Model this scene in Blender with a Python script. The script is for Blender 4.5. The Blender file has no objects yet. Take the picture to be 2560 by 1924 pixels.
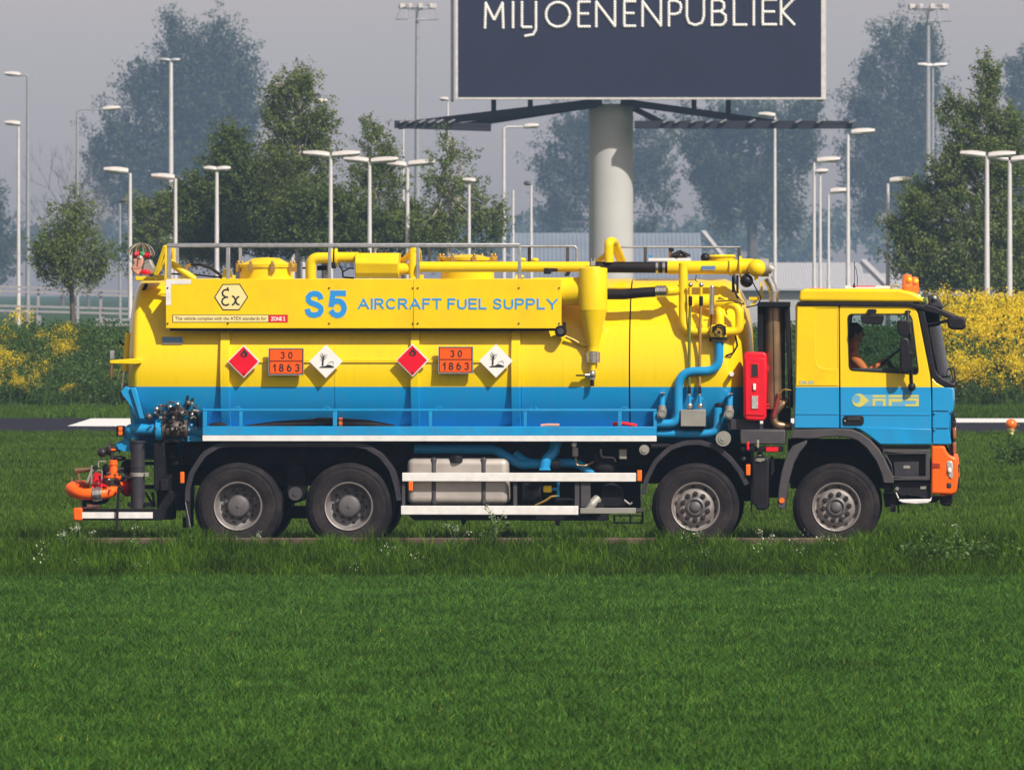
import bpy, bmesh, math, random
import numpy as np
from mathutils import Vector, Matrix, noise
R = math.radians
scene = bpy.context.scene
COL = scene.collection
rng = np.random.default_rng(7)
random.seed(7)

# ------------------------------------------------------------------ camera, light, exposure
CAM_D, CAM_H, HORIZON, F = 120.0, 3.275, 712.0, 24000.0   # metres, metres, photo row, focal length in photo pixels
cam = bpy.data.cameras.new('camera'); camo = bpy.data.objects.new('camera', cam); COL.objects.link(camo)
camo.location = (0, -CAM_D, CAM_H); camo.rotation_euler = (R(90), 0, 0)
cam.sensor_width = 36.0; cam.lens = 36.0 * F / 2560.0; cam.shift_y = -(962.0 - HORIZON) / 2560.0
cam.clip_start = 1.0; cam.clip_end = 9000.0
cam.dof.use_dof = True; cam.dof.focus_distance = CAM_D + 0.3; cam.dof.aperture_fstop = 11.0
scene.camera = camo

SUN_EL, SUN_AZ = 44.0, 37.0      # height; degrees to the right of straight behind the camera
sun_dir = Vector((math.sin(R(SUN_AZ)) * math.cos(R(SUN_EL)), -math.cos(R(SUN_AZ)) * math.cos(R(SUN_EL)), math.sin(R(SUN_EL))))
sl = bpy.data.lights.new('sun', 'SUN'); sl.energy = 4.6; sl.angle = R(0.8); sl.color = (1.0, 0.93, 0.83)
so = bpy.data.objects.new('sun', sl); COL.objects.link(so)
so.rotation_euler = sun_dir.to_track_quat('Z', 'Y').to_euler(); so.location = (30, -60, 60)

world = bpy.data.worlds.new('World'); scene.world = world; world.use_nodes = True
wn = world.node_tree; wn.nodes.clear()
sky = wn.nodes.new('ShaderNodeTexSky'); sky.sky_type = 'NISHITA'; sky.sun_disc = False
sky.sun_elevation = R(SUN_EL); sky.sun_rotation = math.atan2(sun_dir.x, sun_dir.y)
sky.air_density = 1.0; sky.dust_density = 1.2; sky.ozone_density = 1.0
hs = wn.nodes.new('ShaderNodeHueSaturation'); hs.inputs['Saturation'].default_value = 0.35
tint = wn.nodes.new('ShaderNodeMix'); tint.data_type = 'RGBA'; tint.blend_type = 'MULTIPLY'; tint.inputs[0].default_value = 1.0
tint.inputs[7].default_value = (1.0, 0.82, 0.765, 1)
bg = wn.nodes.new('ShaderNodeBackground'); bg.inputs[1].default_value = 0.099
wo = wn.nodes.new('ShaderNodeOutputWorld')
wn.links.new(sky.outputs[0], hs.inputs['Color']); wn.links.new(hs.outputs[0], tint.inputs[6])
wn.links.new(tint.outputs[2], bg.inputs[0]); wn.links.new(bg.outputs[0], wo.inputs[0])
vs = scene.view_settings; vs.view_transform = 'Standard'; vs.look = 'None'; vs.exposure = 0.25; vs.gamma = 1.0; vs.use_curve_mapping = False
scene.cycles.max_bounces = 8; scene.cycles.transparent_max_bounces = 24; scene.cycles.volume_bounces = 0
scene.cycles.use_denoising = True

# ------------------------------------------------------------------ materials
def nodes_of(name):
    m = bpy.data.materials.new(name); m.use_nodes = True
    nt = m.node_tree; return m, nt, nt.nodes['Principled BSDF'], nt.nodes['Material Output']
def link(nt, a, b): nt.links.new(a, b)
def noise_node(nt, scale, detail=4.0, rough=0.55, coord='Object', stretch=None):
    tc = nt.nodes.new('ShaderNodeTexCoord'); n = nt.nodes.new('ShaderNodeTexNoise')
    n.inputs['Scale'].default_value = scale; n.inputs['Detail'].default_value = detail; n.inputs['Roughness'].default_value = rough
    src = tc.outputs[coord]
    if stretch:
        mp = nt.nodes.new('ShaderNodeMapping'); mp.inputs['Scale'].default_value = stretch; link(nt, src, mp.inputs[0]); src = mp.outputs[0]
    link(nt, src, n.inputs['Vector']); return n
def ramp(nt, src, stops):
    r = nt.nodes.new('ShaderNodeValToRGB'); link(nt, src, r.inputs[0]); e = r.color_ramp.elements
    while len(e) < len(stops): e.new(0.5)
    for k, (p, c) in enumerate(stops): e[k].position = p; e[k].color = (*c, 1)
    return r
def mixc(nt, fac, a, b, mode='MIX'):
    m = nt.nodes.new('ShaderNodeMix'); m.data_type = 'RGBA'; m.blend_type = mode
    if isinstance(fac, float): m.inputs[0].default_value = fac
    else: link(nt, fac, m.inputs[0])
    for s, i in ((a, 6), (b, 7)):
        if isinstance(s, tuple): m.inputs[i].default_value = (*s[:3], 1)
        else: link(nt, s, m.inputs[i])
    return m.outputs[2]
def mat(name, col, rough=0.5, metal=0.0, var=0.18, scale=6.0, coat=0.0, bump=0.0, bscale=60.0, spec=0.5, dirt=None, damt=0.3, dscale=3.0):
    m, nt, p, o = nodes_of(name)
    n = noise_node(nt, scale)
    lo = tuple(c * (1 - var) for c in col); hi = tuple(min(1, c * (1 + var * 0.6)) for c in col)
    c = ramp(nt, n.outputs[0], [(0.3, lo), (0.7, hi)]).outputs[0]
    if dirt:
        n2 = noise_node(nt, dscale, 7, 0.7)
        f = ramp(nt, n2.outputs[0], [(0.42, (0, 0, 0)), (0.75, (damt,) * 3)]).outputs[0]
        c = mixc(nt, f, c, dirt)
    link(nt, c, p.inputs['Base Color'])
    rr = nt.nodes.new('ShaderNodeMapRange'); link(nt, n.outputs[0], rr.inputs[0])
    rr.inputs[3].default_value = max(0.03, rough - 0.08); rr.inputs[4].default_value = min(1, rough + 0.1); link(nt, rr.outputs[0], p.inputs['Roughness'])
    p.inputs['Metallic'].default_value = metal; p.inputs['Coat Weight'].default_value = coat; p.inputs['Coat Roughness'].default_value = 0.08
    p.inputs['Specular IOR Level'].default_value = spec
    if bump:
        bn = noise_node(nt, bscale); b = nt.nodes.new('ShaderNodeBump'); b.inputs['Strength'].default_value = bump; b.inputs['Distance'].default_value = 0.02
        link(nt, bn.outputs[0], b.inputs['Height']); link(nt, b.outputs[0], p.inputs['Normal'])
    return m
YEL, BLU = (0.87, 0.61, 0.004), (0.005, 0.29, 0.62)
def livery(name, gloss=0.26, coat=0.45):      # yellow above the paint line at 2.0 m, blue below
    m, nt, p, o = nodes_of(name)
    tc = nt.nodes.new('ShaderNodeTexCoord'); sx = nt.nodes.new('ShaderNodeSeparateXYZ'); link(nt, tc.outputs['Object'], sx.inputs[0])
    g = nt.nodes.new('ShaderNodeMath'); g.operation = 'GREATER_THAN'; link(nt, sx.outputs[2], g.inputs[0]); g.inputs[1].default_value = 2.0
    c = mixc(nt, g.outputs[0], BLU, YEL)
    n = noise_node(nt, 2.2, 6, 0.65, stretch=(1, 1, 0.45)); f = ramp(nt, n.outputs[0], [(0.35, (0, 0, 0)), (0.8, (0.06,) * 3)]).outputs[0]
    c = mixc(nt, f, c, (0.25, 0.17, 0.06))
    n4 = noise_node(nt, 5.0, 5, 0.6, stretch=(4.0, 4.0, 0.16)); f4 = ramp(nt, n4.outputs[0], [(0.52, (0, 0, 0)), (0.75, (0.12,) * 3)]).outputs[0]     # run-down streaks
    c = mixc(nt, f4, c, (0.16, 0.12, 0.05))
    n5 = noise_node(nt, 40.0, 3, 0.6); f5 = ramp(nt, n5.outputs[0], [(0.66, (0, 0, 0)), (0.74, (0.35,) * 3)]).outputs[0]     # specks
    c = mixc(nt, f5, c, (0.2, 0.15, 0.07))
    link(nt, c, p.inputs['Base Color']); p.inputs['Roughness'].default_value = gloss; p.inputs['Specular IOR Level'].default_value = 0.3; p.inputs['Coat Weight'].default_value = coat; p.inputs['Coat Roughness'].default_value = 0.1
    n3 = noise_node(nt, 1.6, 2); b = nt.nodes.new('ShaderNodeBump'); b.inputs['Strength'].default_value = 0.12; b.inputs['Distance'].default_value = 0.05
    link(nt, n3.outputs[0], b.inputs['Height']); link(nt, b.outputs[0], p.inputs['Normal'])
    return m
def leafmat(name, cols, trans=0.25, rough=0.55):
    m, nt, p, o = nodes_of(name)
    g = nt.nodes.new('ShaderNodeNewGeometry')
    k = len(cols); c = ramp(nt, g.outputs['Random Per Island'], [(i / max(1, k - 1), cc) for i, cc in enumerate(cols)]).outputs[0]
    link(nt, c, p.inputs['Base Color']); p.inputs['Roughness'].default_value = rough; p.inputs['Specular IOR Level'].default_value = 0.25
    t = nt.nodes.new('ShaderNodeBsdfTranslucent'); link(nt, c, t.inputs[0])
    mx = nt.nodes.new('ShaderNodeMixShader'); mx.inputs[0].default_value = trans
    link(nt, p.outputs[0], mx.inputs[1]); link(nt, t.outputs[0], mx.inputs[2]); link(nt, mx.outputs[0], o.inputs[0])
    return m
def grassmat(name, a, b, c3, pscale=0.35, pvar=.38, ivar=.26):
    m, nt, p, o = nodes_of(name)
    g = nt.nodes.new('ShaderNodeNewGeometry'); oi = nt.nodes.new('ShaderNodeObjectInfo')
    c = ramp(nt, g.outputs['Random Per Island'], [(0.0, a), (0.6, b), (0.93, b), (1.0, c3)]).outputs[0]
    n = nt.nodes.new('ShaderNodeTexNoise'); n.inputs['Scale'].default_value = pscale; n.inputs['Detail'].default_value = 5; link(nt, oi.outputs['Location'], n.inputs['Vector'])
    f = ramp(nt, n.outputs[0], [(0.3, (1 - pvar,) * 3), (0.7, (1 + pvar * .7,) * 3)]).outputs[0]
    c = mixc(nt, 1.0, c, f, 'MULTIPLY')
    f2 = ramp(nt, oi.outputs['Random'], [(0, (1 - ivar,) * 3), (1, (1 + ivar * .8,) * 3)]).outputs[0]
    c = mixc(nt, 1.0, c, f2, 'MULTIPLY')
    link(nt, c, p.inputs['Base Color']); p.inputs['Roughness'].default_value = 0.8; p.inputs['Specular IOR Level'].default_value = 0.1
    t = nt.nodes.new('ShaderNodeBsdfTranslucent'); link(nt, c, t.inputs[0])
    mx = nt.nodes.new('ShaderNodeMixShader'); mx.inputs[0].default_value = 0.3
    link(nt, p.outputs[0], mx.inputs[1]); link(nt, t.outputs[0], mx.inputs[2]); link(nt, mx.outputs[0], o.inputs[0])
    return m
def glassmat(name, tint_, refl=0.12):
    m, nt, p, o = nodes_of(name)
    tr = nt.nodes.new('ShaderNodeBsdfTransparent'); tr.inputs[0].default_value = (*tint_, 1)
    gl = nt.nodes.new('ShaderNodeBsdfGlossy'); gl.inputs['Roughness'].default_value = 0.03
    lw = nt.nodes.new('ShaderNodeLayerWeight'); lw.inputs[0].default_value = refl
    mx = nt.nodes.new('ShaderNodeMixShader'); link(nt, lw.outputs['Fresnel'], mx.inputs[0]); link(nt, tr.outputs[0], mx.inputs[1]); link(nt, gl.outputs[0], mx.inputs[2])
    link(nt, mx.outputs[0], o.inputs[0]); nt.nodes.remove(p); return m
M = {}
M['livery'] = livery('livery_paint')
DIRT = (0.12, 0.09, 0.06)
M['yellow'] = mat('yellow_paint', YEL, 0.36, var=0.06, scale=2, coat=0.05, spec=0.25, dirt=(0.3, 0.2, 0.05), damt=0.2)
M['blue'] = mat('blue_paint', BLU, 0.36, var=0.12, scale=3, coat=0.08, spec=0.3, dirt=DIRT, damt=0.25, dscale=5)
M['white'] = mat('white_stripe', (0.78, 0.77, 0.75), 0.5, var=0.08, scale=8, dirt=(0.3, 0.25, 0.2), damt=0.25, dscale=6)
M['black'] = mat('black_plastic', (0.010, 0.009, 0.013), 0.45, var=0.3, spec=0.3)
M['dark'] = mat('dark_frame_paint', (0.008, 0.008, 0.012), 0.7, var=0.35, dirt=(0.03, 0.026, 0.026), damt=0.4, spec=0.15)
M['grey'] = mat('grey_plastic', (0.060, 0.057, 0.064), 0.55, var=0.12, dirt=(0.11, 0.09, 0.075), damt=0.35, spec=0.3)
M['fender'] = mat('fender_plastic', (0.030, 0.030, 0.040), 0.5, var=0.15, dirt=(0.09, 0.07, 0.06), damt=0.4, spec=0.3)
M['tyre'] = mat('tyre_rubber', (0.008, 0.007, 0.010), 0.75, var=0.25, dirt=(0.05, 0.04, 0.036), damt=0.6, dscale=4, spec=0.2)
M['sidewall'] = mat('tyre_sidewall', (0.020, 0.017, 0.019), 0.8, var=0.25, dirt=(0.062, 0.047, 0.042), damt=0.65, dscale=4, spec=0.15)
M['rim'] = mat('rim_steel', (0.27, 0.245, 0.235), 0.5, 0.2, var=0.2, dirt=(0.1, 0.07, 0.05), damt=0.5, dscale=8)
M['disc'] = mat('wheel_disc_paint', (0.25, 0.235, 0.235), 0.5, 0.2, var=0.2, dirt=(0.05, 0.035, 0.03), damt=0.5, dscale=8)
M['nut'] = mat('nut_steel', (0.04, 0.034, 0.034), 0.5, 0.4, var=0.3)
M['hub'] = mat('hub_iron', (0.12, 0.115, 0.12), 0.5, 0.2, var=0.25, dirt=DIRT)
M['galv'] = mat('galvanised_steel', (0.36, 0.37, 0.39), 0.5, 0.5, var=0.2, scale=14)
M['steel'] = mat('bright_steel', (0.6, 0.57, 0.53), 0.25, 0.9, var=0.2, scale=10)
M['alu'] = mat('brushed_aluminium', (0.46, 0.42, 0.385), 0.5, 0.3, var=0.1, scale=4, dirt=(0.25, 0.2, 0.15), damt=0.3)
M['brown_steel'] = mat('heat_browned_steel', (0.30, 0.20, 0.11), 0.36, 0.7, var=0.35, scale=3)
M['orange'] = mat('orange_fluorescent', (0.95, 0.13, 0.005), 0.45, var=0.05, coat=0.05, spec=0.25)
M['signal'] = mat('orange_plate', (0.85, 0.105, 0.008), 0.55, var=0.04, spec=0.2)
M['amber'] = mat('amber_lens', (0.9, 0.16, 0.006), 0.25, var=0.08, coat=0.3)
M['red'] = mat('red_plastic', (0.72, 0.008, 0.022), 0.42, var=0.06, coat=0.05, spec=0.3)
M['placard_red'] = mat('placard_red', (0.74, 0.005, 0.025), 0.5, var=0.04, spec=0.2)
M['placard_white'] = mat('placard_white', (0.82, 0.81, 0.78), 0.5, var=0.03)
M['ink'] = mat('black_ink', (0.015, 0.013, 0.015), 0.6, var=0.1)
M['ink_blue'] = mat('blue_lettering', (0.02, 0.27, 0.66), 0.45, var=0.04)
M['ink_edge'] = mat('lettering_outline', (0.62, 0.60, 0.36), 0.5, var=0.04)
M['cream'] = mat('cream_sticker', (0.88, 0.71, 0.30), 0.5, var=0.03)
M['gold'] = mat('pale_gold_lettering', (0.58, 0.55, 0.12), 0.5, var=0.04)
M['pale_blue'] = mat('pale_blue_lettering', (0.12, 0.38, 0.62), 0.5, var=0.04)
M['rubber'] = mat('black_rubber_hose', (0.012, 0.009, 0.011), 0.6, var=0.25, dirt=(0.04, 0.03, 0.026), damt=0.3, spec=0.2)
M['glass'] = glassmat('cab_glass', (0.84, 0.9, 0.9), 0.12)
M['wind'] = glassmat('windscreen_glass', (0.84, 0.93, 0.92), 0.16)
M['sight'] = mat('sight_tube_brown', (0.35, 0.2, 0.06), 0.25, var=0.2, scale=3)
M['sight_green'] = mat('sight_tube_green', (0.15, 0.18, 0.03), 0.25, var=0.4, scale=3)
M['pink'] = mat('faded_red_plastic', (0.6, 0.30, 0.22), 0.55, var=0.12)
M['brass'] = mat('brass', (0.5, 0.32, 0.08), 0.4, 0.7)
M['grate'] = mat('grey_junction_box', (0.30, 0.29, 0.26), 0.5, 0.2, var=0.1)
M['lamp_glass'] = mat('headlamp_glass', (0.55, 0.56, 0.55), 0.15, 0.3, var=0.4, scale=40, coat=0.8)
M['interior'] = mat('cab_interior', (0.10, 0.10, 0.105), 0.8)

# ------------------------------------------------------------------ mesh builder
def fillet(pts, rad, n=6):
    pts = [Vector(p) for p in pts]
    if len(pts) < 3 or rad <= 0: return pts
    out = [pts[0]]
    for i in range(1, len(pts) - 1):
        a, b, c = pts[i - 1], pts[i], pts[i + 1]
        u, v = (a - b), (c - b); lu, lv = u.length, v.length
        u.normalize(); v.normalize(); ang = u.angle(v, math.pi)
        if ang > 3.1: out.append(b); continue
        t = min(rad / math.tan(ang / 2), lu * 0.49, lv * 0.49)
        p, q = b + u * t, b + v * t
        for k in range(n + 1):
            s = k / n; out.append(p * (1 - s) ** 2 + b * 2 * s * (1 - s) + q * s * s)
    out.append(pts[-1]); return out
class MB:
    def __init__(s): s.v = []; s.f = []; s.mi = []; s.slot = 0
    def add(s, vs, fs):
        o = len(s.v); s.v.extend([tuple(p) for p in vs])
        for f in fs: s.f.append([i + o for i in f]); s.mi.append(s.slot)
        return s
    def box(s, x0, x1, y0, y1, z0, z1):
        x0, x1 = sorted((x0, x1)); y0, y1 = sorted((y0, y1)); z0, z1 = sorted((z0, z1))
        return s.add([(x, y, z) for z in (z0, z1) for y in (y0, y1) for x in (x0, x1)],
                     [(0, 2, 3, 1), (4, 5, 7, 6), (0, 1, 5, 4), (2, 6, 7, 3), (0, 4, 6, 2), (1, 3, 7, 5)])
    def prism(s, pts, y0, y1):
        n = len(pts); ar = sum(pts[i][0] * pts[(i + 1) % n][1] - pts[(i + 1) % n][0] * pts[i][1] for i in range(n))
        if ar < 0: pts = pts[::-1]
        v = [(x, y0, z) for x, z in pts] + [(x, y1, z) for x, z in pts]
        return s.add(v, [tuple(range(n)), tuple(range(2 * n - 1, n - 1, -1))] + [(i + n, (i + 1) % n + n, (i + 1) % n, i) for i in range(n)])
    def bar(s, p0, p1, w, h, up=(0, 0, 1)):
        p0, p1 = Vector(p0), Vector(p1); d = (p1 - p0).normalized(); a = d.cross(Vector(up))
        if a.length < 1e-4: a = d.cross(Vector((1, 0, 0)))
        a.normalize(); b = a.cross(d); v = []
        for p in (p0, p1):
            for i, j in ((-1, -1), (1, -1), (1, 1), (-1, 1)): v.append(p + a * i * w / 2 + b * j * h / 2)
        return s.add(v, [(0, 1, 2, 3), (7, 6, 5, 4), (0, 4, 5, 1), (1, 5, 6, 2), (2, 6, 7, 3), (3, 7, 4, 0)])
    def tube(s, pts, r, seg=12, fil=0.0, caps=True):
        pts = fillet(pts, fil) if fil else [Vector(p) for p in pts]
        n = len(pts); rs = r if isinstance(r, (list, tuple)) else [r] * n
        if len(rs) != n: rs = [rs[0] + (rs[-1] - rs[0]) * i / (n - 1) for i in range(n)]
        t = (pts[1] - pts[0]).normalized(); a = t.orthogonal().normalized(); v = []
        for i, p in enumerate(pts):
            d = ((pts[min(i + 1, n - 1)] - pts[max(i - 1, 0)])).normalized()
            a = (a - d * a.dot(d)).normalized(); b = d.cross(a)
            for k in range(seg):
                w = 2 * math.pi * k / seg; v.append(p + (a * math.cos(w) + b * math.sin(w)) * rs[i])
        f = [(i * seg + k, i * seg + (k + 1) % seg, (i + 1) * seg + (k + 1) % seg, (i + 1) * seg + k) for i in range(n - 1) for k in range(seg)]
        if caps: f += [tuple(range(seg - 1, -1, -1)), tuple(range((n - 1) * seg, n * seg))]
        return s.add(v, f)
    def cyl(s, p0, p1, r0, r1=None, seg=20): return s.tube([p0, p1], [r0, r0 if r1 is None else r1], seg)
    def lathe(s, prof, org, axis='x', seg=32):     # prof: (along, radius)
        v = []; o = Vector(org)
        for t, r in prof:
            for k in range(seg):
                w = 2 * math.pi * k / seg; c, q = math.cos(w) * r, math.sin(w) * r
                v.append(o + Vector({'x': (t, c, q), 'y': (c, t, q), 'z': (c, q, t)}[axis]))
        n = len(prof)
        f = [(i * seg + k, i * seg + (k + 1) % seg, (i + 1) * seg + (k + 1) % seg, (i + 1) * seg + k) for i in range(n - 1) for k in range(seg)]
        f += [tuple(range(seg - 1, -1, -1)), tuple(range((n - 1) * seg, n * seg))]
        return s.add(v, f)
    def sphere(s, c, r, seg=14, rings=9, sc=(1, 1, 1)):
        v = []; c = Vector(c)
        for i in range(1, rings):
            a = math.pi * i / rings
            for k in range(seg):
                w = 2 * math.pi * k / seg; v.append(c + Vector((math.sin(a) * math.cos(w) * sc[0], math.sin(a) * math.sin(w) * sc[1], math.cos(a) * sc[2])) * r)
        f = [(i * seg + k, (i + 1) * seg + k, (i + 1) * seg + (k + 1) % seg, i * seg + (k + 1) % seg) for i in range(rings - 2) for k in range(seg)]
        t = len(v); v += [c + Vector((0, 0, r * sc[2])), c - Vector((0, 0, r * sc[2]))]
        f += [(t, k, (k + 1) % seg) for k in range(seg)]; b = (rings - 2) * seg
        f += [(t + 1, b + (k + 1) % seg, b + k) for k in range(seg)]
        return s.add(v, f)
    def plate(s, outer, holes, y0, y1):            # flat plate with openings, in the xz plane
        bm = bmesh.new()
        for lp in [outer] + holes:
            vv = [bm.verts.new((x, y0, z)) for x, z in lp]
            for i in range(len(vv)): bm.edges.new((vv[i], vv[(i + 1) % len(vv)]))
        bmesh.ops.triangle_fill(bm, use_beauty=True, use_dissolve=False, edges=bm.edges[:])
        r = bmesh.ops.extrude_face_region(bm, geom=bm.faces[:])
        for e in r['geom']:
            if isinstance(e, bmesh.types.BMVert): e.co.y = y1
        bm.verts.index_update(); s.add([v.co[:] for v in bm.verts], [[v.index for v in f.verts] for f in bm.faces]); bm.free(); return s
    # ---- truck helpers: Z is a function (a, b, depth) -> point in truck space
    def rb(s, Z, a0, b0, a1, b1, d0, d1):
        p, q = Z(a0, b0, d0), Z(a1, b1, d0); return s.box(p[0], q[0], d0, d1, p[2], q[2])
    def pp(s, Z, pts, d0, d1): return s.prism([(Z(a, b, d0)[0], Z(a, b, d0)[2]) for a, b in pts], d0, d1)
    def tp(s, Z, pts, r, fil=0.0, seg=12): return s.tube([Z(*p) for p in pts], r, seg, fil)
    def build(s, name, m, parent=None, bevel=0.0, ang=38, kind=None, label=None, segs=2, data_only=False):
        me = bpy.data.meshes.new(name); me.from_pydata(s.v, [], s.f)
        for mm in (m if isinstance(m, (list, tuple)) else [m]): me.materials.append(mm)
        if len(me.materials) > 1: me.polygons.foreach_set('material_index', s.mi)
        bm = bmesh.new(); bm.from_mesh(me); bmesh.ops.recalc_face_normals(bm, faces=bm.faces[:]); bm.to_mesh(me); bm.free()
        me.shade_smooth(); me.set_sharp_from_angle(angle=R(ang))
        if data_only: return me
        o = bpy.data.objects.new(name, me); COL.objects.link(o)
        if parent: o.parent = parent
        if bevel:
            b = o.modifiers.new('edge', 'BEVEL'); b.width = bevel; b.segments = segs; b.limit_method = 'ANGLE'; b.angle_limit = R(40); b.harden_normals = False
        if kind: o['kind'] = kind
        if label: o['label'] = label
        return o
def empty(name, loc=(0, 0, 0), parent=None):
    o = bpy.data.objects.new(name, None); COL.objects.link(o); o.location = loc; o.empty_display_size = 0.3
    if parent: o.parent = parent
    return o
def tag(o, label, cat, group=None):
    o['label'] = label; o['category'] = cat
    if group: o['group'] = group
    return o
def dup(o, parent=None, loc=None):
    c = o.copy(); COL.objects.link(c); c.parent = parent
    if loc is not None: c.location = loc
    for ch in list(o.children): dup(ch, c)
    return c
def wpos(u, v, dist):      # point at a distance from the camera, from a position in the 2211-wide view of the photo
    k = 2560 / 2211.0; return Vector(((u * k - 1280) / F * dist, dist - CAM_D, CAM_H + (HORIZON - v * k) / F * dist))
def arcp(cx, cy, rx, ry, a0, a1, n=12): return [(cx + rx * math.cos(R(a0 + (a1 - a0) * i / n)), cy + ry * math.sin(R(a0 + (a1 - a0) * i / n))) for i in range(n + 1)]
_S = [(.93, .73), (.86, .89), (.70, .97), (.48, .99), (.26, .95), (.11, .83), (.11, .68), (.24, .58), (.5, .51), (.77, .44), (.93, .33), (.94, .2), (.82, .06), (.52, .0), (.26, .02), (.09, .12), (.04, .29)]
GLYPH = {'A': (.78, [[(0, 0), (.5, 1)], [(.5, 1), (1, 0)], [(.2, .34), (.8, .34)]]), 'I': (0, [[(.5, 0), (.5, 1)]]), 'R': (.62, [[(0, 0), (0, 1)], [(0, 1), (.6, 1)] + arcp(.62, .76, .34, .24, 90, -90) + [(0, .52)], [(.5, .5), (1, 0)]]),
         'C': (.72, [arcp(.52, .5, .5, .5, 38, 322, 22)]), 'F': (.5, [[(0, 0), (0, 1)], [(0, 1), (1, 1)], [(0, .53), (.85, .53)]]), 'T': (.62, [[(.5, 0), (.5, 1)], [(0, 1), (1, 1)]]),
         'U': (.62, [[(0, 1), (0, .34)] + arcp(.5, .34, .5, .34, 180, 360) + [(1, 1)]]), 'E': (.54, [[(0, 0), (0, 1)], [(0, 1), (1, 1)], [(0, .53), (.92, .53)], [(0, 0), (1, 0)]]), 'L': (.5, [[(0, 1), (0, 0)], [(0, 0), (1, 0)]]),
         'S': (.62, [_S]), 'P': (.6, [[(0, 0), (0, 1)], [(0, 1), (.6, 1)] + arcp(.62, .73, .38, .27, 90, -90) + [(0, .46)]]), 'Y': (.76, [[(0, 1), (.5, .42)], [(1, 1), (.5, .42)], [(.5, .45), (.5, 0)]]),
         'K': (.66, [[(0, 0), (0, 1)], [(1, 1), (0, .42)], [(.32, .58), (1, 0)]]), 'O': (.74, [arcp(.5, .5, .5, .5, 0, 360, 26)]),
         '5': (.58, [[(.92, 1), (.2, 1)], [(.2, 1), (.1, .5)], [(.1, .5), (.3, .62)] + arcp(.52, .32, .46, .33, 100, -90, 14) + [(.25, .04), (.04, .22)]]), '3': (.56, [[(.04, .8)] + arcp(.48, .76, .4, .24, 160, -90, 12), arcp(.46, .26, .48, .26, 90, -160, 14)]),
         '0': (.54, [arcp(.5, .5, .5, .5, 0, 360, 26)]), '1': (.22, [[(1, 0), (1, 1)], [(1, 1), (0, .74)]]), '8': (.54, [arcp(.5, .76, .4, .24, 0, 360, 20), arcp(.5, .26, .5, .26, 0, 360, 22)]),
         '6': (.54, [arcp(.5, .31, .5, .31, 0, 360, 22), [(.02, .36), (.06, .62), (.25, .86), (.6, 1)]])}
def strokes(s, x0, x1, z0, z1, y, m, parent, t=.16, gap=.3, adv=None, name='letter', grow=0.0):
    """monoline lettering: flat ribbons, one object per letter; t = stroke / height."""
    H_ = z1 - z0; tw = t * H_; h = H_ - tw; ws = [GLYPH[c][0] * h if c != ' ' else .22 * H_ for c in s]
    nl = len([c for c in s if c != ' '])
    if adv is None: g = ((x1 - x0) - sum(ws) - tw * nl) / max(1, len(s) - 1)
    else:                                  # fixed gap: stretch the letters instead
        g = adv * H_; sp = .22 * H_ * (len(s) - nl); k_ = ((x1 - x0) - tw * nl - g * (len(s) - 1) - sp) / max(1e-6, sum(ws) - sp); ws = [w * k_ if c != ' ' else w for c, w in zip(s, ws)]
    x = x0
    for c, w in zip(s, ws):
        if c == ' ': x += w + g; continue
        b = MB(); k = 0
        for p in GLYPH[c][1]:
            q = [Vector((x + tw / 2 + a * w if w else x + tw / 2, z0 + tw / 2 + e * h)) for a, e in p]; n = len(q); hw = tw / 2 + grow; v = []
            closed = (q[0] - q[-1]).length < 1e-5
            for i in range(n):
                a_, e_ = q[max(i - 1, 0)], q[min(i + 1, n - 1)]
                if closed and i in (0, n - 1): a_, e_ = q[-2], q[1]
                d = (e_ - a_).normalized(); nn = Vector((-d.y, d.x)); pp = q[i].copy()
                if not closed and i == 0: pp -= d * hw * (.98 if n == 2 else 0)
                if not closed and i == n - 1: pp += d * hw * (.98 if n == 2 else 0)
                yy = y - k * .00025
                v += [(pp.x + nn.x * hw, yy, pp.y + nn.y * hw), (pp.x - nn.x * hw, yy, pp.y - nn.y * hw)]
            b.add(v, [(2 * i, 2 * i + 1, 2 * i + 3, 2 * i + 2) for i in range(n - 1)]); k += 1
        if c == 'A' or c == 'Y' or c == 'K' or c == 'R':      # square the diagonal ends off at the letter's height
            b.v = [(vx, vy, min(max(vz, z0 - grow), z1 + grow)) for vx, vy, vz in b.v]
        b.build(name, m, parent); x += w + tw + g
TEXTS = []
def text(name, s, x0, x1, z0, z1, y, m, parent, bold=0.0, space=1.0, mirror=False):
    TEXTS.append((name, s, x0, x1, z0, z1, y, m, parent, bold, space))
def flush_text():
    tmp = []
    for t in TEXTS:
        c = bpy.data.curves.new('txt', 'FONT'); c.body = t[1]; c.offset = t[9]; c.space_character = t[10]; c.resolution_u = 4
        o = bpy.data.objects.new('txt', c); COL.objects.link(o); tmp.append(o)
    dg = bpy.context.evaluated_depsgraph_get()
    for t, o in zip(TEXTS, tmp):
        me = bpy.data.meshes.new_from_object(o.evaluated_get(dg)); n = len(me.vertices)
        co = np.empty(n * 3, np.float32); me.vertices.foreach_get('co', co); co = co.reshape(-1, 3)
        a, b = co.min(0), co.max(0); out = np.empty_like(co)
        out[:, 0] = t[2] + (co[:, 0] - a[0]) / (b[0] - a[0]) * (t[3] - t[2]); out[:, 2] = t[4] + (co[:, 1] - a[1]) / (b[1] - a[1]) * (t[5] - t[4]); out[:, 1] = t[6]
        me.vertices.foreach_set('co', out.ravel()); me.materials.clear(); me.materials.append(t[7]); me.update()
        r = bpy.data.objects.new(t[0], me); COL.objects.link(r); r.parent = t[8]
    for o in tmp: bpy.data.curves.remove(o.data)
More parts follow.
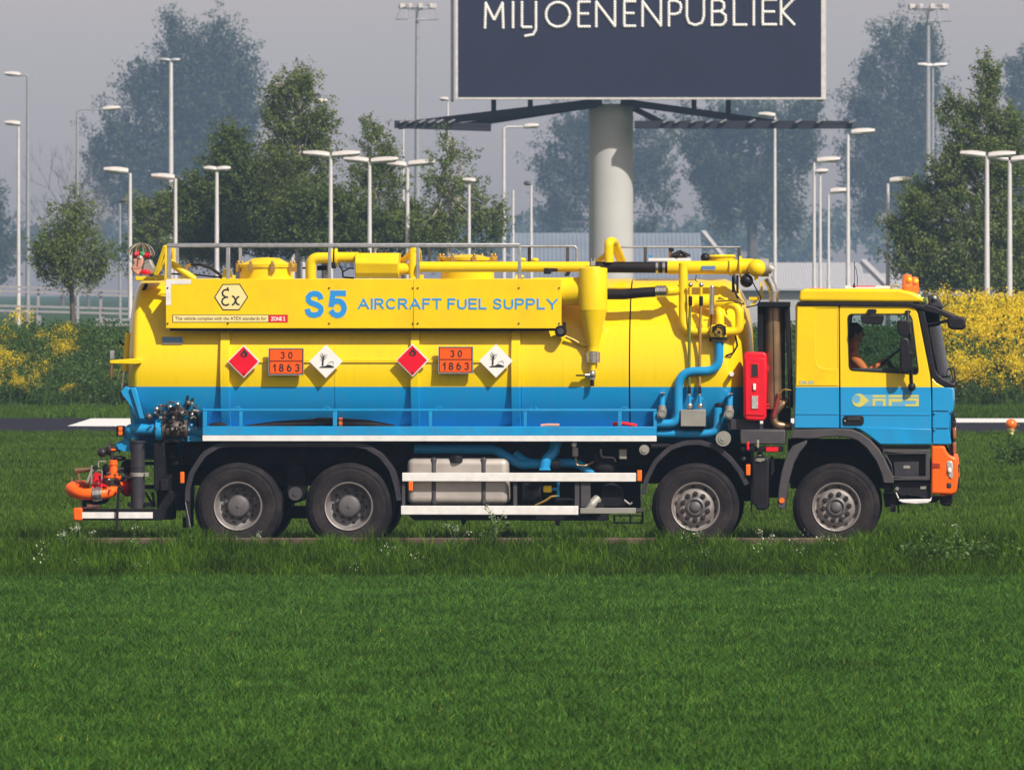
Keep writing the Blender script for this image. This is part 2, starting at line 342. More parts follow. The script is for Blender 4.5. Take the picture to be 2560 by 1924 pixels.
# ------------------------------------------------------------------ setting: ground, road, verge, bank
def ground_mat(name, a, b, scale=0.5, bump=0.3):
    m, nt, p, o = nodes_of(name); n = noise_node(nt, scale, 8, 0.7)
    n2 = noise_node(nt, scale * 14, 4, 0.7)
    c = mixc(nt, 0.5, ramp(nt, n.outputs[0], [(0.3, a), (0.7, b)]).outputs[0], ramp(nt, n2.outputs[0], [(0.3, a), (0.7, b)]).outputs[0])
    link(nt, c, p.inputs['Base Color']); p.inputs['Roughness'].default_value = 0.95; p.inputs['Specular IOR Level'].default_value = 0.1
    bp = nt.nodes.new('ShaderNodeBump'); bp.inputs['Strength'].default_value = bump; link(nt, n2.outputs[0], bp.inputs['Height']); link(nt, bp.outputs[0], p.inputs['Normal'])
    return m
G_SOIL = ground_mat('field_soil', (0.012, 0.028, 0.008), (0.025, 0.05, 0.014))
G_GRASS = ground_mat('meadow_ground', (0.02, 0.045, 0.01), (0.04, 0.085, 0.018))
G_DRY = ground_mat('dry_field', (0.20, 0.14, 0.085), (0.32, 0.23, 0.14), 0.15)
ASPH = mat('asphalt', (0.022, 0.020, 0.030), 0.9, var=0.25, scale=1.2, bump=0.2, bscale=40, spec=0.08)
CONC = mat('kerb_concrete', (0.12, 0.085, 0.063), 0.9, var=0.35, scale=4, bump=0.3, spec=0.2)
PAINT = mat('road_paint', (0.76, 0.75, 0.73), 0.7, var=0.08, scale=5, dirt=(0.35, 0.33, 0.33), damt=0.35, dscale=3)
def sheet(name, profile, m, x0=-1200, x1=1200, nx=1, kind='structure'):     # profile: (y, z) rows
    b = MB(); xs = np.linspace(x0, x1, nx + 1); n = len(xs)
    v = [(x, y, z) for y, z in profile for x in xs]
    b.add(v, [(i * n + k, i * n + k + 1, (i + 1) * n + k + 1, (i + 1) * n + k) for i in range(len(profile) - 1) for k in range(n - 1)])
    return b.build(name, m, kind=kind)
sheet('ground', [(-118, -0.40), (-5.05, -0.40), (-4.9, -0.37), (-2.2, -0.04), (-0.75, 0.07), (-0.7, -0.02), (4.2, -0.02), (4.6, -0.01), (116, -0.01), (119, 0.08), (120.5, 0.18),
                 (128, 1.45), (140, 1.5), (150, 0.9), (175, 0.6), (195, 1.3), (235, 1.6), (320, 0.8), (2200, 0.5)], G_GRASS)
sheet('field', [(-118, -0.31), (-5.0, -0.31)], G_SOIL, -160, 160)
sheet('service_road', [(-0.62, 0.0), (3.9, 0.0)], ASPH, -600, 600)
kb = MB()
kb.box(-600, 600, -0.82, -0.62, -0.1, 0.135); kb.build('kerb', CONC, bevel=0.02, kind='structure')
ra = CAM_D * 0
sheet('road', [(89.5, 0.004), (115.6, 0.004)], ASPH, -900, 900)
def groundpt(px, py, z=0.0):
    d = (CAM_H - z) * F / (py - HORIZON); return ((px - 1280) / F * d, d - CAM_D)
mk = MB(); q = [groundpt(168, 1064.5, .009), groundpt(640, 1066, .009), groundpt(2390, 1055.5, .009), groundpt(2900, 1055, .009), groundpt(2900, 1045.5, .009), groundpt(640, 1045.5, .009), groundpt(228, 1045.5, .009)]
mk.add([(x, y, 0.009) for x, y in q], [tuple(range(len(q)))]); mk.build('road_marking', PAINT, kind='structure')
dry = MB(); dry.add([(-150, 197, 1.32), (-9, 197, 1.32), (-9, 234, 1.61), (-150, 234, 1.61)], [(0, 1, 2, 3)]); dry.build('dry_field', G_DRY, kind='structure')

# ------------------------------------------------------------------ grass and weeds (uncountable): blades scattered by geometry nodes
def blades(n, rad, h, w, lean, seed, hv=0.4):
    r = np.random.default_rng(seed); b = MB()
    for k in range(n):
        a = r.uniform(0, 6.283); q = rad * math.sqrt(r.uniform()); x, y = q * math.cos(a), q * math.sin(a)
        hh = h * r.uniform(1 - hv, 1 + hv * 0.6); t = r.uniform(0, 6.283); lx, ly = math.cos(t) * lean * hh * r.uniform(0.1, 1), math.sin(t) * lean * hh * r.uniform(0.1, 1)
        f = r.uniform(0, 6.283); wx, wy = math.cos(f) * w / 2, math.sin(f) * w / 2
        b.add([(x - wx, y - wy, 0), (x + wx, y + wy, 0), (x + lx * .3 + wx * .9, y + ly * .3 + wy * .9, hh * .6), (x + lx * .3 - wx * .9, y + ly * .3 - wy * .9, hh * .6),
               (x + lx, y + ly, hh * (1 - 0.25 * lean))], [(0, 1, 2, 3), (3, 2, 4)])
    return b
def quads(b, c, n, spread, size, r, flat=0.0):
    for k in range(n):
        p = Vector(c) + Vector(r.normal(0, 1, 3)) * spread; u = Vector(r.normal(0, 1, 3)); u.z *= (1 - flat); u.normalize(); v = u.orthogonal().normalized()
        v = Matrix.Rotation(r.uniform(0, 6.28), 3, u) @ v; s = size * r.uniform(0.6, 1.3)
        b.add([p - u * s * .5, p + v * s * .32, p + u * s * .5, p - v * s * .32], [(0, 1, 2, 3)])
def source(name, meshes, m):
    c = bpy.data.collections.new(name + '_pieces')
    for k, b in enumerate(meshes):
        o = bpy.data.objects.new(name, b.build(name, m, data_only=True)); c.objects.link(o)
    return c
def scatter(name, pieces, quads_, density, smin, smax, seed, label):
    b = MB()
    for q in quads_: b.add(q, [tuple(range(len(q)))])
    o = b.build(name, []); o['kind'] = 'stuff'; o['label'] = label
    g = bpy.data.node_groups.new(name, 'GeometryNodeTree')
    g.interface.new_socket('Geometry', in_out='INPUT', socket_type='NodeSocketGeometry'); g.interface.new_socket('Geometry', in_out='OUTPUT', socket_type='NodeSocketGeometry')
    N = g.nodes.new; gi, go = N('NodeGroupInput'), N('NodeGroupOutput')
    dp = N('GeometryNodeDistributePointsOnFaces'); dp.inputs['Density'].default_value = density; dp.inputs['Seed'].default_value = seed
    ci = N('GeometryNodeCollectionInfo'); ci.inputs['Collection'].default_value = pieces; ci.inputs['Separate Children'].default_value = True; ci.inputs['Reset Children'].default_value = True
    ip = N('GeometryNodeInstanceOnPoints'); ip.inputs['Pick Instance'].default_value = True
    rv = N('FunctionNodeRandomValue'); rv.data_type = 'FLOAT_VECTOR'; rv.inputs[0].default_value = (-0.08, -0.08, 0); rv.inputs[1].default_value = (0.08, 0.08, 6.283); rv.inputs['Seed'].default_value = seed
    rs = N('FunctionNodeRandomValue'); rs.data_type = 'FLOAT'; rs.inputs[2].default_value = smin; rs.inputs[3].default_value = smax; rs.inputs['Seed'].default_value = seed + 1
    L = g.links.new
    L(gi.outputs[0], dp.inputs['Mesh']); L(dp.outputs['Points'], ip.inputs['Points']); L(ci.outputs[0], ip.inputs['Instance'])
    L(rv.outputs[0], ip.inputs['Rotation']); L(rs.outputs[1], ip.inputs['Scale']); L(ip.outputs[0], go.inputs[0])
    md = o.modifiers.new('scatter', 'NODES'); md.node_group = g
    return o
def half(y, extra=1.6): return (y + CAM_D) * 1280 / F * 1.04 + extra
def band(y0, y1, z0, z1, extra=1.6): return [(-half(y0, extra), y0, z0), (half(y0, extra), y0, z0), (half(y1, extra), y1, z1), (-half(y1, extra), y1, z1)]
GM_FIELD = grassmat('crop_leaf', (0.013, 0.052, 0.006), (0.082, 0.196, 0.027), (0.25, 0.30, 0.04), 0.8, .25, .42)
GM_VERGE = grassmat('verge_leaf', (0.020, 0.060, 0.003), (0.076, 0.155, 0.009), (0.16, 0.20, 0.04), 1.3, .55, .5)
GM_MEADOW = grassmat('meadow_leaf', (0.046, 0.095, 0.010), (0.088, 0.165, 0.018), (0.17, 0.2, 0.06), 0.25)
crop = source('crop_tuft', [blades(60, 0.13, 0.115, 0.0072, 0.75, s, 0.65) for s in range(6)], GM_FIELD)
tuft = source('verge_tuft', [blades(40, 0.16, 0.29, 0.010, 0.65, 20 + s, 0.65) for s in range(6)], GM_VERGE)
mead = source('meadow_tuft', [blades(40, 0.2, 0.13, 0.012, 0.6, 40 + s, 0.5) for s in range(4)], GM_MEADOW)
scatter('field_crop', crop, [band(-51, -5.0, -.31, -.31, 2.6)], 84, 0.5, 1.3, 3, 'young green cereal crop covering the near field')
scatter('verge_grass', tuft, [band(-4.9, -2.0, -.37, -0.03, 3)], 60, 0.35, 1.0, 5, 'rougher darker grass verge between crop and road')
scatter('verge_fringe', tuft, [band(-5.5, -4.9, -.34, -.34, 3)], 9, 0.3, 0.75, 6, 'stray verge grass growing into the crop edge')
kerbside = [(-12, -5.2), (-4.3, -3.5), (-2.42, -1.4), (-0.4, 1.1), (1.7, 2.7), (3.78, 12), (4.2, 12)]
scatter('kerb_grass', tuft, [[(a, -1.8, -0.01), (b, -1.8, -0.01), (b, -0.84, 0.06), (a, -0.84, 0.06)] for a, b in kerbside], 26, 0.4, 0.9, 9, 'taller grass tufts growing over the kerb')
scatter('kerb_thin_grass', tuft, [[(-12, -1.6, 0.0), (12, -1.6, 0.0), (12, -0.84, 0.06), (-12, -0.84, 0.06)]], 15, 0.2, 0.42, 10, 'thin grass along the kerb')
scatter('meadow_grass', mead, [band(4.0, 30, -0.01, -0.01, 5), band(30, 89.3, -0.01, -0.01, 6)], 16, 0.7, 1.25, 11, 'green meadow behind the truck')
scatter('road_edge_grass', mead, [band(115.8, 120.5, -0.01, 0.18, 8)], 14, 0.8, 1.3, 13, 'grass strip beyond the far road')
LEAF_W = leafmat('weed_leaf', [(0.026, 0.062, 0.010), (0.058, 0.115, 0.020), (0.095, 0.155, 0.034)], 0.25)
RAPE_Y = leafmat('rape_flower', [(0.58, 0.43, 0.008), (0.82, 0.63, 0.010), (0.70, 0.53, 0.012)], 0.25)
UMBEL = leafmat('white_umbel', [(0.26, 0.32, 0.2), (0.46, 0.5, 0.38)], 0.2)
def weed(seed, h=0.8):
    r = np.random.default_rng(seed); b = blades(12, 0.3, h, 0.018, 0.8, seed, 0.6)
    for k in range(13): quads(b, (r.normal(0, .2), r.normal(0, .2), r.uniform(.03, .95) * h), 16, 0.10, 0.075, r)
    return b
def rape(seed, h=1.0):
    r = np.random.default_rng(seed); b = MB()
    for k in range(9):
        p = Vector((r.normal(0, .2), r.normal(0, .2), h * r.uniform(0.65, 1.08))); quads(b, p, 24, 0.065, 0.046, r)
        if r.uniform() < .5: quads(b, p - Vector((0, 0, .12)), 10, 0.05, 0.036, r)
    return b
weeds = source('bank_weed', [weed(60 + s) for s in range(5)], LEAF_W); flowers = source('rape_head', [rape(80 + s) for s in range(5)], RAPE_Y)
umb = MB(); quads(umb, (0, 0, .55), 10, .05, .06, np.random.default_rng(3)); umbs = source('umbel', [umb], UMBEL)
def slope(t): return (120.8 + 7.4 * t, 0.2 + 1.27 * t) if t <= 1 else (128.2 + 11 * (t - 1), 1.48)
def patch(u0, u1, t0, t1):
    (ya, za), (yb, zb) = slope(t0), slope(t1); x0, x1 = (u0 - 1105.5) * 0.01198, (u1 - 1105.5) * 0.01198
    return [(x0, ya, za), (x1, ya, za), (x1 * (yb + 120) / (ya + 120), yb, zb), (x0 * (yb + 120) / (ya + 120), yb, zb)]
scatter('bank_weeds', weeds, [patch(-700, 2950, 0, 1), patch(-700, 2950, 1, 1.6)], 10, 0.45, 1.0, 15, 'tangled green weeds covering the roadside bank')
scatter('tall_weeds', weeds, [patch(2000, 2850, 0.2, 1), patch(2000, 2850, 1, 1.5)], 9, 1.0, 1.6, 16, 'tall green weeds under the yellow blossom')
scatter('rape_blossom', flowers, [patch(-260, 60, 0.30, .68), patch(30, 120, 0.0, .6), patch(-300, 30, 0.0, .3), patch(95, 168, 0.5, 1.0), patch(-60, 40, 0.85, 1.2), patch(110, 165, 1.0, 1.3)], 3.6, 0.45, 0.8, 17, 'yellow rape blossom in patches on the bank')
scatter('rape_sparse', flowers, [patch(-100, 300, 0.0, 1.1), patch(170, 290, 0.0, 0.1), patch(170, 290, 0.0, 0.1)], 0.5, 0.35, 0.6, 18, 'scattered yellow blossoms on the green bank')
scatter('rape_field', flowers, [patch(2020, 2850, 0.42, 1.0), patch(2020, 2850, 0.6, 1.0), patch(2020, 2850, 1, 1.6)], 6.5, 1.0, 1.45, 19, 'dense yellow rape in flower on the bank')
scatter('rape_lower', flowers, [patch(2020, 2850, 0.02, 0.6), patch(2020, 2850, 0.25, 0.7)], 7.5, 0.6, 1.2, 21, 'thinner yellow rape low on the bank')
scatter('rape_tall', flowers, [patch(2020, 2850, 0.85, 1.1), patch(-60, 165, .9, 1.1)], 0.7, 1.2, 1.95, 20, 'taller single rape stems along the top of the bank')
scatter('bank_umbels', umbs, [patch(200, 300, 0.0, 0.12), patch(2040, 2300, 0, .25), patch(0, 300, 0, 1)], 0.35, 0.7, 1.2, 23, 'white flowers among the bank weeds')
scatter('verge_umbels', umbs, [band(-4.9, -1.2, -0.4, 0.0, 0.5)], 0.5, 0.4, 0.62, 25, 'tiny pale flowers in the verge')

scatter('verge_weeds', weeds, [band(-4.7, -1.9, -.40, -0.02, 0.5)], 1.6, 0.16, 0.34, 27, 'broad-leaved weeds among the verge grass')
# cow parsley plants that can be told apart
STEM = mat('plant_stem', (0.09, 0.16, 0.04), 0.7)
def parsley(px, py_top, d, h, heads, label, seed):
    r = np.random.default_rng(seed); dist = CAM_D + d; x = (px - 1280) / F * dist; zt = CAM_H + (HORIZON - py_top) / F * dist
    root = tag(empty('cow_parsley', (x, d, zt - h)), label, 'wild plant', 'cow parsley in the verge')
    b = MB()
    b.tube([(0, 0, 0), (0.01, 0, h * .5), (0.0, 0, h * .8)], [0.008, 0.006, 0.004], 5)
    for k in range(heads):
        p = Vector((r.normal(0, .09), r.normal(0, .06), h * r.uniform(.62, 1.0))); b.tube([(0.0, 0, h * r.uniform(.3, .55)), (p.x * .6, p.y * .6, p.z - .06), p], 0.004, 5); f = MB(); quads(f, p, 13, 0.02, 0.028, r, 0.6); f.build('flower_head', UMBEL, root, kind='stuff')
    lf = MB()
    for k in range(5): quads(lf, (r.normal(0, .05), r.normal(0, .05), h * r.uniform(.15, .6)), 7, .04, .07, r)
    b.build('stem', STEM, root); lf.build('foliage', LEAF_W, root, kind='stuff')
parsley(1238, 1262, -2.0, 0.6, 7, 'tall white cow parsley in front of the lower side rail', 1)
parsley(1135, 1312, -2.2, 0.45, 4, 'slighter white cow parsley under the lower side rail, nearer the rear wheels', 2)
parsley(155, 1312, -2.3, 0.5, 6, 'white cow parsley below the rear bumper', 3)
parsley(205, 1310, -2.0, 0.5, 4, 'leggy cow parsley below the orange bumper end', 4)
parsley(338, 1400, -3.8, 0.3, 5, 'low white cow parsley out in the verge, away from the kerb', 5)
parsley(628, 1325, -1.6, 0.35, 3, 'small cow parsley against the rearmost tyre', 6)
parsley(1905, 1326, -1.8, 0.42, 4, 'pale cow parsley in front of the gap behind the front wheel', 7)
parsley(1745, 1318, -1.8, 0.4, 3, 'cow parsley against the second front wheel', 8)
parsley(2400, 1300, 1.5, 0.4, 2, 'small cow parsley ahead of the truck', 9)
def bushy(px, py, d, w, h, label, seed):
    r = np.random.default_rng(seed); dist = CAM_D + d; x = (px - 1280) / F * dist
    z = CAM_H + (HORIZON - py) / F * dist; b = MB()
    for k in range(110): quads(b, (r.normal(0, w * .4), r.normal(0, w * .3), abs(r.normal(0, h * .5))), 9, .05, .055, r)
    root = tag(empty('leafy_weed', (x, d, z - .1)), label, 'weed'); f = b.build('foliage', LEAF_W, root, kind='stuff'); f.location = (0, 0, .1)
    sm = MB()
    for k in range(5): sm.tube([(0, 0, -.1), (r.normal(0, w * .2), r.normal(0, w * .15), h * .5 + .1)], [.012, .005], 5)
    sm.build('stem', STEM, root)
bushy(2370, 1405, -3.2, 0.95, 0.26, 'dark leafy weed clump in the verge in front of the cab', 31)
bushy(2535, 1150, 50, 0.5, 0.35, 'leafy weed in the meadow near the amber lamp', 32)

# ------------------------------------------------------------------ trees
BARK = mat('tree_bark', (0.10, 0.085, 0.07), 0.9, var=0.35, scale=3); BIRCH = mat('birch_bark', (0.42, 0.38, 0.35), 0.85, var=0.4, scale=5)
L_DARK = leafmat('leaf_dark', [(0.050, 0.085, 0.014), (0.088, 0.132, 0.022), (0.14, 0.185, 0.034)], 0.3)
L_MID = leafmat('leaf_mid', [(0.070, 0.105, 0.021), (0.13, 0.18, 0.038), (0.21, 0.26, 0.06)], 0.35)
L_POP = leafmat('leaf_poplar', [(0.03, 0.05, 0.018), (0.05, 0.075, 0.028), (0.075, 0.10, 0.04)])
TWIG = mat('bare_twig', (0.13, 0.105, 0.095), 0.9)
def tree(name, label, dist, blobs, trunk, nclump, per, size, leaf, bark, spread=1.0, group=None, limbs=30, trunk_r=0.16, seed=1):
    """blobs: (u, v, ru, rv) crown masses as seen from the camera; trunk: (u_base, v_fork, u_top, v_top)."""
    r = np.random.default_rng(seed)
    if dist > 500: dist *= 2.2; size *= .9; per = int(per * 3.4); nclump = int(nclump * .95); trunk_r *= 2.2; blobs = [(u, v, ru * .92, rv * .94) for u, v, ru, rv in blobs]
    else: size *= .45; per = int(per * 2.9); nclump = int(nclump * (.68 if leaf is L_MID else 1.05)); blobs = [(u, v, ru * .95, rv * .97) for u, v, ru, rv in blobs]
    s = dist * 2560 / 2211.0 / F
    base = wpos(trunk[0], 600, dist); base.z = 0.6 if dist > 280 else 1.0
    root = tag(empty(name, base), label, 'tree', group)
    bl = [(wpos(u, v, dist) - base, ru * s, rv * s) for u, v, ru, rv in blobs]
    wgt = np.array([(a * c) ** 0.9 for _, a, c in bl]); wgt /= wgt.sum(); cs = []
    for k in range(nclump):
        p, a, c = bl[r.choice(len(bl), p=wgt)]; d = r.normal(0, 1, 3); d /= np.linalg.norm(d); q = r.uniform(0.05, 1) ** 0.42
        cs.append(p + Vector((d[0] * a, d[1] * a * 0.85, d[2] * c)) * q)
    V = []; sg = (0.19 if dist < 500 else .95) * spread
    cen = np.repeat(np.array([tuple(c) for c in cs]), per, 0); n = len(cen)
    csz = np.repeat(r.uniform(0.45, 1.3, nclump), per)[:, None]
    axx = (wpos(trunk[2], trunk[3], dist) - base).x; dr = np.array([tuple((Vector((c.x - axx, c.y, 0)).normalized() * .55 + Vector((0, 0, .75)) + Vector(r.normal(0, .45, 3))).normalized()) for c in cs])
    tt = r.uniform(-.5, 1, n)[:, None]; ln = sg * 3.0
    pos = cen + np.repeat(dr, per, 0) * ln * tt * csz + r.normal(0, 1, (n, 3)) * sg * .62 * csz * (1.05 - .6 * np.clip(tt, 0, 1))
    u = r.normal(0, 1, (n, 3)); u /= np.linalg.norm(u, axis=1)[:, None]; w = r.normal(0, 1, (n, 3)); v = np.cross(u, w); v /= np.linalg.norm(v, axis=1)[:, None]
    sz = (size * r.uniform(0.6, 1.35, n))[:, None]
    vv = np.stack([pos - u * sz * .5, pos + v * sz * .36, pos + u * sz * .5, pos - v * sz * .36], 1).reshape(-1, 3)
    me = bpy.data.meshes.new('crown'); me.from_pydata(vv.tolist(), [], np.arange(n * 4).reshape(-1, 4).tolist()); me.materials.append(leaf)
    o = bpy.data.objects.new('crown', me); COL.objects.link(o); o.parent = root
    b = MB(); f, t = wpos(trunk[0] * .7 + trunk[2] * .3, trunk[1], dist) - base, wpos(trunk[2], trunk[3], dist) - base
    ax = [Vector((0, 0, 0)), f * 0.5 + Vector((0.05, 0, 0)), f, f * .5 + t * .5 + Vector((r.normal(0, .15), 0, 0)), t]
    b.tube(ax, [trunk_r, trunk_r * .85, trunk_r * .75, trunk_r * .45, trunk_r * .12], 7)
    b.build('trunk', bark, root)
    lb = MB()
    for k in range(limbs):
        c = cs[r.integers(nclump)]; h = r.uniform(0.15, 0.9); p = f * (1 - h) + t * h
        if p.z > c.z: p = f + (t - f) * max(0, h * .3)
        m_ = p * .45 + c * .55 + Vector(r.normal(0, .12, 3)) - Vector((0, 0, .06 * (c - p).length)); lb.tube([p, m_, c], [trunk_r * .32 * (1 - h * .5), trunk_r * .16, trunk_r * .05], 5, caps=False)
    lb.build('limb', bark, root)
    return root
HZ = 'poplars far behind in the haze'
tree('poplar_tree', 'huge hazy blue poplar with a five-pointed top behind the double lamp', 620, [(400, 130, 60, 75), (460, 120, 45, 60), (510, 150, 40, 60), (350, 200, 70, 90), (450, 230, 90, 110), (520, 250, 40, 90), (300, 190, 25, 60), (370, 330, 110, 120), (260, 320, 60, 90), (480, 340, 80, 120), (215, 360, 28, 50), (290, 420, 80, 60), (385, 75, 14, 26), (372, 62, 9, 18), (432, 70, 14, 22), (470, 68, 12, 24), (445, 64, 8, 15), (500, 90, 10, 26)], (400, 440, 430, 110), 900, 26, 0.42, L_POP, BARK, 1.15, HZ, 50, .45, 11)
tree('poplar_tree', 'hazy poplar with a ragged gap, partly hidden by the billboard column', 640, [(1235, 290, 42, 50), (1185, 360, 34, 55), (1240, 400, 60, 90), (1330, 360, 70, 100), (1400, 330, 50, 80), (1210, 470, 45, 40), (1300, 270, 60, 60), (1420, 420, 40, 50), (1395, 490, 22, 26)], (1310, 520, 1310, 250), 480, 24, 0.42, L_POP, BARK, 1.05, HZ, 35, .4, 12)
tree('poplar_tree', 'broad hazy poplar with a clear trunk, its top under the billboard', 600, [(1610, 260, 110, 60), (1560, 340, 75, 70), (1680, 340, 80, 80), (1540, 400, 50, 50), (1630, 420, 90, 70), (1720, 300, 45, 70), (1560, 470, 35, 35), (1690, 480, 40, 40), (1740, 240, 25, 40), (1500, 300, 30, 60)], (1625, 500, 1620, 260), 620, 25, 0.42, L_POP, BARK, 1.1, HZ, 45, .45, 13)
tree('poplar_tree', 'tall hazy poplar behind the floodlight mast and a faint double lamp', 640, [(1930, 110, 50, 50), (1985, 120, 40, 60), (1900, 200, 65, 70), (1985, 220, 55, 90), (1860, 260, 40, 60), (1920, 320, 80, 90), (1850, 380, 28, 40), (1910, 420, 60, 60), (1980, 380, 60, 100), (1908, 80, 10, 22), (1945, 66, 14, 22), (1982, 72, 11, 20), (1880, 150, 16, 26), (1828, 330, 16, 30), (1870, 460, 30, 30)], (1935, 480, 1950, 90), 640, 25, 0.42, L_POP, BARK, 1.1, HZ, 40, .4, 14)
tree('poplar_tree', 'hazy poplar cut by the view edge beyond the pointed leafy birch', 640, [(2205, 200, 32, 70), (2220, 300, 50, 100), (2235, 400, 60, 90), (2195, 160, 10, 28), (2215, 130, 20, 30)], (2225, 500, 2215, 140), 260, 24, 0.42, L_POP, BARK, 1.0, HZ, 20, .4, 15)
tree('poplar_tree', 'low hazy tree at the edge of the view, behind the two thin lamps', 560, [(-20, 480, 34, 90), (5, 560, 30, 60), (-50, 440, 40, 80)], (-20, 590, -20, 420), 150, 22, 0.4, L_POP, BARK, 1.0, HZ, 14, .3, 16)
NR = 'green trees between the lamps'
tree('birch_tree', 'tall feathery birch rising above the dark thicket', 330, [(640, 200, 42, 40), (655, 185, 22, 28), (610, 260, 45, 60), (670, 270, 48, 55), (625, 330, 60, 60), (690, 330, 30, 40), (640, 400, 80, 60), (600, 215, 18, 24), (648, 168, 12, 12), (700, 260, 18, 30)], (640, 420, 645, 170), 520, 26, 0.19, L_MID, BIRCH, 0.95, NR, 55, .11, 21)
tree('thicket_tree', 'dense dark round tree behind the short double lamp', 335, [(500, 340, 45, 50), (470, 420, 70, 70), (560, 400, 80, 70), (420, 480, 60, 60), (520, 500, 110, 70), (620, 500, 90, 60), (505, 300, 14, 25), (450, 540, 80, 40), (395, 430, 22, 30)], (510, 560, 510, 320), 900, 30, 0.19, L_DARK, BARK, 1.1, NR, 45, .16, 22)
tree('thicket_tree', 'low dark bushy tree under the tall birch', 328, [(680, 450, 70, 60), (740, 470, 60, 50), (700, 520, 90, 40), (640, 470, 50, 60), (780, 500, 60, 40)], (700, 560, 700, 430), 520, 28, 0.19, L_DARK, BARK, 1.0, NR, 30, .14, 23)
tree('birch_tree', 'small birch with a leaning top behind the middle double lamp', 332, [(800, 300, 26, 34), (820, 350, 38, 40), (790, 380, 45, 50), (840, 400, 40, 40), (810, 450, 60, 50), (795, 275, 10, 18), (850, 330, 16, 22)], (810, 430, 800, 275), 260, 24, 0.18, L_MID, BIRCH, 0.9, NR, 34, .09, 24)
tree('birch_tree', 'sparse pale-stemmed birch behind the last of three double lamps', 326, [(965, 330, 26, 40), (950, 400, 45, 50), (1000, 420, 50, 50), (980, 480, 70, 50), (1050, 480, 45, 40), (1075, 450, 20, 25), (930, 490, 60, 45), (1010, 350, 12, 30), (965, 295, 8, 16), (1040, 520, 60, 35)], (968, 440, 965, 290), 330, 22, 0.18, L_MID, BIRCH, 0.95, NR, 50, .09, 25)
tree('thicket_tree', 'low dark scrub joining the small birch and the sparse birch', 336, [(860, 500, 60, 42), (930, 510, 60, 38), (790, 515, 50, 35), (870, 470, 30, 30)], (870, 560, 870, 450), 300, 26, 0.19, L_DARK, BARK, 1.0, NR, 20, .1, 30)
tree('young_tree', 'small round-crowned young tree on a bare trunk beside the rails', 300, [(155, 485, 40, 38), (145, 540, 74, 52), (108, 565, 46, 42), (200, 565, 42, 48), (150, 605, 62, 26), (160, 452, 16, 22)], (155, 640, 157, 470), 300, 24, 0.17, L_MID, BARK, 1.3, NR, 30, .11, 26)
tree('birch_tree', 'leafy birch with a pointed top beside the double lamp above the cab', 322, [(2140, 190, 24, 40), (2120, 240, 42, 45), (2160, 270, 40, 50), (2085, 300, 40, 50), (2130, 340, 80, 60), (2060, 370, 60, 50), (2170, 400, 60, 60), (2000, 440, 70, 55), (2090, 460, 100, 70), (1985, 510, 60, 45), (2060, 550, 110, 60), (2170, 520, 60, 70), (2130, 150, 12, 22), (2145, 160, 8, 18), (2060, 225, 18, 32), (2040, 265, 14, 22), (2000, 570, 90, 60), (2110, 590, 100, 50), (2180, 330, 40, 60), (1955, 500, 40, 40)], (2125, 520, 2140, 165), 1500, 28, 0.19, L_MID, BIRCH, 1.0, NR, 70, .13, 27)
tree('thicket_tree', 'dark bush at the view edge behind the yellow blossom', 335, [(2200, 520, 50, 60), (2160, 590, 70, 40), (2050, 600, 80, 35), (2220, 590, 50, 50)], (2180, 640, 2190, 480), 400, 26, 0.19, L_DARK, BARK, 1.0, NR, 20, .12, 28)
tree('thicket_tree', 'hazy low tree between the single-arm lamp and the dark thicket', 360, [(320, 480, 45, 60), (340, 540, 60, 50), (290, 560, 50, 40), (360, 450, 25, 40)], (325, 620, 325, 430), 300, 24, 0.2, L_MID, BARK, 1.0, NR, 24, .12, 29)
# leafless tree
def bare(label, dist, u, v0, v1, seed):
    r = np.random.default_rng(seed); base = wpos(u, 600, dist); base.z = .5; root = tag(empty('bare_tree', base), label, 'tree'); b, tw = MB(), MB()
    h = wpos(u, v1, dist).z - .5; b.tube([(0, 0, 0), (.1, 0, h * .35), (0, 0, h * .7)], [.22, .16, .07], 7)
    def grow(p, d, ln, rad, lev):
        q = p + d * ln; tw.tube([p, (p + q) / 2 + Vector(r.normal(0, ln * .05, 3)), q], [rad, rad * .8, rad * .55], 4, caps=False)
        if lev < 4:
            for k in range(3 if lev < 3 else 4):
                e = (d + Vector(r.normal(0, .42, 3)) + Vector((0, 0, .12))).normalized(); grow(q, e, ln * r.uniform(.6, .85), rad * .58, lev + 1)
    for k in range(16):
        a = r.uniform(0, 6.28); grow(Vector((0, 0, h * r.uniform(.15, .65))), Vector((math.cos(a) * .7, math.sin(a) * .7, .9)).normalized(), h * .16, .075, 1)
    b.build('trunk', TWIG, root); tw.build('branch', TWIG, root)
bare('leafless grey tree in the haze between the thin lamps and the huge poplar', 1050, 135, 600, 320, 5)
bare('smaller leafless grey tree next to the huge poplar', 1100, 190, 600, 400, 6)
# far wood along the horizon
fw = MB(); r_ = np.random.default_rng(9)
for k in range(1500):
    x = r_.uniform(-230, 230); top = 15 + 8 * noise.noise(Vector((x * .08, 0, 3))) + 2 * noise.noise(Vector((x * .4, 0, 5)))
    quads(fw, (x, 1850 + r_.uniform(0, 60), r_.uniform(.5, 1) ** .6 * max(2, top)), 14, 1.5, 1.7, r_)
o = fw.build('far_wood', L_POP, kind='stuff'); o['label'] = 'distant wood fading into haze on the horizon'

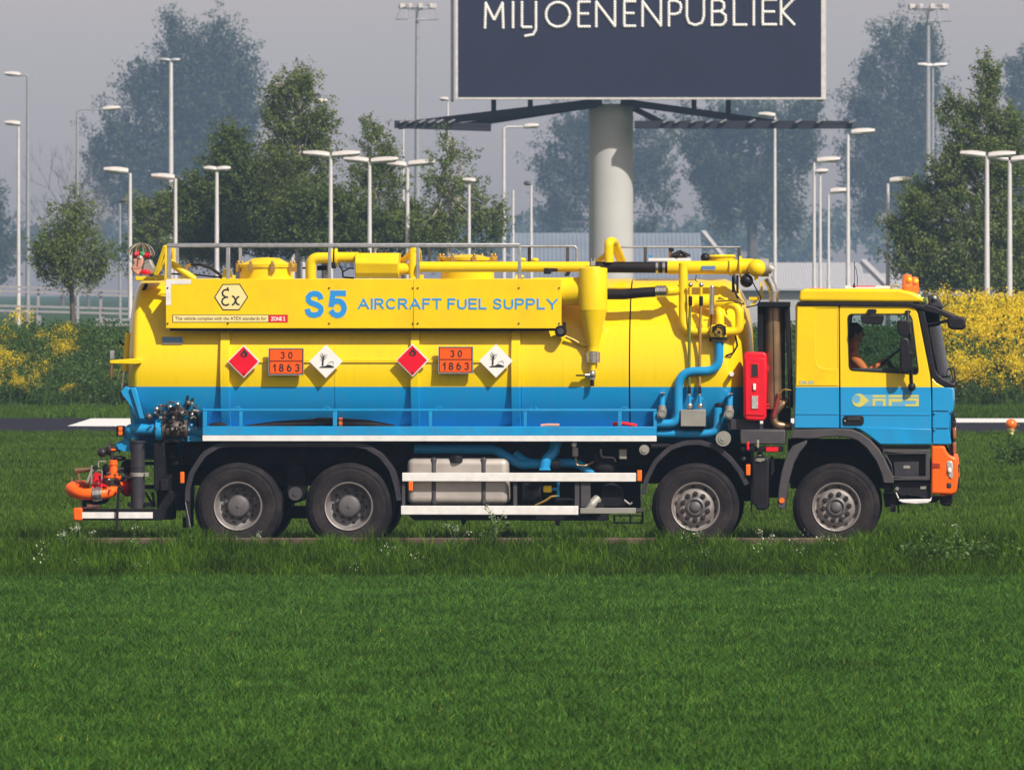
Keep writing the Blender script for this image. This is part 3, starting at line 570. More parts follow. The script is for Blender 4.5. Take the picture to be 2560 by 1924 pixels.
# ------------------------------------------------------------------ lamps
POST = mat('lamp_post_white', (0.66, 0.65, 0.66), 0.5, 0.1, var=0.1, scale=2, dirt=(0.3, 0.28, 0.26), damt=0.3); POSTG = mat('lamp_post_grey', (0.33, 0.35, 0.38), 0.5, 0.3, var=0.12)
HEADM = mat('lamp_head_shell', (0.52, 0.49, 0.47), 0.45, var=0.1); HEADD = mat('lamp_head_dark', (0.07, 0.07, 0.08), 0.5); BOWL = mat('lamp_bowl', (0.45, 0.43, 0.42), 0.2, var=0.15, coat=0.5)
def lamp(label, dist, up, vp, heads, r0=0.055, white=True, group='parking lot lamps', hm=None):
    """up: pole; vp: pole top; heads: (u0, u1, v) spans of lamp heads."""
    s = dist * 2560 / 2211.0 / F; b0 = wpos(up, vp, dist); base = Vector((b0.x, b0.y, 0.5 if dist < 310 else 0.7)); h = b0.z - base.z
    root = tag(empty('street_lamp', base), label, 'street lamp', group); p = MB(); pm = POST if white else POSTG
    p.tube([(0, 0, 0), (0, 0, h * .35), (0, 0, h)], [r0 * 1.35, r0 * 1.1, r0 * .75], 10); p.build('pole', pm, root)
    for u0, u1, v in heads:
        a, e = (wpos(u0, v, dist) - base), (wpos(u1, v, dist) - base); ln = (e - a).length; c = (a + e) / 2; wd = min(max(.28, ln * .36), .4)
        near, far = (a, e) if abs(a.x) < abs(e.x) else (e, a)
        if abs(near.x) > .12:
            ar = MB(); ar.tube([(0, 0, h - .02), (near.x * .15, 0, near.z - .0), (near.x, 0, near.z)], r0 * .55, 7, .2); ar.build('arm', pm, root)
        hd = MB(); n = 9; pr = []
        for k in range(n):
            t = k / (n - 1); x = near.x + (far.x - near.x) * t; pr.append((x, .5 + .5 * math.sin(math.pi * min(1, .22 + t * .74)), t))
        vv, ff = [], []; rise = .05 * (ln / .6)
        for x, q, t in pr:
            for k in range(10):
                w = 2 * math.pi * k / 10; vv.append((x, math.cos(w) * wd * .5 * q, near.z + rise * t + math.sin(w) * (.12 if math.sin(w) > 0 else .08) * q * (1.15 if ln > .5 else .9)))
        ff = [(i * 10 + k, i * 10 + (k + 1) % 10, (i + 1) * 10 + (k + 1) % 10, (i + 1) * 10 + k) for i in range(n - 1) for k in range(10)] + [tuple(range(9, -1, -1)), tuple(range((n - 1) * 10, n * 10))]
        hd.add(vv, ff); ho = hd.build('lamp_head', hm or HEADM, root)
        bw = MB(); bw.sphere((c.x + (far.x - near.x) * .12, 0, near.z + rise * .5 - .03), 1, 12, 6, (ln * .3, wd * .38, .055)); bw.build('bowl', BOWL, ho)
    return root
lamp('thin white lamp nearest the edge, small head turned outward above the rails', 400, 40, 270, [(10, 44, 268)], .07)
lamp('tall grey lamp with a dark drooping head, second from the edge', 430, 60, 166, [(10, 44, 162)], .085, False)
lamp('grey lamp with a long curved arm, rising above the young tree', 430, 167, 240, [(222, 260, 236)], .07, False)
lamp('white single-arm lamp standing just behind the tank end', 300, 281, 374, [(224, 277, 371)], .065)
lamp('short dark lamp half hidden beside the white single-arm lamp', 420, 259, 436, [(259, 279, 434)], .06, False, hm=HEADD)
lamp('tall double lamp in front of the huge hazy poplar', 400, 369, 132, [(343, 368, 131), (389, 370, 131)], .105, hm=POSTG)
lamp('lamp with a dull brownish head, close beside the tall double pole', 330, 379, 386, [(327, 377, 384)], .07)
lamp('short double lamp before the dark round tree', 310, 468, 366, [(440, 468, 366), (498, 469, 366)], .075)
lamp('lamp of which only a pale head shows, higher one beside the birch top', 380, 632, 190, [(580, 612, 187)], .07)
lamp('lamp of which only a head shows, lower one beside the birch top', 380, 655, 222, [(707, 678, 221)], .07)
lamp('big double lamp, first of three above the railing', 310, 714, 336, [(655, 712, 336), (777, 717, 336)], .075)
lamp('big double lamp, middle of three above the railing', 318, 798, 350, [(742, 796, 348), (860, 801, 349)], .075)
lamp('big double lamp, last of three above the railing, beside the sparse birch', 326, 880, 356, [(836, 877, 357), (939, 882, 355)], .075)
lamp('lamp with a small upright head under the billboard corner', 420, 967, 220, [(949, 968, 215)], .06)
lamp('thin headless post below the billboard catwalk', 430, 871, 276, [], .05)
lamp('white lamp with a long side arm, below the billboard corner', 400, 1088, 278, [(1132, 1163, 274)], .08)
lamp('low lamp seen end-on with a flat dark-bellied head, by the sparse birch', 320, 1013, 396, [(999, 1027, 391)], .06)
lamp('short white post without a head near the sparse birch', 380, 1108, 411, [], .06)
lamp('short lamp with a tiny dark head, nearest the billboard pole', 380, 1147, 400, [(1131, 1146, 397)], .065, hm=HEADD)
lamp('tall slim white lamp with its flat head against the billboard catwalk', 400, 1673, 252, [(1638, 1674, 250)], .075)
lamp('tallest of the three clustered lamps above the exhaust, square head to one side', 330, 1758, 351, [(1814, 1764, 348)], .06)
lamp('lamp seen end-on with a round hood in the cluster by the cab', 330, 1771, 374, [(1762, 1788, 371)], .055)
lamp('shortest lamp of the cluster by the cab', 345, 1789, 418, [(1832, 1793, 414)], .055)
lamp('tallest white single lamp above the cab roof', 320, 1831, 291, [(1889, 1838, 287)], .07)
lamp('single lamp half hidden by the leafy birch above the beacon', 325, 1917, 396, [(1968, 1921, 391)], .07)
lamp('faint double lamp behind the tall mast', 520, 2014, 146, [(1982, 2013, 142), (2046, 2015, 142)], .09, False, hm=POST)
lamp('big double lamp in front of the leafy birch, above the blossom', 300, 2131, 337, [(2073, 2128, 336), (2193, 2134, 337)], .085)
lamp('double lamp cut by the view edge, above the blossom', 305, 2180, 346, [(2135, 2177, 344), (2240, 2183, 346)], .085)
def mast(label, u, v, dist):
    b0 = wpos(u, v, dist); root = tag(empty('floodlight_mast', (b0.x, b0.y, .5)), label, 'light mast', 'high floodlight masts'); h = b0.z - .5; p = MB()
    p.tube([(0, 0, 0), (0, 0, h * .5), (0, 0, h)], [.26, .17, .1], 10); p.build('mast_pole', POSTG, root)
    rg = MB(); k = 24
    rg.tube([(math.cos(i * 6.2832 / k) * .95, math.sin(i * 6.2832 / k) * .95, h + .12) for i in range(k + 1)], .05, 6, caps=False)
    rg.tube([(math.cos(i * 6.2832 / k) * 1.25, math.sin(i * 6.2832 / k) * 1.25, h - .55) for i in range(k + 1)], .018, 5, caps=False)
    for i in range(6):
        a = i * 1.0472; rg.tube([(0, 0, h), (math.cos(a) * .95, math.sin(a) * .95, h + .12)], .035, 5); rg.tube([(math.cos(a) * .95, math.sin(a) * .95, h + .12), (math.cos(a) * 1.25, math.sin(a) * 1.25, h - .55)], .014, 4)
    rg.build('lamp_ring', POSTG, root)
    for i in range(9):
        a = i * .698; f = MB(); f.box(-.17, .17, -.13, .13, -.14, .14); fo = f.build('floodlight', HEADM, root, .03); fo.location = (math.cos(a) * .95, math.sin(a) * .95, h + .22); fo.rotation_euler = (0, 0, a)
mast('faint high mast with a floodlight ring, against plain sky', 901, 22, 560)
mast('high mast with a floodlight ring, in front of a hazy poplar', 2004, 24, 520)

# ------------------------------------------------------------------ billboard
BD = 380.0
NAVY = mat('billboard_face', (0.020, 0.023, 0.048), 0.6, var=0.06, scale=.4, spec=.15); FRAMEW = mat('billboard_frame', (0.6, 0.58, 0.56), 0.5); POLEM = mat('billboard_pole', (0.47, 0.465, 0.45), 0.6, var=0.06, scale=.6)
FLOOD = mat('floodlight_shell', (0.22, 0.22, 0.24), 0.5)
CATW = mat('catwalk_steel', (0.008, 0.010, 0.022), 0.7, var=.2)
def bp(u, v, dy=0.0): return wpos(u, v, BD) + Vector((0, dy, 0))
pc = bp(1320, 600); bbo = tag(empty('billboard', (pc.x, pc.y + 1.2, 0.4)), 'giant dark blue billboard with white bulb letters on a thick grey column', 'billboard')
O = Vector(bbo.location)
def q(u, v, dy=0.0): p = bp(u, v, dy) - O; return p
pl = MB(); pr_ = 48 * 1.158 * BD / F
pl.lathe([(0, pr_), (q(0, 224)[2], pr_)], (0, 0, 0), 'z', 40); pl.build('column', POLEM, bbo)
x0, x1 = q(989, 213)[0], q(1771, 211)[0]; zb = q(0, 212)[2]; zt = zb + 6.6
bd = MB(); bd.box(x0, x1, -2.4, -2.15, zb, zt); bd.build('face_panel', NAVY, bbo)
bk = MB(); bk.box(x0 + .05, x1 - .02, 2.15, 2.4, zb, zt); bk.build('back_panel', FRAMEW, bbo)
for n, (a, b_, c, d) in {'frame_side': (x0 - .09, x0, zb - .08, zt), 'frame_side ': (x1, x1 + .19, zb - .08, zt)}.items():
    f = MB(); f.box(a, b_, -2.44, 2.5 if a > 0 else -2.2, c, d); f.build('frame_side', FRAMEW, bbo)
f = MB(); f.box(x0 - .29, x0 - .2, -2.1, 2.4, zb - .08, zt); f.build('side_panel', FRAMEW, bbo)
f = MB(); f.box(x0, x1, -2.46, -2.2, zb - .075, zb); f.build('frame_bottom', FRAMEW, bbo)
f = MB(); f.box(x0 - .1, x1 + .15, -2.46, 2.5, zt, zt + .1); f.build('frame_top', FRAMEW, bbo)
# support truss and catwalks with floodlights
tr = MB()
def tb(u0, v0, d0, u1, v1, d1, w=.16): tr.bar(q(u0, v0, d0), q(u1, v1, d1), w, w)
d = -.2; tb(860, 272, d, 1300, 220, d, .3); tb(960, 277, d + .4, 1290, 226, d + .4, .22); tb(1340, 220, d, 1712, 272, d, .28); tb(1368, 234, d + .3, 1445, 273, d, .22)
for u, v in ((1066, 238), (1145, 232), (1572, 246), (1498, 232)): tb(u, 213, -.6, u, v, -.3, .2)
tr.build('support_truss', CATW, bbo)
for a, b_, v0, v1, side in ((852, 1060, 269, 276, 0), (1370, 1838, 270, 270, 1)):
    w = MB(); w.bar(q(a, v0, -.5), q(b_, v1, -.4), .8, .3); w.bar(q(a, v0 - 4, -.85), q(b_, v1 - 4, -.8), .05, .05); w.build('catwalk', CATW, bbo)
    us = (840, 870, 890, 912, 932, 950, 975) if side == 0 else (1437, 1462, 1497, 1530, 1560, 1622, 1672, 1722, 1768, 1838)
    for u in us:
        fl = MB(); p = q(u, (v0 - 6 if side == 0 else 263), -.9); fl.bar(p + Vector((-.12, 0, -.05)), p + Vector((.14, 0, .07)), .3, .07); fl.bar(p + Vector((0, 0.1, -.18)), p, .04, .04); fl.build('floodlight', FLOOD, bbo)
BULB = mat('bulb_glass', (0.85, 0.84, 0.80), 0.3, var=.03)
ST = {'M': [[(0, 0), (0.04, 1), (.5, .3), (.96, 1), (1, 0)]], 'I': [[(0, 0), (0, 1)]], 'L': [[(0, 1), (0, 0), (1, 0)]], 'J': [[(.75, 1), (.75, -.1), (.55, -.3), (0, -.36)]],
      'O': [[(.5 + .5 * math.cos(a * .3307), .5 + .5 * math.sin(a * .3307)) for a in range(20)]], 'E': [[(1, 1), (0, 1), (0, 0), (1, 0)], [(.08, .52), (.85, .52)]],
      'N': [[(0, 0), (0, 1), (1, 0), (1, 1)]], 'P': [[(0, 0), (0, 1), (.6, 1), (.95, .9), (1, .72), (.9, .54), (.6, .46), (.08, .46)]],
      'U': [[(0, 1), (0, .35), (.12, .1), (.5, 0), (.88, .1), (1, .35), (1, 1)]], 'B': [[(0, 0), (0, 1), (.6, 1), (.85, .9), (.88, .7), (.7, .56), (.08, .54)], [(.7, .52), (.98, .4), (1, .16), (.75, 0), (.08, 0)]],
      'K': [[(0, 0), (0, 1)], [(.95, 1), (.08, .52), (1, 0)]]}
def dots(paths, w, h, step):
    out = []
    for p in paths:
        pts = [(a * w, b * h) for a, b in p]; L = [0]
        for i in range(1, len(pts)): L.append(L[-1] + math.dist(pts[i], pts[i - 1]))
        n = max(2, round(L[-1] / step))
        for k in range(n + 1):
            t = L[-1] * k / n
            for i in range(1, len(pts)):
                if t <= L[i] + 1e-6: u = (t - L[i - 1]) / max(1e-6, L[i] - L[i - 1]); out.append((pts[i - 1][0] + (pts[i][0] - pts[i - 1][0]) * u, pts[i - 1][1] + (pts[i][1] - pts[i - 1][1]) * u)); break
    return out
k_ = 1.158 * BD / F; spans = [(1047, 1093), (1116, 1116), (1139, 1164), (1150, 1184), (1198, 1246), (1273, 1301), (1319, 1364), (1389, 1416), (1434, 1478), (1499, 1528), (1544, 1586), (1604, 1642), (1661, 1690), (1706, 1706), (1729, 1758), (1769, 1800)]
spans = [(1047, 1092), (1116, 1116), (1138, 1160), (1147, 1181), (1197, 1256), (1277, 1304), (1321, 1367), (1390, 1416), (1435, 1480), (1500, 1530), (1544, 1586), (1606, 1640), (1660, 1690), (1709, 1709), (1731, 1763), (1776, 1808)]
sc_ = (1712 - 1047) / (1808 - 1047)
for ch, (a, b_) in zip('MILJOENENPUBLIEK', spans):
    a, b_ = 1047 + (a - 1047) * sc_, 1047 + (b_ - 1047) * sc_
    lm = MB(); z0, h = q(0, 62 - (a - 1047) * .011)[2], 53 * k_
    for dx, dz in dots(ST[ch], max(.001, (b_ - a) * k_), h, .1): lm.sphere((q(a, 0)[0] + dx, -2.42, z0 + dz), .064, 8, 6)
    lm.build('letter', BULB, bbo)

# ------------------------------------------------------------------ hazy buildings, rails, road lamp
ROOF = mat('hall_roof_blue', (0.19, 0.23, 0.29), 0.5, var=0.1, scale=.5); WALLB = mat('hall_wall_pale', (0.35, 0.36, 0.38), 0.7, var=.08); ROOF2 = mat('hall_roof_pale', (0.40, 0.41, 0.44), 0.6, var=.08); TRIM = mat('gable_trim', (0.45, 0.45, 0.46), 0.6); DARKW = mat('hall_gable_dark', (0.08, 0.12, 0.18), 0.6)
def hall(name, label, dist, u0, u1, vr, ve, ridge_back, roofm, wallm, gablem):
    a, b_ = wpos(u0, vr, dist), wpos(u1, vr, dist); ze = wpos(0, ve, dist).z; zr = a.z; root = tag(empty(name, (a.x, a.y, .4)), label, 'building'); w = b_.x - a.x; d = ridge_back; zr -= .4; ze -= .4
    wb = MB(); wb.box(.1, w - .1, .1, 2 * d - .1, 0, ze - .05); wb.build('wall', wallm, root)
    for s in (0, 1):
        rf = MB(); y0 = -.3 if s == 0 else 2 * d + .3; n = 46
        for k in range(n):      # standing-seam strips
            xa, xb = -.2 + (w + .4) * k / n, -.2 + (w + .4) * (k + .93) / n
            rf.add([(xa, y0, ze), (xb, y0, ze), (xb, d, zr), (xa, d, zr), (xa, y0, ze - .12), (xb, y0, ze - .12), (xb, d, zr - .12), (xa, d, zr - .12)], [(0, 1, 2, 3), (7, 6, 5, 4), (0, 4, 5, 1), (1, 5, 6, 2), (2, 6, 7, 3), (3, 7, 4, 0)])
        rf.build('roof', roofm, root)
    g = MB(); g.prism([(0, ze), (2 * d, ze), (d, zr - .13)], 0, .15); m = g.build('gable', gablem, root); m.rotation_euler = (0, 0, R(90)); m.location = (w, 0, 0)
    return root, w, ze, zr, d
root, w, ze, zr, d = hall('storage_hall', 'long grey-blue roofed hall in the haze behind the billboard column', 560, 1110, 1512, 501, 600, 9, ROOF, WALLB, DARKW)
t = MB(); t.bar((w + .35, d, zr + .05), (w + 2.2, -.3, ze + .1), .25, .2); t.build('gable_trim', TRIM, root)
root, w, ze, zr, d = hall('storage_hall', 'pale roofed hall in the haze behind the exhaust stack', 500, 1600, 1862, 566, 622, 7, ROOF2, WALLB, DARKW)
t = MB(); t.bar((w + .3, d, zr + .05), (w + 1.3, -.3, ze + .1), .3, .25); t.build('gable_trim', TRIM, root)
root, w, ze, zr, d = hall('storage_hall', 'low pale shed beyond the cab roof and the lamp cluster', 540, 1850, 2080, 590, 640, 6, ROOF2, WALLB, WALLB)
RAIL = mat('guard_rail_zinc', (0.30, 0.30, 0.33), 0.5, 0.2, var=.12)
def rail(label, dist, u0, v0, u1, v1, posts, h=.3):
    a, b_ = wpos(u0, v0, dist), wpos(u1, v1, dist); root = tag(empty('guard_rail', (a.x, a.y, 1.2)), label, 'guard rail', 'guard rails beside the embankment'); o_ = Vector(root.location); m = MB()
    for dz in (0, -.16): m.bar(a - o_ + Vector((0, 0, dz)), b_ - o_ + Vector((0, 0, dz)), .05, .075)
    m.build('rail_beam', RAIL, root)
    for k in range(posts):
        p = a.lerp(b_, (k + .5) / posts) - o_; pm = MB(); pm.box(p.x - .05, p.x + .05, p.y + .04, p.y + .14, -.4, p.z + .03); pm.build('rail_post', RAIL, root)
rail('upper guard rail behind the young tree, above the dry strip', 350, -120, 613, 285, 630, 3)
rail('lower guard rail behind the young tree, below the dry strip', 318, -120, 657, 290, 667, 3)
rail('short end frame of railing next to the tank end', 296, 207, 690, 300, 690, 2)
cx, cy = groundpt(2528, 1094); bl = tag(empty('marker_lamp', (cx, cy, 0)), 'small amber marker lamp on a stub post in the meadow ahead of the truck', 'marker lamp'); zz = 0.0
m = MB(); m.cyl((0, 0, 0), (0, 0, .14), .05, .05, 12); m.cyl((0, 0, .14), (0, 0, .2), .07, .1, 12); m.build('stub_post', M['cream'], bl)
m = MB(); m.sphere((0, 0, .29), .125, 16, 10, (1, 1, .95)); m.build('lens', M['amber'], bl)

# ------------------------------------------------------------------ haze
hz = MB(); hz.box(-720, 720, -124, 2210, -1.6, 62); hz = hz.build('haze', []); hz['kind'] = 'stuff'; hz['label'] = 'pale blue summer haze'
m = bpy.data.materials.new('haze_air'); m.use_nodes = True; nt = m.node_tree; nt.nodes.clear()
pv = nt.nodes.new('ShaderNodeVolumePrincipled'); pv.inputs['Color'].default_value = (0.43, 0.66, 1.0, 1); pv.inputs['Density'].default_value = 0.00025; pv.inputs['Anisotropy'].default_value = 0.0
mo = nt.nodes.new('ShaderNodeOutputMaterial'); link(nt, pv.outputs[0], mo.inputs['Volume']); hz.data.materials.append(m)
# ------------------------------------------------------------------ the tanker truck
YAW = R(3.0); cY, sY = math.cos(YAW), math.sin(YAW)
truck = tag(empty('tanker_truck', (0, 0, 0)), 'yellow and blue four axle aircraft fuel supply tanker truck driving on the road', 'tanker truck')
truck.rotation_euler = (0, 0, -YAW)
def T(X, Y, d):                       # photo position at truck depth d -> truck space (x along, d across, z up)
    k = (X - 1280) / F; x = (k * CAM_D + k * d * cY - d * sY) / (cY + k * sY); wy = -x * sY + d * cY
    return (x, d, CAM_H + (HORIZON - Y) / F * (CAM_D + wy))
def zone(ox, oy): return lambda a, b, d=0.0: T(ox + a / 3.45625, oy + b / 3.45625, d)
A, B, C, D = zone(140, 560), zone(700, 560), zone(1300, 560), zone(1860, 660)
E, Fz, G, H = zone(140, 960), zone(700, 960), zone(1300, 960), zone(1860, 960)
def P(name, mb, m, parent=None, bevel=0.0, **k):
    if isinstance(parent, float): parent, bevel = None, parent
    return mb.build(name, m, parent or truck, bevel, **k)
Y_, B_, K_ = M['yellow'], M['blue'], M['black']

# ---- tank
TC, TR = 1.25, 1.15; TZ = T(600, 696, TC)[2] - TR
xa, xb, xc = T(366, 840, TC)[0], T(1581, 840, TC)[0], T(1584.5, 840, TC)[0]; xd = T(1800, 840, TC)[0]
def head(x, sgn, dep, n=14): return [(x + sgn * dep * math.sin(math.pi / 2 * i / n), max(.002, TR * math.cos(math.pi / 2 * i / n) ** .55)) for i in range(n + 1)]
hl = head(xa, -1, .185)[::-1]
b = MB(); b.lathe(hl + [(xa + (xb - xa) * i / 8, TR) for i in range(1, 9)] + [(xb, TR - .05)], (0, TC, TZ), 'x', 72); tank = P('tank', b, M['livery'], ang=50)
b = MB(); b.lathe([(xc, TR - .06), (xc, TR)] + [(xc + (xd - xc) * i / 3, TR) for i in range(1, 4)] + head(xd, 1, .42)[1:], (0, TC, TZ), 'x', 72); tankf = P('front_tank', b, M['livery'], ang=50)
b = MB(); b.lathe([(xb - .01, TR - .035), (xc + .01, TR - .035)], (0, TC, TZ), 'x', 48); P('tank_joint', b, M['rubber'])
def ring(F_, a0, a1, dr=.07, a_from=100, a_to=262):      # flat band round the tank, from the near top down to the belly
    x0, x1 = F_(a0, 1000, .1)[0], F_(a1, 1000, .1)[0]; b = MB(); v, f = [], []; n = 30
    for i in range(n + 1):
        w = R(a_from + (a_to - a_from) * i / n); c, s_ = math.cos(w), math.sin(w)
        for x, r in ((x0, TR - .02), (x0, TR + dr), (x1, TR + dr), (x1, TR - .02)): v.append((x, TC - r * math.sin(w), TZ + r * math.cos(w)))
    # angle measured from the top, towards the near side
    for i in range(n): f += [(i * 4 + k, i * 4 + (k + 1) % 4, i * 4 + 4 + (k + 1) % 4, i * 4 + 4 + k) for k in range(4)]
    f += [(0, 1, 2, 3), (n * 4 + 3, n * 4 + 2, n * 4 + 1, n * 4)]
    b.add(v, f); return b
for F_, a0, a1 in ((A, 1420, 1500), (B, 1128, 1203), (B, 1998, 2075)): P('tank_rib', ring(F_, a0, a1, .06, 8, 172), M['livery'], .006)
for F_, a0 in ((B, 474), (C, 12)): P('weld_seam', ring(F_, a0, a0 + 5, .006, 8, 172), M['livery'])
# ---- sign board along the walkway
b = MB(); b.rb(A, 948, 474, 948 + 10, 911, -.02, .02)
x0, z1 = A(948, 474, -.02)[0], A(948, 474, -.02)[2]; x1, z0 = C(358, 900, -.02)[0], C(358, 902, -.02)[2]
xm = B(1150, 0, -.02)[0]
bd_ = []
for a_, c_ in ((x0, xm - .002), (xm + .002, x1)):
    b = MB(); b.box(a_, c_, -.02, .015, z0, z1); bd_.append(P('sign_panel', b, Y_, bevel=.006))
bb = MB(); bb.box(x0 + .05, x1 - .05, .02, .06, z0 - .03, z0 + .03); P('panel_rail', bb, M['dark'])
wk = MB(); wk.box(x0, x1, .02, .62, z1 - .18, z1 - .13); P('walkway', wk, M['galv'])
def decal(name, Fn, pts, m, par, d=-.0235): return P(name, MB().add([(Fn(a, b_, d)[0], d, Fn(a, b_, d)[2]) for a, b_ in pts], [tuple(range(len(pts)))]), m, par)
def tx(name, s, Fn, a0, b0, a1, b1, m, par, d=-.026, bold=0.0, sp=1.0):
    p, q_ = Fn(a0, b0, d), Fn(a1, b1, d); text(name, s, p[0], q_[0], q_[2], p[2], d, m, par, bold, sp)
sp0 = bd_[0]
def st(s_, Fn, a0, b0, a1, b1, m, par, d, **k):
    p, q_ = Fn(a0, b0, d), Fn(a1, b1, d); strokes(s_, p[0], q_[0], q_[2], p[2], d, m, par, **k)
st('S5', B, 208, 574, 580, 810, M['ink_edge'], sp0, -.0225, t=.2, adv=.1, grow=.006, name='letter_outline'); st('S5', B, 208, 574, 580, 810, M['ink_blue'], sp0, -.0245, t=.2, adv=.1)
st('AIRCRAFT FUEL SUPPLY', B, 673, 642, 2072 + 328, 736, M['ink_edge'], sp0, -.0225, t=.16, adv=.17, grow=.004, name='letter_outline'); st('AIRCRAFT FUEL SUPPLY', B, 673, 642, 2072 + 328, 736, M['ink_blue'], sp0, -.0245, t=.16, adv=.17)
hexa = [(1366, 631), (1438, 518), (1590, 516), (1661, 631), (1584, 745), (1440, 745)]; hc = (1513, 631)
decal('hexagon_border', A, hexa, M['ink'], sp0, -.0225); decal('hexagon_sign', A, [(hc[0] + (a - hc[0]) * .93, hc[1] + (b_ - hc[1]) * .92) for a, b_ in hexa], M['cream'], sp0, -.0245)
b = MB()
for pts in ([(1496, 574), (1478, 566), (1452, 570), (1437, 590), (1442, 615), (1465, 630), (1487, 632)], [(1465, 632), (1440, 646), (1433, 672), (1446, 696), (1474, 702), (1495, 690)], [(1484, 566), (1484, 549)],
            [(1520, 622), (1538, 628), (1550, 655), (1562, 690), (1586, 698)], [(1584, 626), (1568, 632), (1553, 658), (1538, 690), (1520, 700)]):
    b.tp(A, [(p[0], p[1], -.027) for p in pts], .011, .02, 6)
for i, v in enumerate(b.v): b.v[i] = (v[0], -.0265 + (v[1] + .027) * .1, v[2])
P('ex_symbol', b, M['ink'], sp0)
decal('sticker_border', A, [(1006, 783), (2003, 783), (2003, 850), (1006, 850)], M['ink'], sp0, -.0225); decal('notice_sticker', A, [(1012, 788), (1834, 788), (1834, 845), (1012, 845)], M['cream'], sp0, -.0245); decal('zone_sticker', A, [(1838, 785), (2001, 785), (2001, 848), (1838, 848)], M['red'], sp0, -.0245)
tx('lettering', 'This vehicle complies with the ATEX standards for', A, 1028, 800, 1818, 838, M['dark'], sp0, -.0262, .006); tx('lettering', 'ZONE 2', A, 1856, 800, 1980, 836, M['placard_white'], sp0, -.0262, .03)
decal('peeled_sticker', A, [(950, 478), (1165, 478), (1165, 518), (992, 520), (992, 700), (950, 700)], M['white'], sp0)
for a, F_ in ((965, A), (1485, A), (425, B), (1148, B), (1191, B), (2064, B), (338, C)):
    for b_ in (552, 858):
        bo = MB(); p = F_(a, b_, -.02); bo.cyl((p[0], -.03, p[2]), (p[0], -.018, p[2]), .011, .011, 10); P('bolt', bo, M['nut'], sp0 if p[0] < xm else bd_[1])
def koks(Fn, a0, b0, a1, b1, d, par):
    decal('maker_sticker', Fn, [(a0, b0), (a1, b0), (a1, b1), (a0, b1)], M['grate'], par, d); h = b1 - b0
    st('KOKS', Fn, a0 + 6, b0 + h * .1, a1 - 6, b0 + h * .7, M['ink_blue'], par, d - .004, t=.26, adv=.12)
p = A(1008, 1000, .15); ry = TC - math.sqrt(TR ** 2 - (p[2] - TZ) ** 2) - .035
koks(A, 918, 972, 1095, 1036, ry, tank)

# ---- hazard placards on a mounting strip
zs0, zs1 = B(0, 1196, .03)[2], B(0, 1185, .03)[2]
b = MB(); b.box(A(1500, 0, .07)[0], B(2010, 0, .07)[0], .085, .11, zs0, zs0 + .035); P('placard_strip', b, Y_)
def diamond(Fn, ca, cb, w, kind, parent=truck):
    d0 = -.005; c = Fn(ca, cb, d0); s = w / 3.45625 / 200; 
    def dm(k, d, d2): return MB().prism([(c[0] - s * k, c[2]), (c[0], c[2] + s * k), (c[0] + s * k, c[2]), (c[0], c[2] - s * k)], d, d2)
    root = P('hazard_placard', dm(1, d0, d0 + .02), M['placard_white'] if kind == 'env' else M['white'], label='red flammable liquid diamond' if kind != 'env' else 'white dead tree and fish diamond')
    def sym(nm, pts, m, d): return P(nm, MB().add([(c[0] + a * s, d, c[2] + b_ * s) for a, b_ in pts], [tuple(range(len(pts)))]), m, root)
    if kind != 'env':
        k = .93; sym('red_field', [(-k, -.0), (-.02, k - .02), (k - .05, .0), (0, -k)], M['placard_red'], d0 - .003)
        fl = [(-.22, .42), (-.2, .56), (-.12, .52), (-.1, .66), (0, .74), (.0, .86), (.1, .74), (.12, .6), (.18, .66), (.24, .5), (.2, .36), (.1, .28), (-.1, .28)]
        sym('flame_symbol', [(a, b_ * .92) for a, b_ in fl], M['ink'], d0 - .006)
        sym('flame_core', [(-.1, .4), (-.02, .5), (.06, .42), (.02, .32), (-.06, .32)], M['placard_red'], d0 - .009)
        text('lettering', '3', c[0] - s * .05, c[0] + s * .05, c[2] - s * .86, c[2] - s * .68, d0 - .006, M['ink'], root, .04)
    else:
        b = MB(); S_ = lambda a, z: Vector((c[0] + a * s, d0 - .004, c[2] + z * s))
        for pts, r0, r1 in (([(-.2, -.25), (-.18, .05), (-.15, .2)], .045, .03), ([(-.17, .1), (-.3, .32), (-.34, .4)], .022, .008), ([(-.16, .15), (-.05, .35), (.08, .4)], .022, .008), ([(-.16, .15), (-.2, .4), (-.28, .52)], .02, .008), ([(-.16, .15), (-.1, .48)], .018, .006), ([(-.17, .05), (0, .22), (.06, .3)], .018, .006), ([(-.18, .0), (-.36, .16)], .016, .006)):
            b.tube([S_(*p) for p in pts], [r0 * s * 1.3, r1 * s * 1.3], 6)
        for i, v in enumerate(b.v): b.v[i] = (v[0], d0 - .004 + (v[1] - d0 + .004) * .05, v[2])
        P('tree_symbol', b, M['ink'], root)
        sym('ground_symbol', [(-.42, -.38), (-.3, -.3), (-.05, -.28), (.1, -.34), (.45, -.34), (.5, -.38)], M['ink'], d0 - .004)
        sym('fish_symbol', [(-.1, -.3), (.1, -.2), (.3, -.22), (.42, -.3), (.5, -.24), (.46, -.36), (.2, -.36)], M['ink'], d0 - .007)
        b = MB(); b.tube([S_(*p) for p in [(.08, -.22), (.18, -.08), (.36, 0), (.46, -.06), (.42, -.2)]], .012 * s, 5)
        P('wave_symbol', b, M['grey'], root)
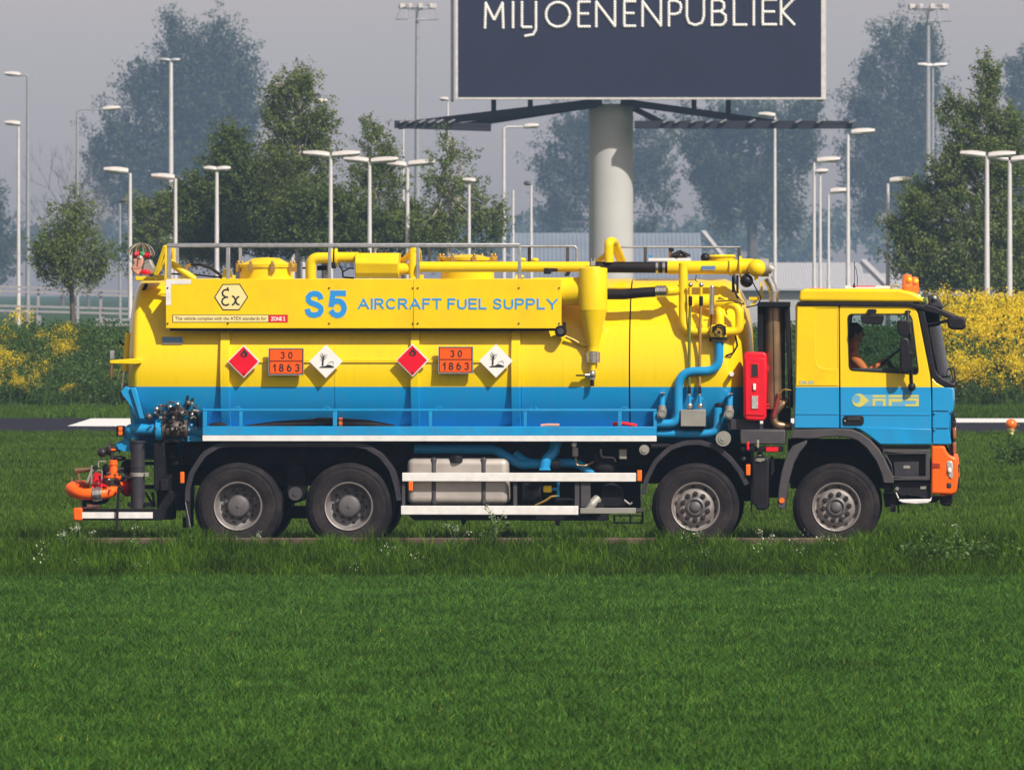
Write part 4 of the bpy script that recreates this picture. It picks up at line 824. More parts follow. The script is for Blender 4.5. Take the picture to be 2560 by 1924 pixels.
def plate(Fn, a0, b0, a1, b1):
    d0 = -.005; root = P('orange_plate', MB().rb(Fn, a0, b0, a1, b1, d0, d0 + .025), M['ink'], bevel=.004)
    mid = (b0 + b1) / 2 - 4
    for (c0, c1, s_, u0, u1) in ((b0 + 8, mid - 4, '30', .335, .69), (mid + 5, b1 - 9, '1863', .12, .90)):
        f = P('number_panel', MB().rb(Fn, a0 + 9, c0, a1 - 10, c1, d0 - .006, d0 - .001), M['signal'], root); w = a1 - a0
        st(s_, Fn, a0 + w * u0, c0 + 18, a0 + w * u1, c1 - 16, M['ink'], f, d0 - .009, t=.165, name='digit')
    fr = MB()
    for e in ((a0 - 4, b0 - 4, a1 + 4, b0 + 2), (a0 - 4, b1 - 3, a1 + 4, b1 + 5), (a0 - 4, b0, a0 + 2, b1), (a1 - 2, b0, a1 + 4, b1)): fr.rb(Fn, *e, d0 - .004, d0 + .03)
    P('plate_frame', fr, M['galv'], root)
diamond(A, 1623, 1186, 142, 'fire'); plate(A, 1840, 1076, 2136, 1300); diamond(B, 397, 1186, 144, 'env')
diamond(B, 1145, 1176, 142, 'fire'); plate(B, 1372, 1062, 1664, 1286); diamond(B, 1866, 1181, 145, 'env')

# ---- railing on top
def rbar(name, Fn, a0, b0, a1, b1, d0, d1, m, bv=.006): return P(name, MB().rb(Fn, a0, b0, a1, b1, d0, d1), m, bevel=bv)
b = MB(); x0r, x1r = A(955, 0, .02)[0], B(2072, 0, .02)[0]; zr0, zr1 = A(0, 205, .02)[2], A(0, 166, .02)[2]
b.box(x0r, x1r, .0, .05, zr0, zr1); P('hand_rail', b, M['galv'], bevel=.012)
for F_, a0, a1 in ((A, 956, 996), (A, 1468, 1503), (B, 414, 441), (B, 1176, 1207), (B, 2054, 2083)): rbar('rail_post', F_, a0, 204, a1, 474, .005, .045, M['galv'])
fr_ = MB(); fr_.tube([A(1040, 196, 2.4), B(1700, 196, 2.4), C(420, 192, 2.4), C(478, 192, 2.4), C(490, 215, 2.4), C(490, 330, 2.4)], .016, 8, .05); P('hand_rail', fr_, M['galv'], label='thin rail on the far side of the tank')
fr_ = MB(); fr_.tube([C(850, 198, 2.4), C(1080, 198, 2.4), C(1898, 200, 2.4)], .013, 8); P('hand_rail', fr_, M['galv'], label='thin rail on the far side of the front tank')
for F_, a in ((A, 1048), (A, 1592), (B, 1288), (B, 2155), (C, 80), (C, 410), (C, 1082), (C, 1892)): rbar('rail_post', F_, a - 13, 200, a + 13, 340 if F_ is not C else 330, 2.38, 2.42, M['galv'] if F_ is A else M['grey'], 0)
# ---- rear ladder frame, shelf and brackets
b = MB(); b.bar(A(862, 440, .08), A(948, 190, .02), .05, .05); b.bar(A(862, 440, .5), A(1005, 200, .5), .05, .05); b.rb(A, 938, 180, 956, 474, .0, .05); b.rb(A, 1002, 210, 1024, 330, .3, .36); P('ladder_frame', b, Y_, bevel=.006)
b = MB(); b.tp(A, [(985, 325, .25), (1060, 385, .25), (1200, 480, .25)], .045, .05, 12); P('guide_tube', b, Y_)
b = MB(); b.rb(A, 684, 452, 890, 490, .35, .85); b.rb(A, 850, 440, 935, 487, .15, .6); P('rear_shelf', b, Y_, bevel=.01)
b = MB(); b.tp(A, [(1080, 470, .6), (1125, 420, .6), (1120, 370, .6), (1165, 350, .6)], .022, .03, 8); P('hose_valve', b, M['brass'])
b = MB(); b.tp(A, [(1165, 348, .6), (1250, 350, .6), (1340, 380, .6), (1420, 440, .6), (1440, 475, .6)], .02, .1, 10); P('breather_hose', b, M['rubber'])
b = MB(); b.pp(A, [(1430, 480), (1445, 400), (1465, 375), (1495, 378), (1515, 405), (1525, 480)], .3, .36); P('lifting_lug', b, Y_, bevel=.008)
b = MB(); b.tp(A, [(995, 430, .4), (1180, 436, .4), (1440, 462, .4)], .012, .05, 6); P('cable', b, M['rubber'])
# tank-end signal fitting with a glass dome
root = P('signal_fitting', MB().pp(A, [(660, 300), (758, 290), (745, 400), (725, 445), (690, 440), (650, 400), (648, 370), (672, 345)], .45, .6), M['pink'], bevel=.02)
b = MB(); b.pp(A, [(758, 320), (815, 300), (842, 360), (855, 380), (838, 430), (760, 432), (742, 400)], .42, .62); P('fitting_body', b, M['grate'], root, .02)
b = MB(); c = A(733, 268, .5); b.sphere(c, .165, 18, 10, (1, 1, .8)); P('glass_dome', b, glassmat('dome_glass', (.95, .95, .95), .04), root)
for k in range(5):
    b = MB(); w = k * .628; b.tube([Vector(c) + Vector((math.cos(w) * math.cos(a) * .17, math.sin(w) * math.cos(a) * .17, math.sin(a) * .145)) for a in np.linspace(0, 3.1416, 13)], .009, 6); P('cage_wire', b, M['steel'], root)
for a, b_, m, r in ((700, 262, 'red', .055), (745, 262, None, .05), (785, 270, 'red', .05), (725, 285, 'white', .05)):
    b = MB(); b.sphere(A(a, b_, .48), r, 10, 7, (1, 1, .8)); P('dome_lens', b, M[m] if m else mat('green_lens', (.02, .3, .08), .3), root)
b = MB(); c = A(775, 415, .43); b.sphere(c, .05, 12, 8, (1.4, 1, .7)); P('reflector', b, M['red'], root)
# ---- manholes
def manhole(Fn, a0, a1, bn, bt, bl, neck=True):
    c = Fn((a0 + a1) / 2, bn, 1.15); r = (Fn(a1, bn, 1.15)[0] - Fn(a0, bn, 1.15)[0]) / 2; zt = Fn(0, bt, 1.15)[2]; zl = Fn(0, bl, 1.15)[2]
    root = P('manhole', MB().cyl((c[0], 1.15, TZ + TR - .06), (c[0], 1.15, zt), r * .93, r * .9, 40), Y_)
    P('manhole_lid', MB().lathe([(zt + .004, r * .95), (zt + .04, r * .97), (zt + (zl - zt) * .55, r * .7), (zl - .01, r * .45), (zl, .01)], (c[0], 1.15, 0), 'z', 40), Y_, root)
    for k in range(8):
        w = k * .785 + .3; cl = MB(); p = Vector((c[0] + math.cos(w) * r * .98, 1.15 + math.sin(w) * r * .98, zt)); cl.box(p.x - .03, p.x + .03, p.y - .03, p.y + .03, zt - .05, zt + .055); cl.sphere(p + Vector((0, 0, .07)), .022, 8, 6); P('lid_clamp', cl, M['brass'], root, .006)
manhole(A, 1565, 2070, 470, 378, 288); manhole(B, 1370, 1870, 400, 316, 262)
# ---- pipework along the top
def pipe(name, Fn, pts, r, m, fil=.12, seg=16, parent=None): return P(name, MB().tube([Fn(*p) for p in pts], r, seg, fil), m, parent)
pipe('vent_pipe', B, [(268, 480, .6), (268, 292, .6), (440, 292, .6)], .068, Y_, .1)
b = MB(); c = B(482, 288, .6); b.cyl((c[0] - .012, .6, c[2]), (c[0] + .022, .6, c[2]), .115, .115, 24); c2 = B(452, 292, .6); b.cyl((c2[0] - .01, .6, c2[2]), (c2[0] + .012, .6, c2[2]), .11, .11, 24); P('pipe_flange', b, Y_, bevel=.004)
b = MB(); c = B(462, 290, .6); b.cyl((c[0] - .02, .6, c[2]), (c[0] + .02, .6, c[2]), .09, .09, 20); b.rb(B, 444, 330, 476, 385, .5, .7); P('shut_off_valve', b, M['dark'], bevel=.01)
pipe('vent_pipe', B, [(495, 288, .6), (680, 288, .6)], .066, Y_)
for a in (610, 690, 760, 850, 910):
    b = MB(); b.sphere(B(a, 238, .75), .028, 8, 6); b.rb(B, a - 4, 238, a + 4, 265, .73, .76); P('valve_knob', b, M['nut'])
zc_ = [B(0, y, .3)[2] for y in (250, 340, 466)]; xs_ = B(646, 0, .3)[0], B(1022, 0, .3)[0]
b = MB(); pf = [(.36, zc_[0]), (.30, zc_[1]), (.36, zc_[2]), (.85, zc_[2]), (.9, zc_[1]), (.85, zc_[0])]
b.add([(x, y, z) for x in xs_ for y, z in pf], [tuple(range(6)), tuple(range(11, 5, -1))] + [(i, (i + 1) % 6, (i + 1) % 6 + 6, i + 6) for i in range(6)]); P('filter_housing', b, Y_, bevel=.012)
pipe('vent_pipe', B, [(1015, 388, .55), (1190, 388, .55)], .072, Y_); pipe('vent_pipe', B, [(1190, 370, .45), (2600, 370, .45), (2675, 370, .45)], .0655, Y_)
b = MB(); b.tube([B(1145, 470, .5), B(1145, 240, .5), B(1165, 205, .5), B(1190, 245, .9), B(1200, 400, 1.6)], .05, 12, .05); b.tube([B(1140, 235, .5), B(1090, 290, .7), B(1030, 340, .9)], .035, 10, .03); P('lifting_arch', b, Y_)
pipe('cable', B, [(515, 360, .5), (540, 400, .5), (545, 460, .5), (640, 468, .5)], .012, M['rubber'], .02, 6); pipe('cable', B, [(548, 410, .5), (600, 380, .5), (640, 385, .5)], .01, M['rubber'], .02, 6)
b = MB(); b.rb(B, 320, 358, 400, 400, .7, .9); b.rb(B, 190, 372, 235, 388, .7, .75); P('valve_actuator', b, M['dark'], bevel=.01)
b = MB(); b.tube([C(768, 330, .4), C(768, 160, .4), C(790, 150, .5), C(812, 160, .8), C(880, 330, 1.3)], .058, 14, .06); b.tube([C(745, 265, .5), C(700, 300, .6), C(660, 330, .7)], .035, 10); P('lifting_arch', b, Y_)
b = MB(); b.rb(C, 205, 380, 270, 432, .3, .36); b.rb(C, 260, 382, 326, 412, .32, .35); P('latch_handle', b, M['black'], bevel=.012)
b = MB(); b.pp(C, [(362, 455), (368, 415), (384, 415), (380, 455)], .3, .34); P('latch_plate', b, M['steel']); b = MB(); b.pp(C, [(382, 450), (400, 412), (438, 412), (420, 450)], .3, .36); P('latch_wedge', b, M['black'])
for a, y in ((20, 310), (130, 312)):
    b = MB(); b.sphere(C(a, y, .7), .05, 10, 7, (1, 1, .6)); P('vent_cap', b, Y_)
# big flexible hose between the tanks
pipe('suction_hose', C, [(628, 372, .45), (1278, 375, .45)], .07, M['rubber'])
for a in (1185, 1243):
    b = MB(); c = C(a, 374, .45); b.cyl((c[0] - .016, .45, c[2]), (c[0] + .016, .45, c[2]), .077, .077, 24); P('hose_clamp', b, M['steel'])
b = MB(); b.rb(C, 610, 320, 650, 362, .28, .34); b.rb(C, 612, 296, 620, 325, .3, .32); b.rb(C, 640, 296, 648, 325, .3, .32); P('hose_coupling', b, M['galv'], bevel=.006)
pipe('vent_pipe', C, [(1276, 376, .45), (1812, 376, .45)], .084, Y_); pipe('vent_pipe', C, [(1905, 366, .45), (2000, 366, .45), (2045, 380, .42)], .098, Y_)
koks(C, 1568, 360, 1690, 400, .355, truck)
for a, b0, b1, w in ((1818, 300, 460, 8), (1905, 280, 475, 8), (1862, 315, 440, 40)):
    b = MB(); c = C(a, 372, .45); r = (b1 - b0) / 2 / 3.456 / 200; b.cyl((c[0] - w / 691, .45, c[2]), (c[0] + w / 691, .45, c[2]), r, r, 26); P('pipe_flange', b, Y_, bevel=.003)
b = MB(); b.sphere(C(2045, 380, .36), .112, 22, 14); b.cyl(C(2043, 445, .36), C(2040, 488, .36), .03, .02, 12); P('float_ball', b, Y_)
b = MB(); b.cyl(C(2080, 376, .75), C(2150, 376, .75), .115, .115, 24); b.tube([C(2150, 376, .75), C(2185, 400, .75)], .06, 12); P('silencer', b, M['grate'])
b = MB(); b.cyl(C(1748, 330, 1.0), C(1748, 282, 1.0), .16, .165, 30); b.cyl(C(1748, 282, 1.0), C(1748, 264, 1.0), .18, .15, 30); P('vent_dome', b, Y_)
b = MB(); b.rb(C, 1570, 280, 1632, 312, .8, 1.0); b.sphere(C(1600, 290, .85), .06, 10, 7); P('valve_actuator', b, M['black'], bevel=.01)
b = MB(); b.rb(C, 1110, 294, 1470, 318, .8, 1.3); P('top_plate', b, M['white']); b = MB(); b.pp(C, [(1105, 268), (1142, 268), (1130, 290), (1115, 290)], .8, .9); P('valve_cap', b, M['ink_blue'])
b = MB(); b.rb(C, 1284, 206, 1328, 236, .85, .98); P('valve_knob', b, M['black'], bevel=.01); b = MB(); b.cyl(C(1300, 236, .9), C(1300, 300, .9), .022, .026, 10); P('valve_stem', b, M['brass'])
b = MB(); b.cyl(C(1382, 268, .9), C(1382, 300, .9), .12, .07, 16)
for k in range(7):
    w = k * .9; p = C(1382, 268, .9); b.bar((p[0] + math.cos(w) * .13, .9 + math.sin(w) * .13, p[2] - .01), (p[0], .9, p[2] + .05), .03, .03)
P('hand_wheel', b, M['nut'])
# ---- cyclone separator
cx_ = C(632, 0, .05); dcy = .05; b = MB()
zt, z1_, z2_, z3_ = C(0, 380, dcy)[2], C(0, 745, dcy)[2], C(0, 1060, dcy)[2], C(0, 1098, dcy)[2]
b.lathe([(z1_ + .002, .174), (z1_ + .004, .178), (zt - .012, .178), (zt, .172), (zt + .012, .09), (zt + .02, .085)], (cx_[0], dcy + .0, 0), 'z', 40); cyc = P('cyclone', b, Y_, ang=30); P('cyclone_cone', MB().lathe([(z3_, .069), (z2_, .069), (z2_ + .004, .07), (z1_, .174)], (cx_[0], dcy, 0), 'z', 40), Y_, cyc, ang=30)
b = MB(); c = C(360, 585, .2); c1 = C(620, 575, .15); b.tube([(c[0] - .35, .2, c[2]), c, c1], .178, 28); P('inlet_duct', b, Y_)
b = MB(); c = C(630, 0, dcy)
for y0, y1, r in ((1095, 1120, .065), (1120, 1180, .072), (1125, 1135, .08), (1150, 1162, .08), (1182, 1196, .066)): b.cyl((c[0], dcy, C(0, y0, dcy)[2]), (c[0], dcy, C(0, y1, dcy)[2]), r, r, 20)
for a in (580, 682): b.bar(C(a, 1105, dcy), C(a, 1195, dcy), .018, .03)
P('hose_coupling', b, M['steel'], cyc)
pipe('drain_nipple', C, [(628, 1196, dcy), (628, 1262, dcy)], .034, Y_, 0, 14, cyc)
b = MB(); b.sphere(C(626, 1300, dcy), .058, 14, 9, (.8, .8, 1.1)); b.cyl(C(626, 1262, dcy), C(626, 1345, dcy), .038, .036, 14); b.cyl(C(560, 1306, dcy - .02), C(605, 1306, dcy), .026, .03, 10); P('ball_valve', b, M['steel'], cyc)
b = MB(); b.rb(C, 482, 1300, 560, 1314, -.0, .04); P('valve_lever', b, M['black'], cyc, .004); pipe('drain_pipe', C, [(624, 1345, dcy), (624, 1400, dcy)], .025, M['dark'], 0, 10, cyc)
pipe('transfer_hose', C, [(752, 608, .12), (900, 608, .1), (1050, 592, .1), (1172, 585, .1)], .064, M['rubber'], .3)
b = MB(); c0, c1 = C(1170, 583, .1), C(1265, 580, .1); b.cyl(c0, c1, .071, .071, 24)
for k in (.2, .5, .8): p = Vector(c0).lerp(Vector(c1), k); b.cyl(p - Vector((.008, 0, 0)), p + Vector((.008, 0, 0)), .077, .077, 24)
P('hose_clamp', b, M['steel']); pipe('vent_pipe', C, [(1262, 580, .1), (1330, 576, .16), (1420, 560, .3)], .062, Y_, .1)
b = MB(); p = C(352, 925, .0); b.cyl((p[0], -.04, p[2]), (p[0], .1, p[2]), .075, .07, 20); b.rb(C, 368, 845, 396, 960, .0, .08); P('work_lamp', b, M['dark'], bevel=.012)
b = MB(); b.cyl((p[0], -.046, p[2]), (p[0], -.038, p[2]), .04, .04, 20); P('lamp_lens', b, M['grey'])
pipe('lever_rod', C, [(395, 972, .1), (460, 1000, .1), (530, 1040, .1)], .02, M['brass'], 0, 10); pipe('drain_nipple', C, [(525, 1038, .1), (580, 1040, .1)], .026, Y_, 0, 12)
# ---- front pipe loop, valve and blue lines
pipe('loop_pipe', C, [(1410, 340, .2), (1410, 928, .12), (1640, 928, .12)], .056, Y_, .3, 18)
pipe('loop_pipe', C, [(1780, 928, .12), (1898, 928, .12), (1898, 692, .12), (1700, 692, .25), (1520, 692, .35)], .055, Y_, .3, 18)
pipe('loop_pipe', C, [(1727, 880, .12), (1727, 760, .12), (1700, 715, .4)], .055, Y_, .1, 18)
b = MB(); b.pp(C, [(1650, 870), (1785, 870), (1785, 1000), (1655, 1005), (1640, 950)], -.02, .22); val = P('rotary_valve', b, Y_, bevel=.02)
b = MB(); p = C(1720, 935, -.03); b.cyl((p[0], -.06, p[2]), (p[0], .0, p[2]), .038, .045, 16); P('valve_dial', b, M['brass'], val); b = MB(); b.tube([(p[0] + .062 * math.cos(a), -.045, p[2] + .062 * math.sin(a)) for a in np.linspace(-.6, 3.8, 20)], .008, 6); b.cyl((p[0], -.066, p[2]), (p[0], -.055, p[2]), .02, .02, 10); P('dial_scale', b, M['dark'], val)
b = MB(); b.tp(C, [(1665, 930, -.04), (1680, 885, -.04), (1725, 865, -.04), (1770, 890, -.04), (1775, 960, -.04)], .012, .05, 6); b.rb(C, 1650, 975, 1785, 1000, -.03, .2); b.rb(C, 1635, 985, 1655, 1015, .0, .1); P('valve_bracket', b, M['dark'], val)
for a, b_ in ((1672, 888), (1770, 888), (1768, 985)):
    bo = MB(); p = C(a, b_, -.02); bo.cyl((p[0], -.035, p[2]), (p[0], -.018, p[2]), .016, .016, 6); P('bolt', bo, M['nut'], val)
pipe('blue_line', C, [(1720, 1010, .06), (1720, 1270, .06), (1368, 1270, .06), (1368, 1725, .06), (1180, 1725, .06)], .056, B_, .22, 18)
pipe('blue_line', G, [(1185, 428, .12), (1560, 428, .12), (1700, 420, .12), (1712, 200, .12)], .05, B_, .16, 18)
for x, top in ((1472, 525), (1565, 525)):
    b = MB(); b.sphere(C(x, top, .06), .032, 14, 9); g = P('level_gauge', b, M['steel'])
    pipe('gauge_neck', C, [(x, top + 15, .06), (x - 2, top + 100, .06)], .018, Y_, 0, 10, g); b = MB(); b.rb(C, x - 18, 622, x + 16, 705, .03, .09); P('gauge_union', b, M['black'], g, .012); b = MB(); b.cyl(C(x, 625, .06), C(x, 640, .06), .026, .026, 10); b.cyl(C(x, 680, .06), C(x, 700, .06), .026, .026, 10); P('union_ring', b, M['steel'], g)
    xb_ = 1462 if x < 1500 else 1552
    pipe('sight_tube', C, [(x - 2, 705, .06), (x - 8, 860, .06), (xb_, 1410, .06)], .019, M['sight_green'] if x < 1500 else M['sight'], 0, 10, g); b = MB(); b.rb(C, xb_ - 14, 1400, xb_ + 14, 1465, .03, .09); P('gauge_union', b, M['black'], g, .012)
    b = MB(); b.cyl(C(xb_, 1462, .06), C(xb_, 1480, .06), .022, .022, 10); b.sphere(C(xb_ + 4, 1570, .06), .04, 12, 8); P('union_ring', b, M['steel'], g); pipe('gauge_foot', C, [(xb_ + 2, 1482, .06), (xb_ + 4, 1550, .06)], .024, B_, 0, 12, g); b = MB(); b.rb(C, xb_ + 10, 1495, xb_ + 34, 1515, .05, .08); P('gauge_tap', b, B_, g)
b = MB(); b.cyl(C(1655, 780, .05), C(1660, 555, .05), .032, .032, 16); b.sphere(C(1660, 548, .05), .03, 10, 7); b.bar(C(1686, 560, .05), C(1650, 770, .05), .006, .006); P('gauge_cylinder', b, M['steel']); pipe('gauge_rod', C, [(1654, 780, .05), (1644, 1000, .05)], .008, M['dark'], 0, 6)
for pts, r in (([(1878, 620, .1), (1940, 690, .15)], .006), ([(1840, 450, .3), (1850, 560, .3), (1880, 640, .2)], .012), ([(1860, 960, .2), (1878, 1050, .15), (1840, 1115, .12), (1780, 1136, .12)], .013), ([(1525, 440, .3), (1515, 490, .3), (1535, 500, .3)], .005), ([(1690, 668, .1), (1830, 660, .1), (1940, 695, .1)], .008), ([(2000, 480, .3), (2040, 560, .3), (2085, 640, .3), (2050, 700, .3), (1950, 720, .3)], .008)):
    pipe('cable', C, pts, r, M['dark'], .04, 6)
b = MB(); b.rb(C, 1868, 440, 1888, 600, .25, .32); b.rb(C, 1830, 450, 1848, 590, .3, .36); P('pipe_bracket', b, M['dark']); b = MB(); b.sphere(C(1958, 490, .4), .085, 12, 8); b.rb(C, 1930, 455, 1990, 480, .35, .5); P('relief_valve', b, M['black'])
b = MB(); b.bar(C(1990, 660, .5), C(2090, 620, .5), .03, .03); b.bar(C(2085, 500, .5), C(2090, 650, .5), .03, .03); b.bar(C(1995, 705, .5), C(2060, 640, .5), .03, .03); b.rb(C, 1980, 630, 2050, 655, .45, .55); P('pipe_bracket', b, Y_)
b = MB(); p = C(1830, 1295, .12); b.cyl((p[0], .02, p[2]), (p[0], .2, p[2]), .028, .03, 14); P('pressure_gauge', b, M['white'])
b = MB(); b.rb(G, 1388, 220, 1602, 365, -.02, .22); jb = P('junction_box', b, M['grate'], bevel=.006); b = MB(); b.rb(G, 1400, 365, 1460, 392, .02, .2); b.rb(G, 1515, 365, 1590, 392, .02, .2); P('box_foot', b, M['dark'])
for a0, a1, b0, b1, ca, cb, cr in ((1232, 1228, 95, 215, 1226, 245, .115), (1816, 1812, 100, 215, 1806, 248, .118)):
    pipe('blue_stub', G, [(a0, b0, .1), (a1, b1, .08)], .036, B_, 0, 14); b = MB(); p = G(ca, cb, .0); b.cyl((p[0], -.06, p[2] - .02), (p[0], .12, p[2] + .02), cr * .5, cr * .5, 22); b.cyl((p[0], -.066, p[2] - .02), (p[0], -.058, p[2] - .02), cr * .3, cr * .33, 18); b.cyl((p[0], .0, p[2]), (p[0], 0, p[2] + .09), .05, .048, 16); P('drain_cap', b, M['grate']); b = MB(); b.rb(G, a0 - 20, b0 - 22, a0 + 22, b0 - 14, .02, .14); P('drain_bracket', b, M['galv'])
b = MB(); p = G(1757, 470, -.02); b.cyl((p[0], -.08, p[2]), (p[0], .1, p[2]), .094, .094, 26); b.cyl((p[0] , -.09, p[2]), (p[0], -.07, p[2]), .06, .065, 22); b.cyl((p[0], -.1, p[2]), (p[0], -.085, p[2]), .03, .03, 14); P('end_cap', b, M['grate']); pipe('cap_chain', G, [(1806, 290, .02), (1800, 350, .02), (1812, 400, .02)], .006, M['nut'], 0, 5)
b = MB(); p = G(1075, 565, .06); b.cyl((p[0], .0, p[2]), (p[0], .15, p[2]), .062, .062, 22); b.cyl((p[0], -.012, p[2]), (p[0], .002, p[2]), .036, .04, 18); P('end_cap', b, M['grate']); pipe('outlet_pipe', G, [(1130, 538, .12), (1320, 530, .2)], .036, M['dark'], 0, 12); b = MB(); b.rb(G, 1065, 488, 1130, 530, .1, .2); P('outlet_valve', b, M['dark'], bevel=.01)
b = MB(); b.sphere(G(1720, 185, .12), .055, 12, 8, (1, 1, .7)); b.rb(G, 1685, 165, 1760, 195, .08, .18); P('pipe_union', b, M['dark'], bevel=.01)

# ---- hose tray along the side
zt0, zt1 = E(0, 212, -.02)[2], E(0, 232, -.02)[2]; zl0, zl1, zl2 = E(0, 362, -.02)[2], E(0, 440, -.02)[2], E(0, 490, -.02)[2]
tx0, tx1 = E(1266, 0, -.02)[0], G(1180, 0, -.02)[0]
b = MB(); b.box(tx0, tx1, -.02, .02, zt1, zt0); P('tray_rail', b, B_, bevel=.006)
b = MB(); b.box(tx0, tx1, -.025, .01, zl1, zl0); P('tray_side', b, B_, bevel=.006); b = MB(); b.box(tx0, tx1, -.032, -.004, zl2, zl1 - .002); P('reflective_stripe', b, M['white'], bevel=.003)
b = MB(); b.box(tx0, tx1, .01, .38, zl0 - .03, zl0 - .01); P('tray_floor', b, B_); b = MB(); b.box(tx0, tx1, .36, .38, zl0 - .02, zt0 - .02); P('tray_back', b, B_)
for F_, a0, a1 in ((E, 1268, 1302), (E, 1582, 1610), (Fz, 456, 492), (Fz, 1284, 1312), (Fz, 2105, 2130), (G, 846, 876), (G, 1152, 1181)):
    b = MB(); p0, p1 = F_(a0, 0, -.02)[0], F_(a1, 0, -.02)[0]; b.box(p0, p1, -.018, .015, zl0 + .001, zt1 - .001); P('tray_post', b, B_, bevel=.004)
for a in (0, 1): b = MB(); x = (tx0, tx1)[a]; b.box(x - .01, x + .01, .02, .36, zl0, zt0); P('tray_end', b, B_)
for F_, a in ((E, 1565), (Fz, 405), (Fz, 1375), (Fz, 2195), (G, 120), (G, 900)):
    b = MB(); p = F_(a, 0, 0)[0]; b.tube([(p - .04, 0, zt0 - .005), (p - .03, 0, zt0 + .025), (p + .03, 0, zt0 + .025), (p + .04, 0, zt0 - .005)], .006, 6, .02); P('lashing_eye', b, B_)
hz0 = zl0 + .02
def lay(name, pts, r, m, label, cat):
    ps = [Vector(p) for p in pts]; c = sum(ps, Vector()) / len(ps); w = Matrix.Rotation(-YAW, 4, 'Z'); b = MB(); b.tube([p - c for p in ps], r, 12, .4); o = b.build(name, m)
    o.location = w @ c; o.rotation_euler = (0, 0, -YAW); return tag(o, label, cat)
ho = lay('hose', [E(1640, 390, .12), E(1900, 355, .14), E(2230, 335, .15), Fz(330, 322, .15), Fz(520, 328, .15), Fz(760, 345, .14), Fz(980, 385, .12)], .055, M['rubber'], 'black hose with an orange band lying in the blue side tray', 'hose')
b = MB(); p = Fz(526, 330, .15); b.cyl(Vector(p) - Vector(0 * Vector(p)) + Vector((-.022, 0, 0)), Vector(p) + Vector((.022, 0, 0)), .06, .06, 16); bnd = b.build('hose_band', M['amber'], ho); bnd.matrix_parent_inverse = Matrix.Identity(4)
cc = sum([Vector(q_) for q_ in [E(1640, 390, .12), E(1900, 355, .14), E(2230, 335, .15), Fz(330, 322, .15), Fz(520, 328, .15), Fz(760, 345, .14), Fz(980, 385, .12)]], Vector()) / 7
bnd.location = -cc
lay('strap', [G(800, 350, .1), G(860, 335, .1), G(930, 345, .1), G(1010, 360, .1)], .025, M['red'], 'dark red strap bundled at the front end of the side tray', 'strap')
lay('hose', [E(1330, 365, .1), E(1370, 352, .1), E(1430, 352, .1), E(1470, 366, .1)], .035, M['rubber'], 'short loop of black hose in the rearmost bay of the tray', 'hose')
lay('cloth', [G(180, 358, .1), G(240, 352, .1), G(340, 354, .1)], .02, M['pink'], 'pale rag lying in the front half of the tray', 'rag')
M['pump'] = mat('oily_cast_metal', (0.13, 0.105, 0.09), 0.45, 0.45, var=0.5, scale=18)
# ---- wheels
def arc(c, r, a0, a1, n): return [(c[0] + r * math.cos(R(a0 + (a1 - a0) * i / n)), c[1] + r * math.sin(R(a0 + (a1 - a0) * i / n))) for i in range(n + 1)]
TY = .545
def tyre_mb(w=.31, inner=.29):
    prof = [(.03, inner), (.012, .34), (0.0, .40), (-.002, .45), (.012, .49), (.03, .51), (.045, TY - .012), (.06, TY), (w - .06, TY), (w - .045, TY - .012), (w - .03, .51), (w, .43), (w - .03, inner)]
    b = MB(); b.lathe(prof, (0, 0, 0), 'y', 64)
    b.f = b.f[:-2]; b.mi = b.mi[:-2]; v = len(b.v) // 64 - 1
    b.f += [(v * 64 + k, v * 64 + (k + 1) % 64, (k + 1) % 64, k) for k in range(64)]; b.mi += [0] * 64
    return b
def groove_mb(w=.31):
    b = MB()
    for y in (.10, .155, .21): b.lathe([(y - .006, TY + .0015), (y + .006, TY + .0015)], (0, 0, 0), 'y', 48)
    return b
def sidewall_ring():
    b = MB(); v = []; f = []; n = 64
    return b
def lathe_open(prof, seg=48):
    b = MB(); b.lathe(prof, (0, 0, 0), 'y', seg); b.f = b.f[:-2]; b.mi = b.mi[:-2]; return b
def holes_ring(r, n, size, y, tall=1.0):
    b = MB()
    for k in range(n):
        w = 2 * math.pi * (k + .5) / n; c = Vector((math.cos(w) * r, y, math.sin(w) * r)); t = Vector((-math.sin(w), 0, math.cos(w))); o_ = Vector((math.cos(w), 0, math.sin(w)))
        pts = [c + t * size * math.cos(a) + o_ * size * tall * math.sin(a) for a in np.linspace(0, 6.283, 13)[:-1]]; b.add(pts, [tuple(range(12))])
    return b
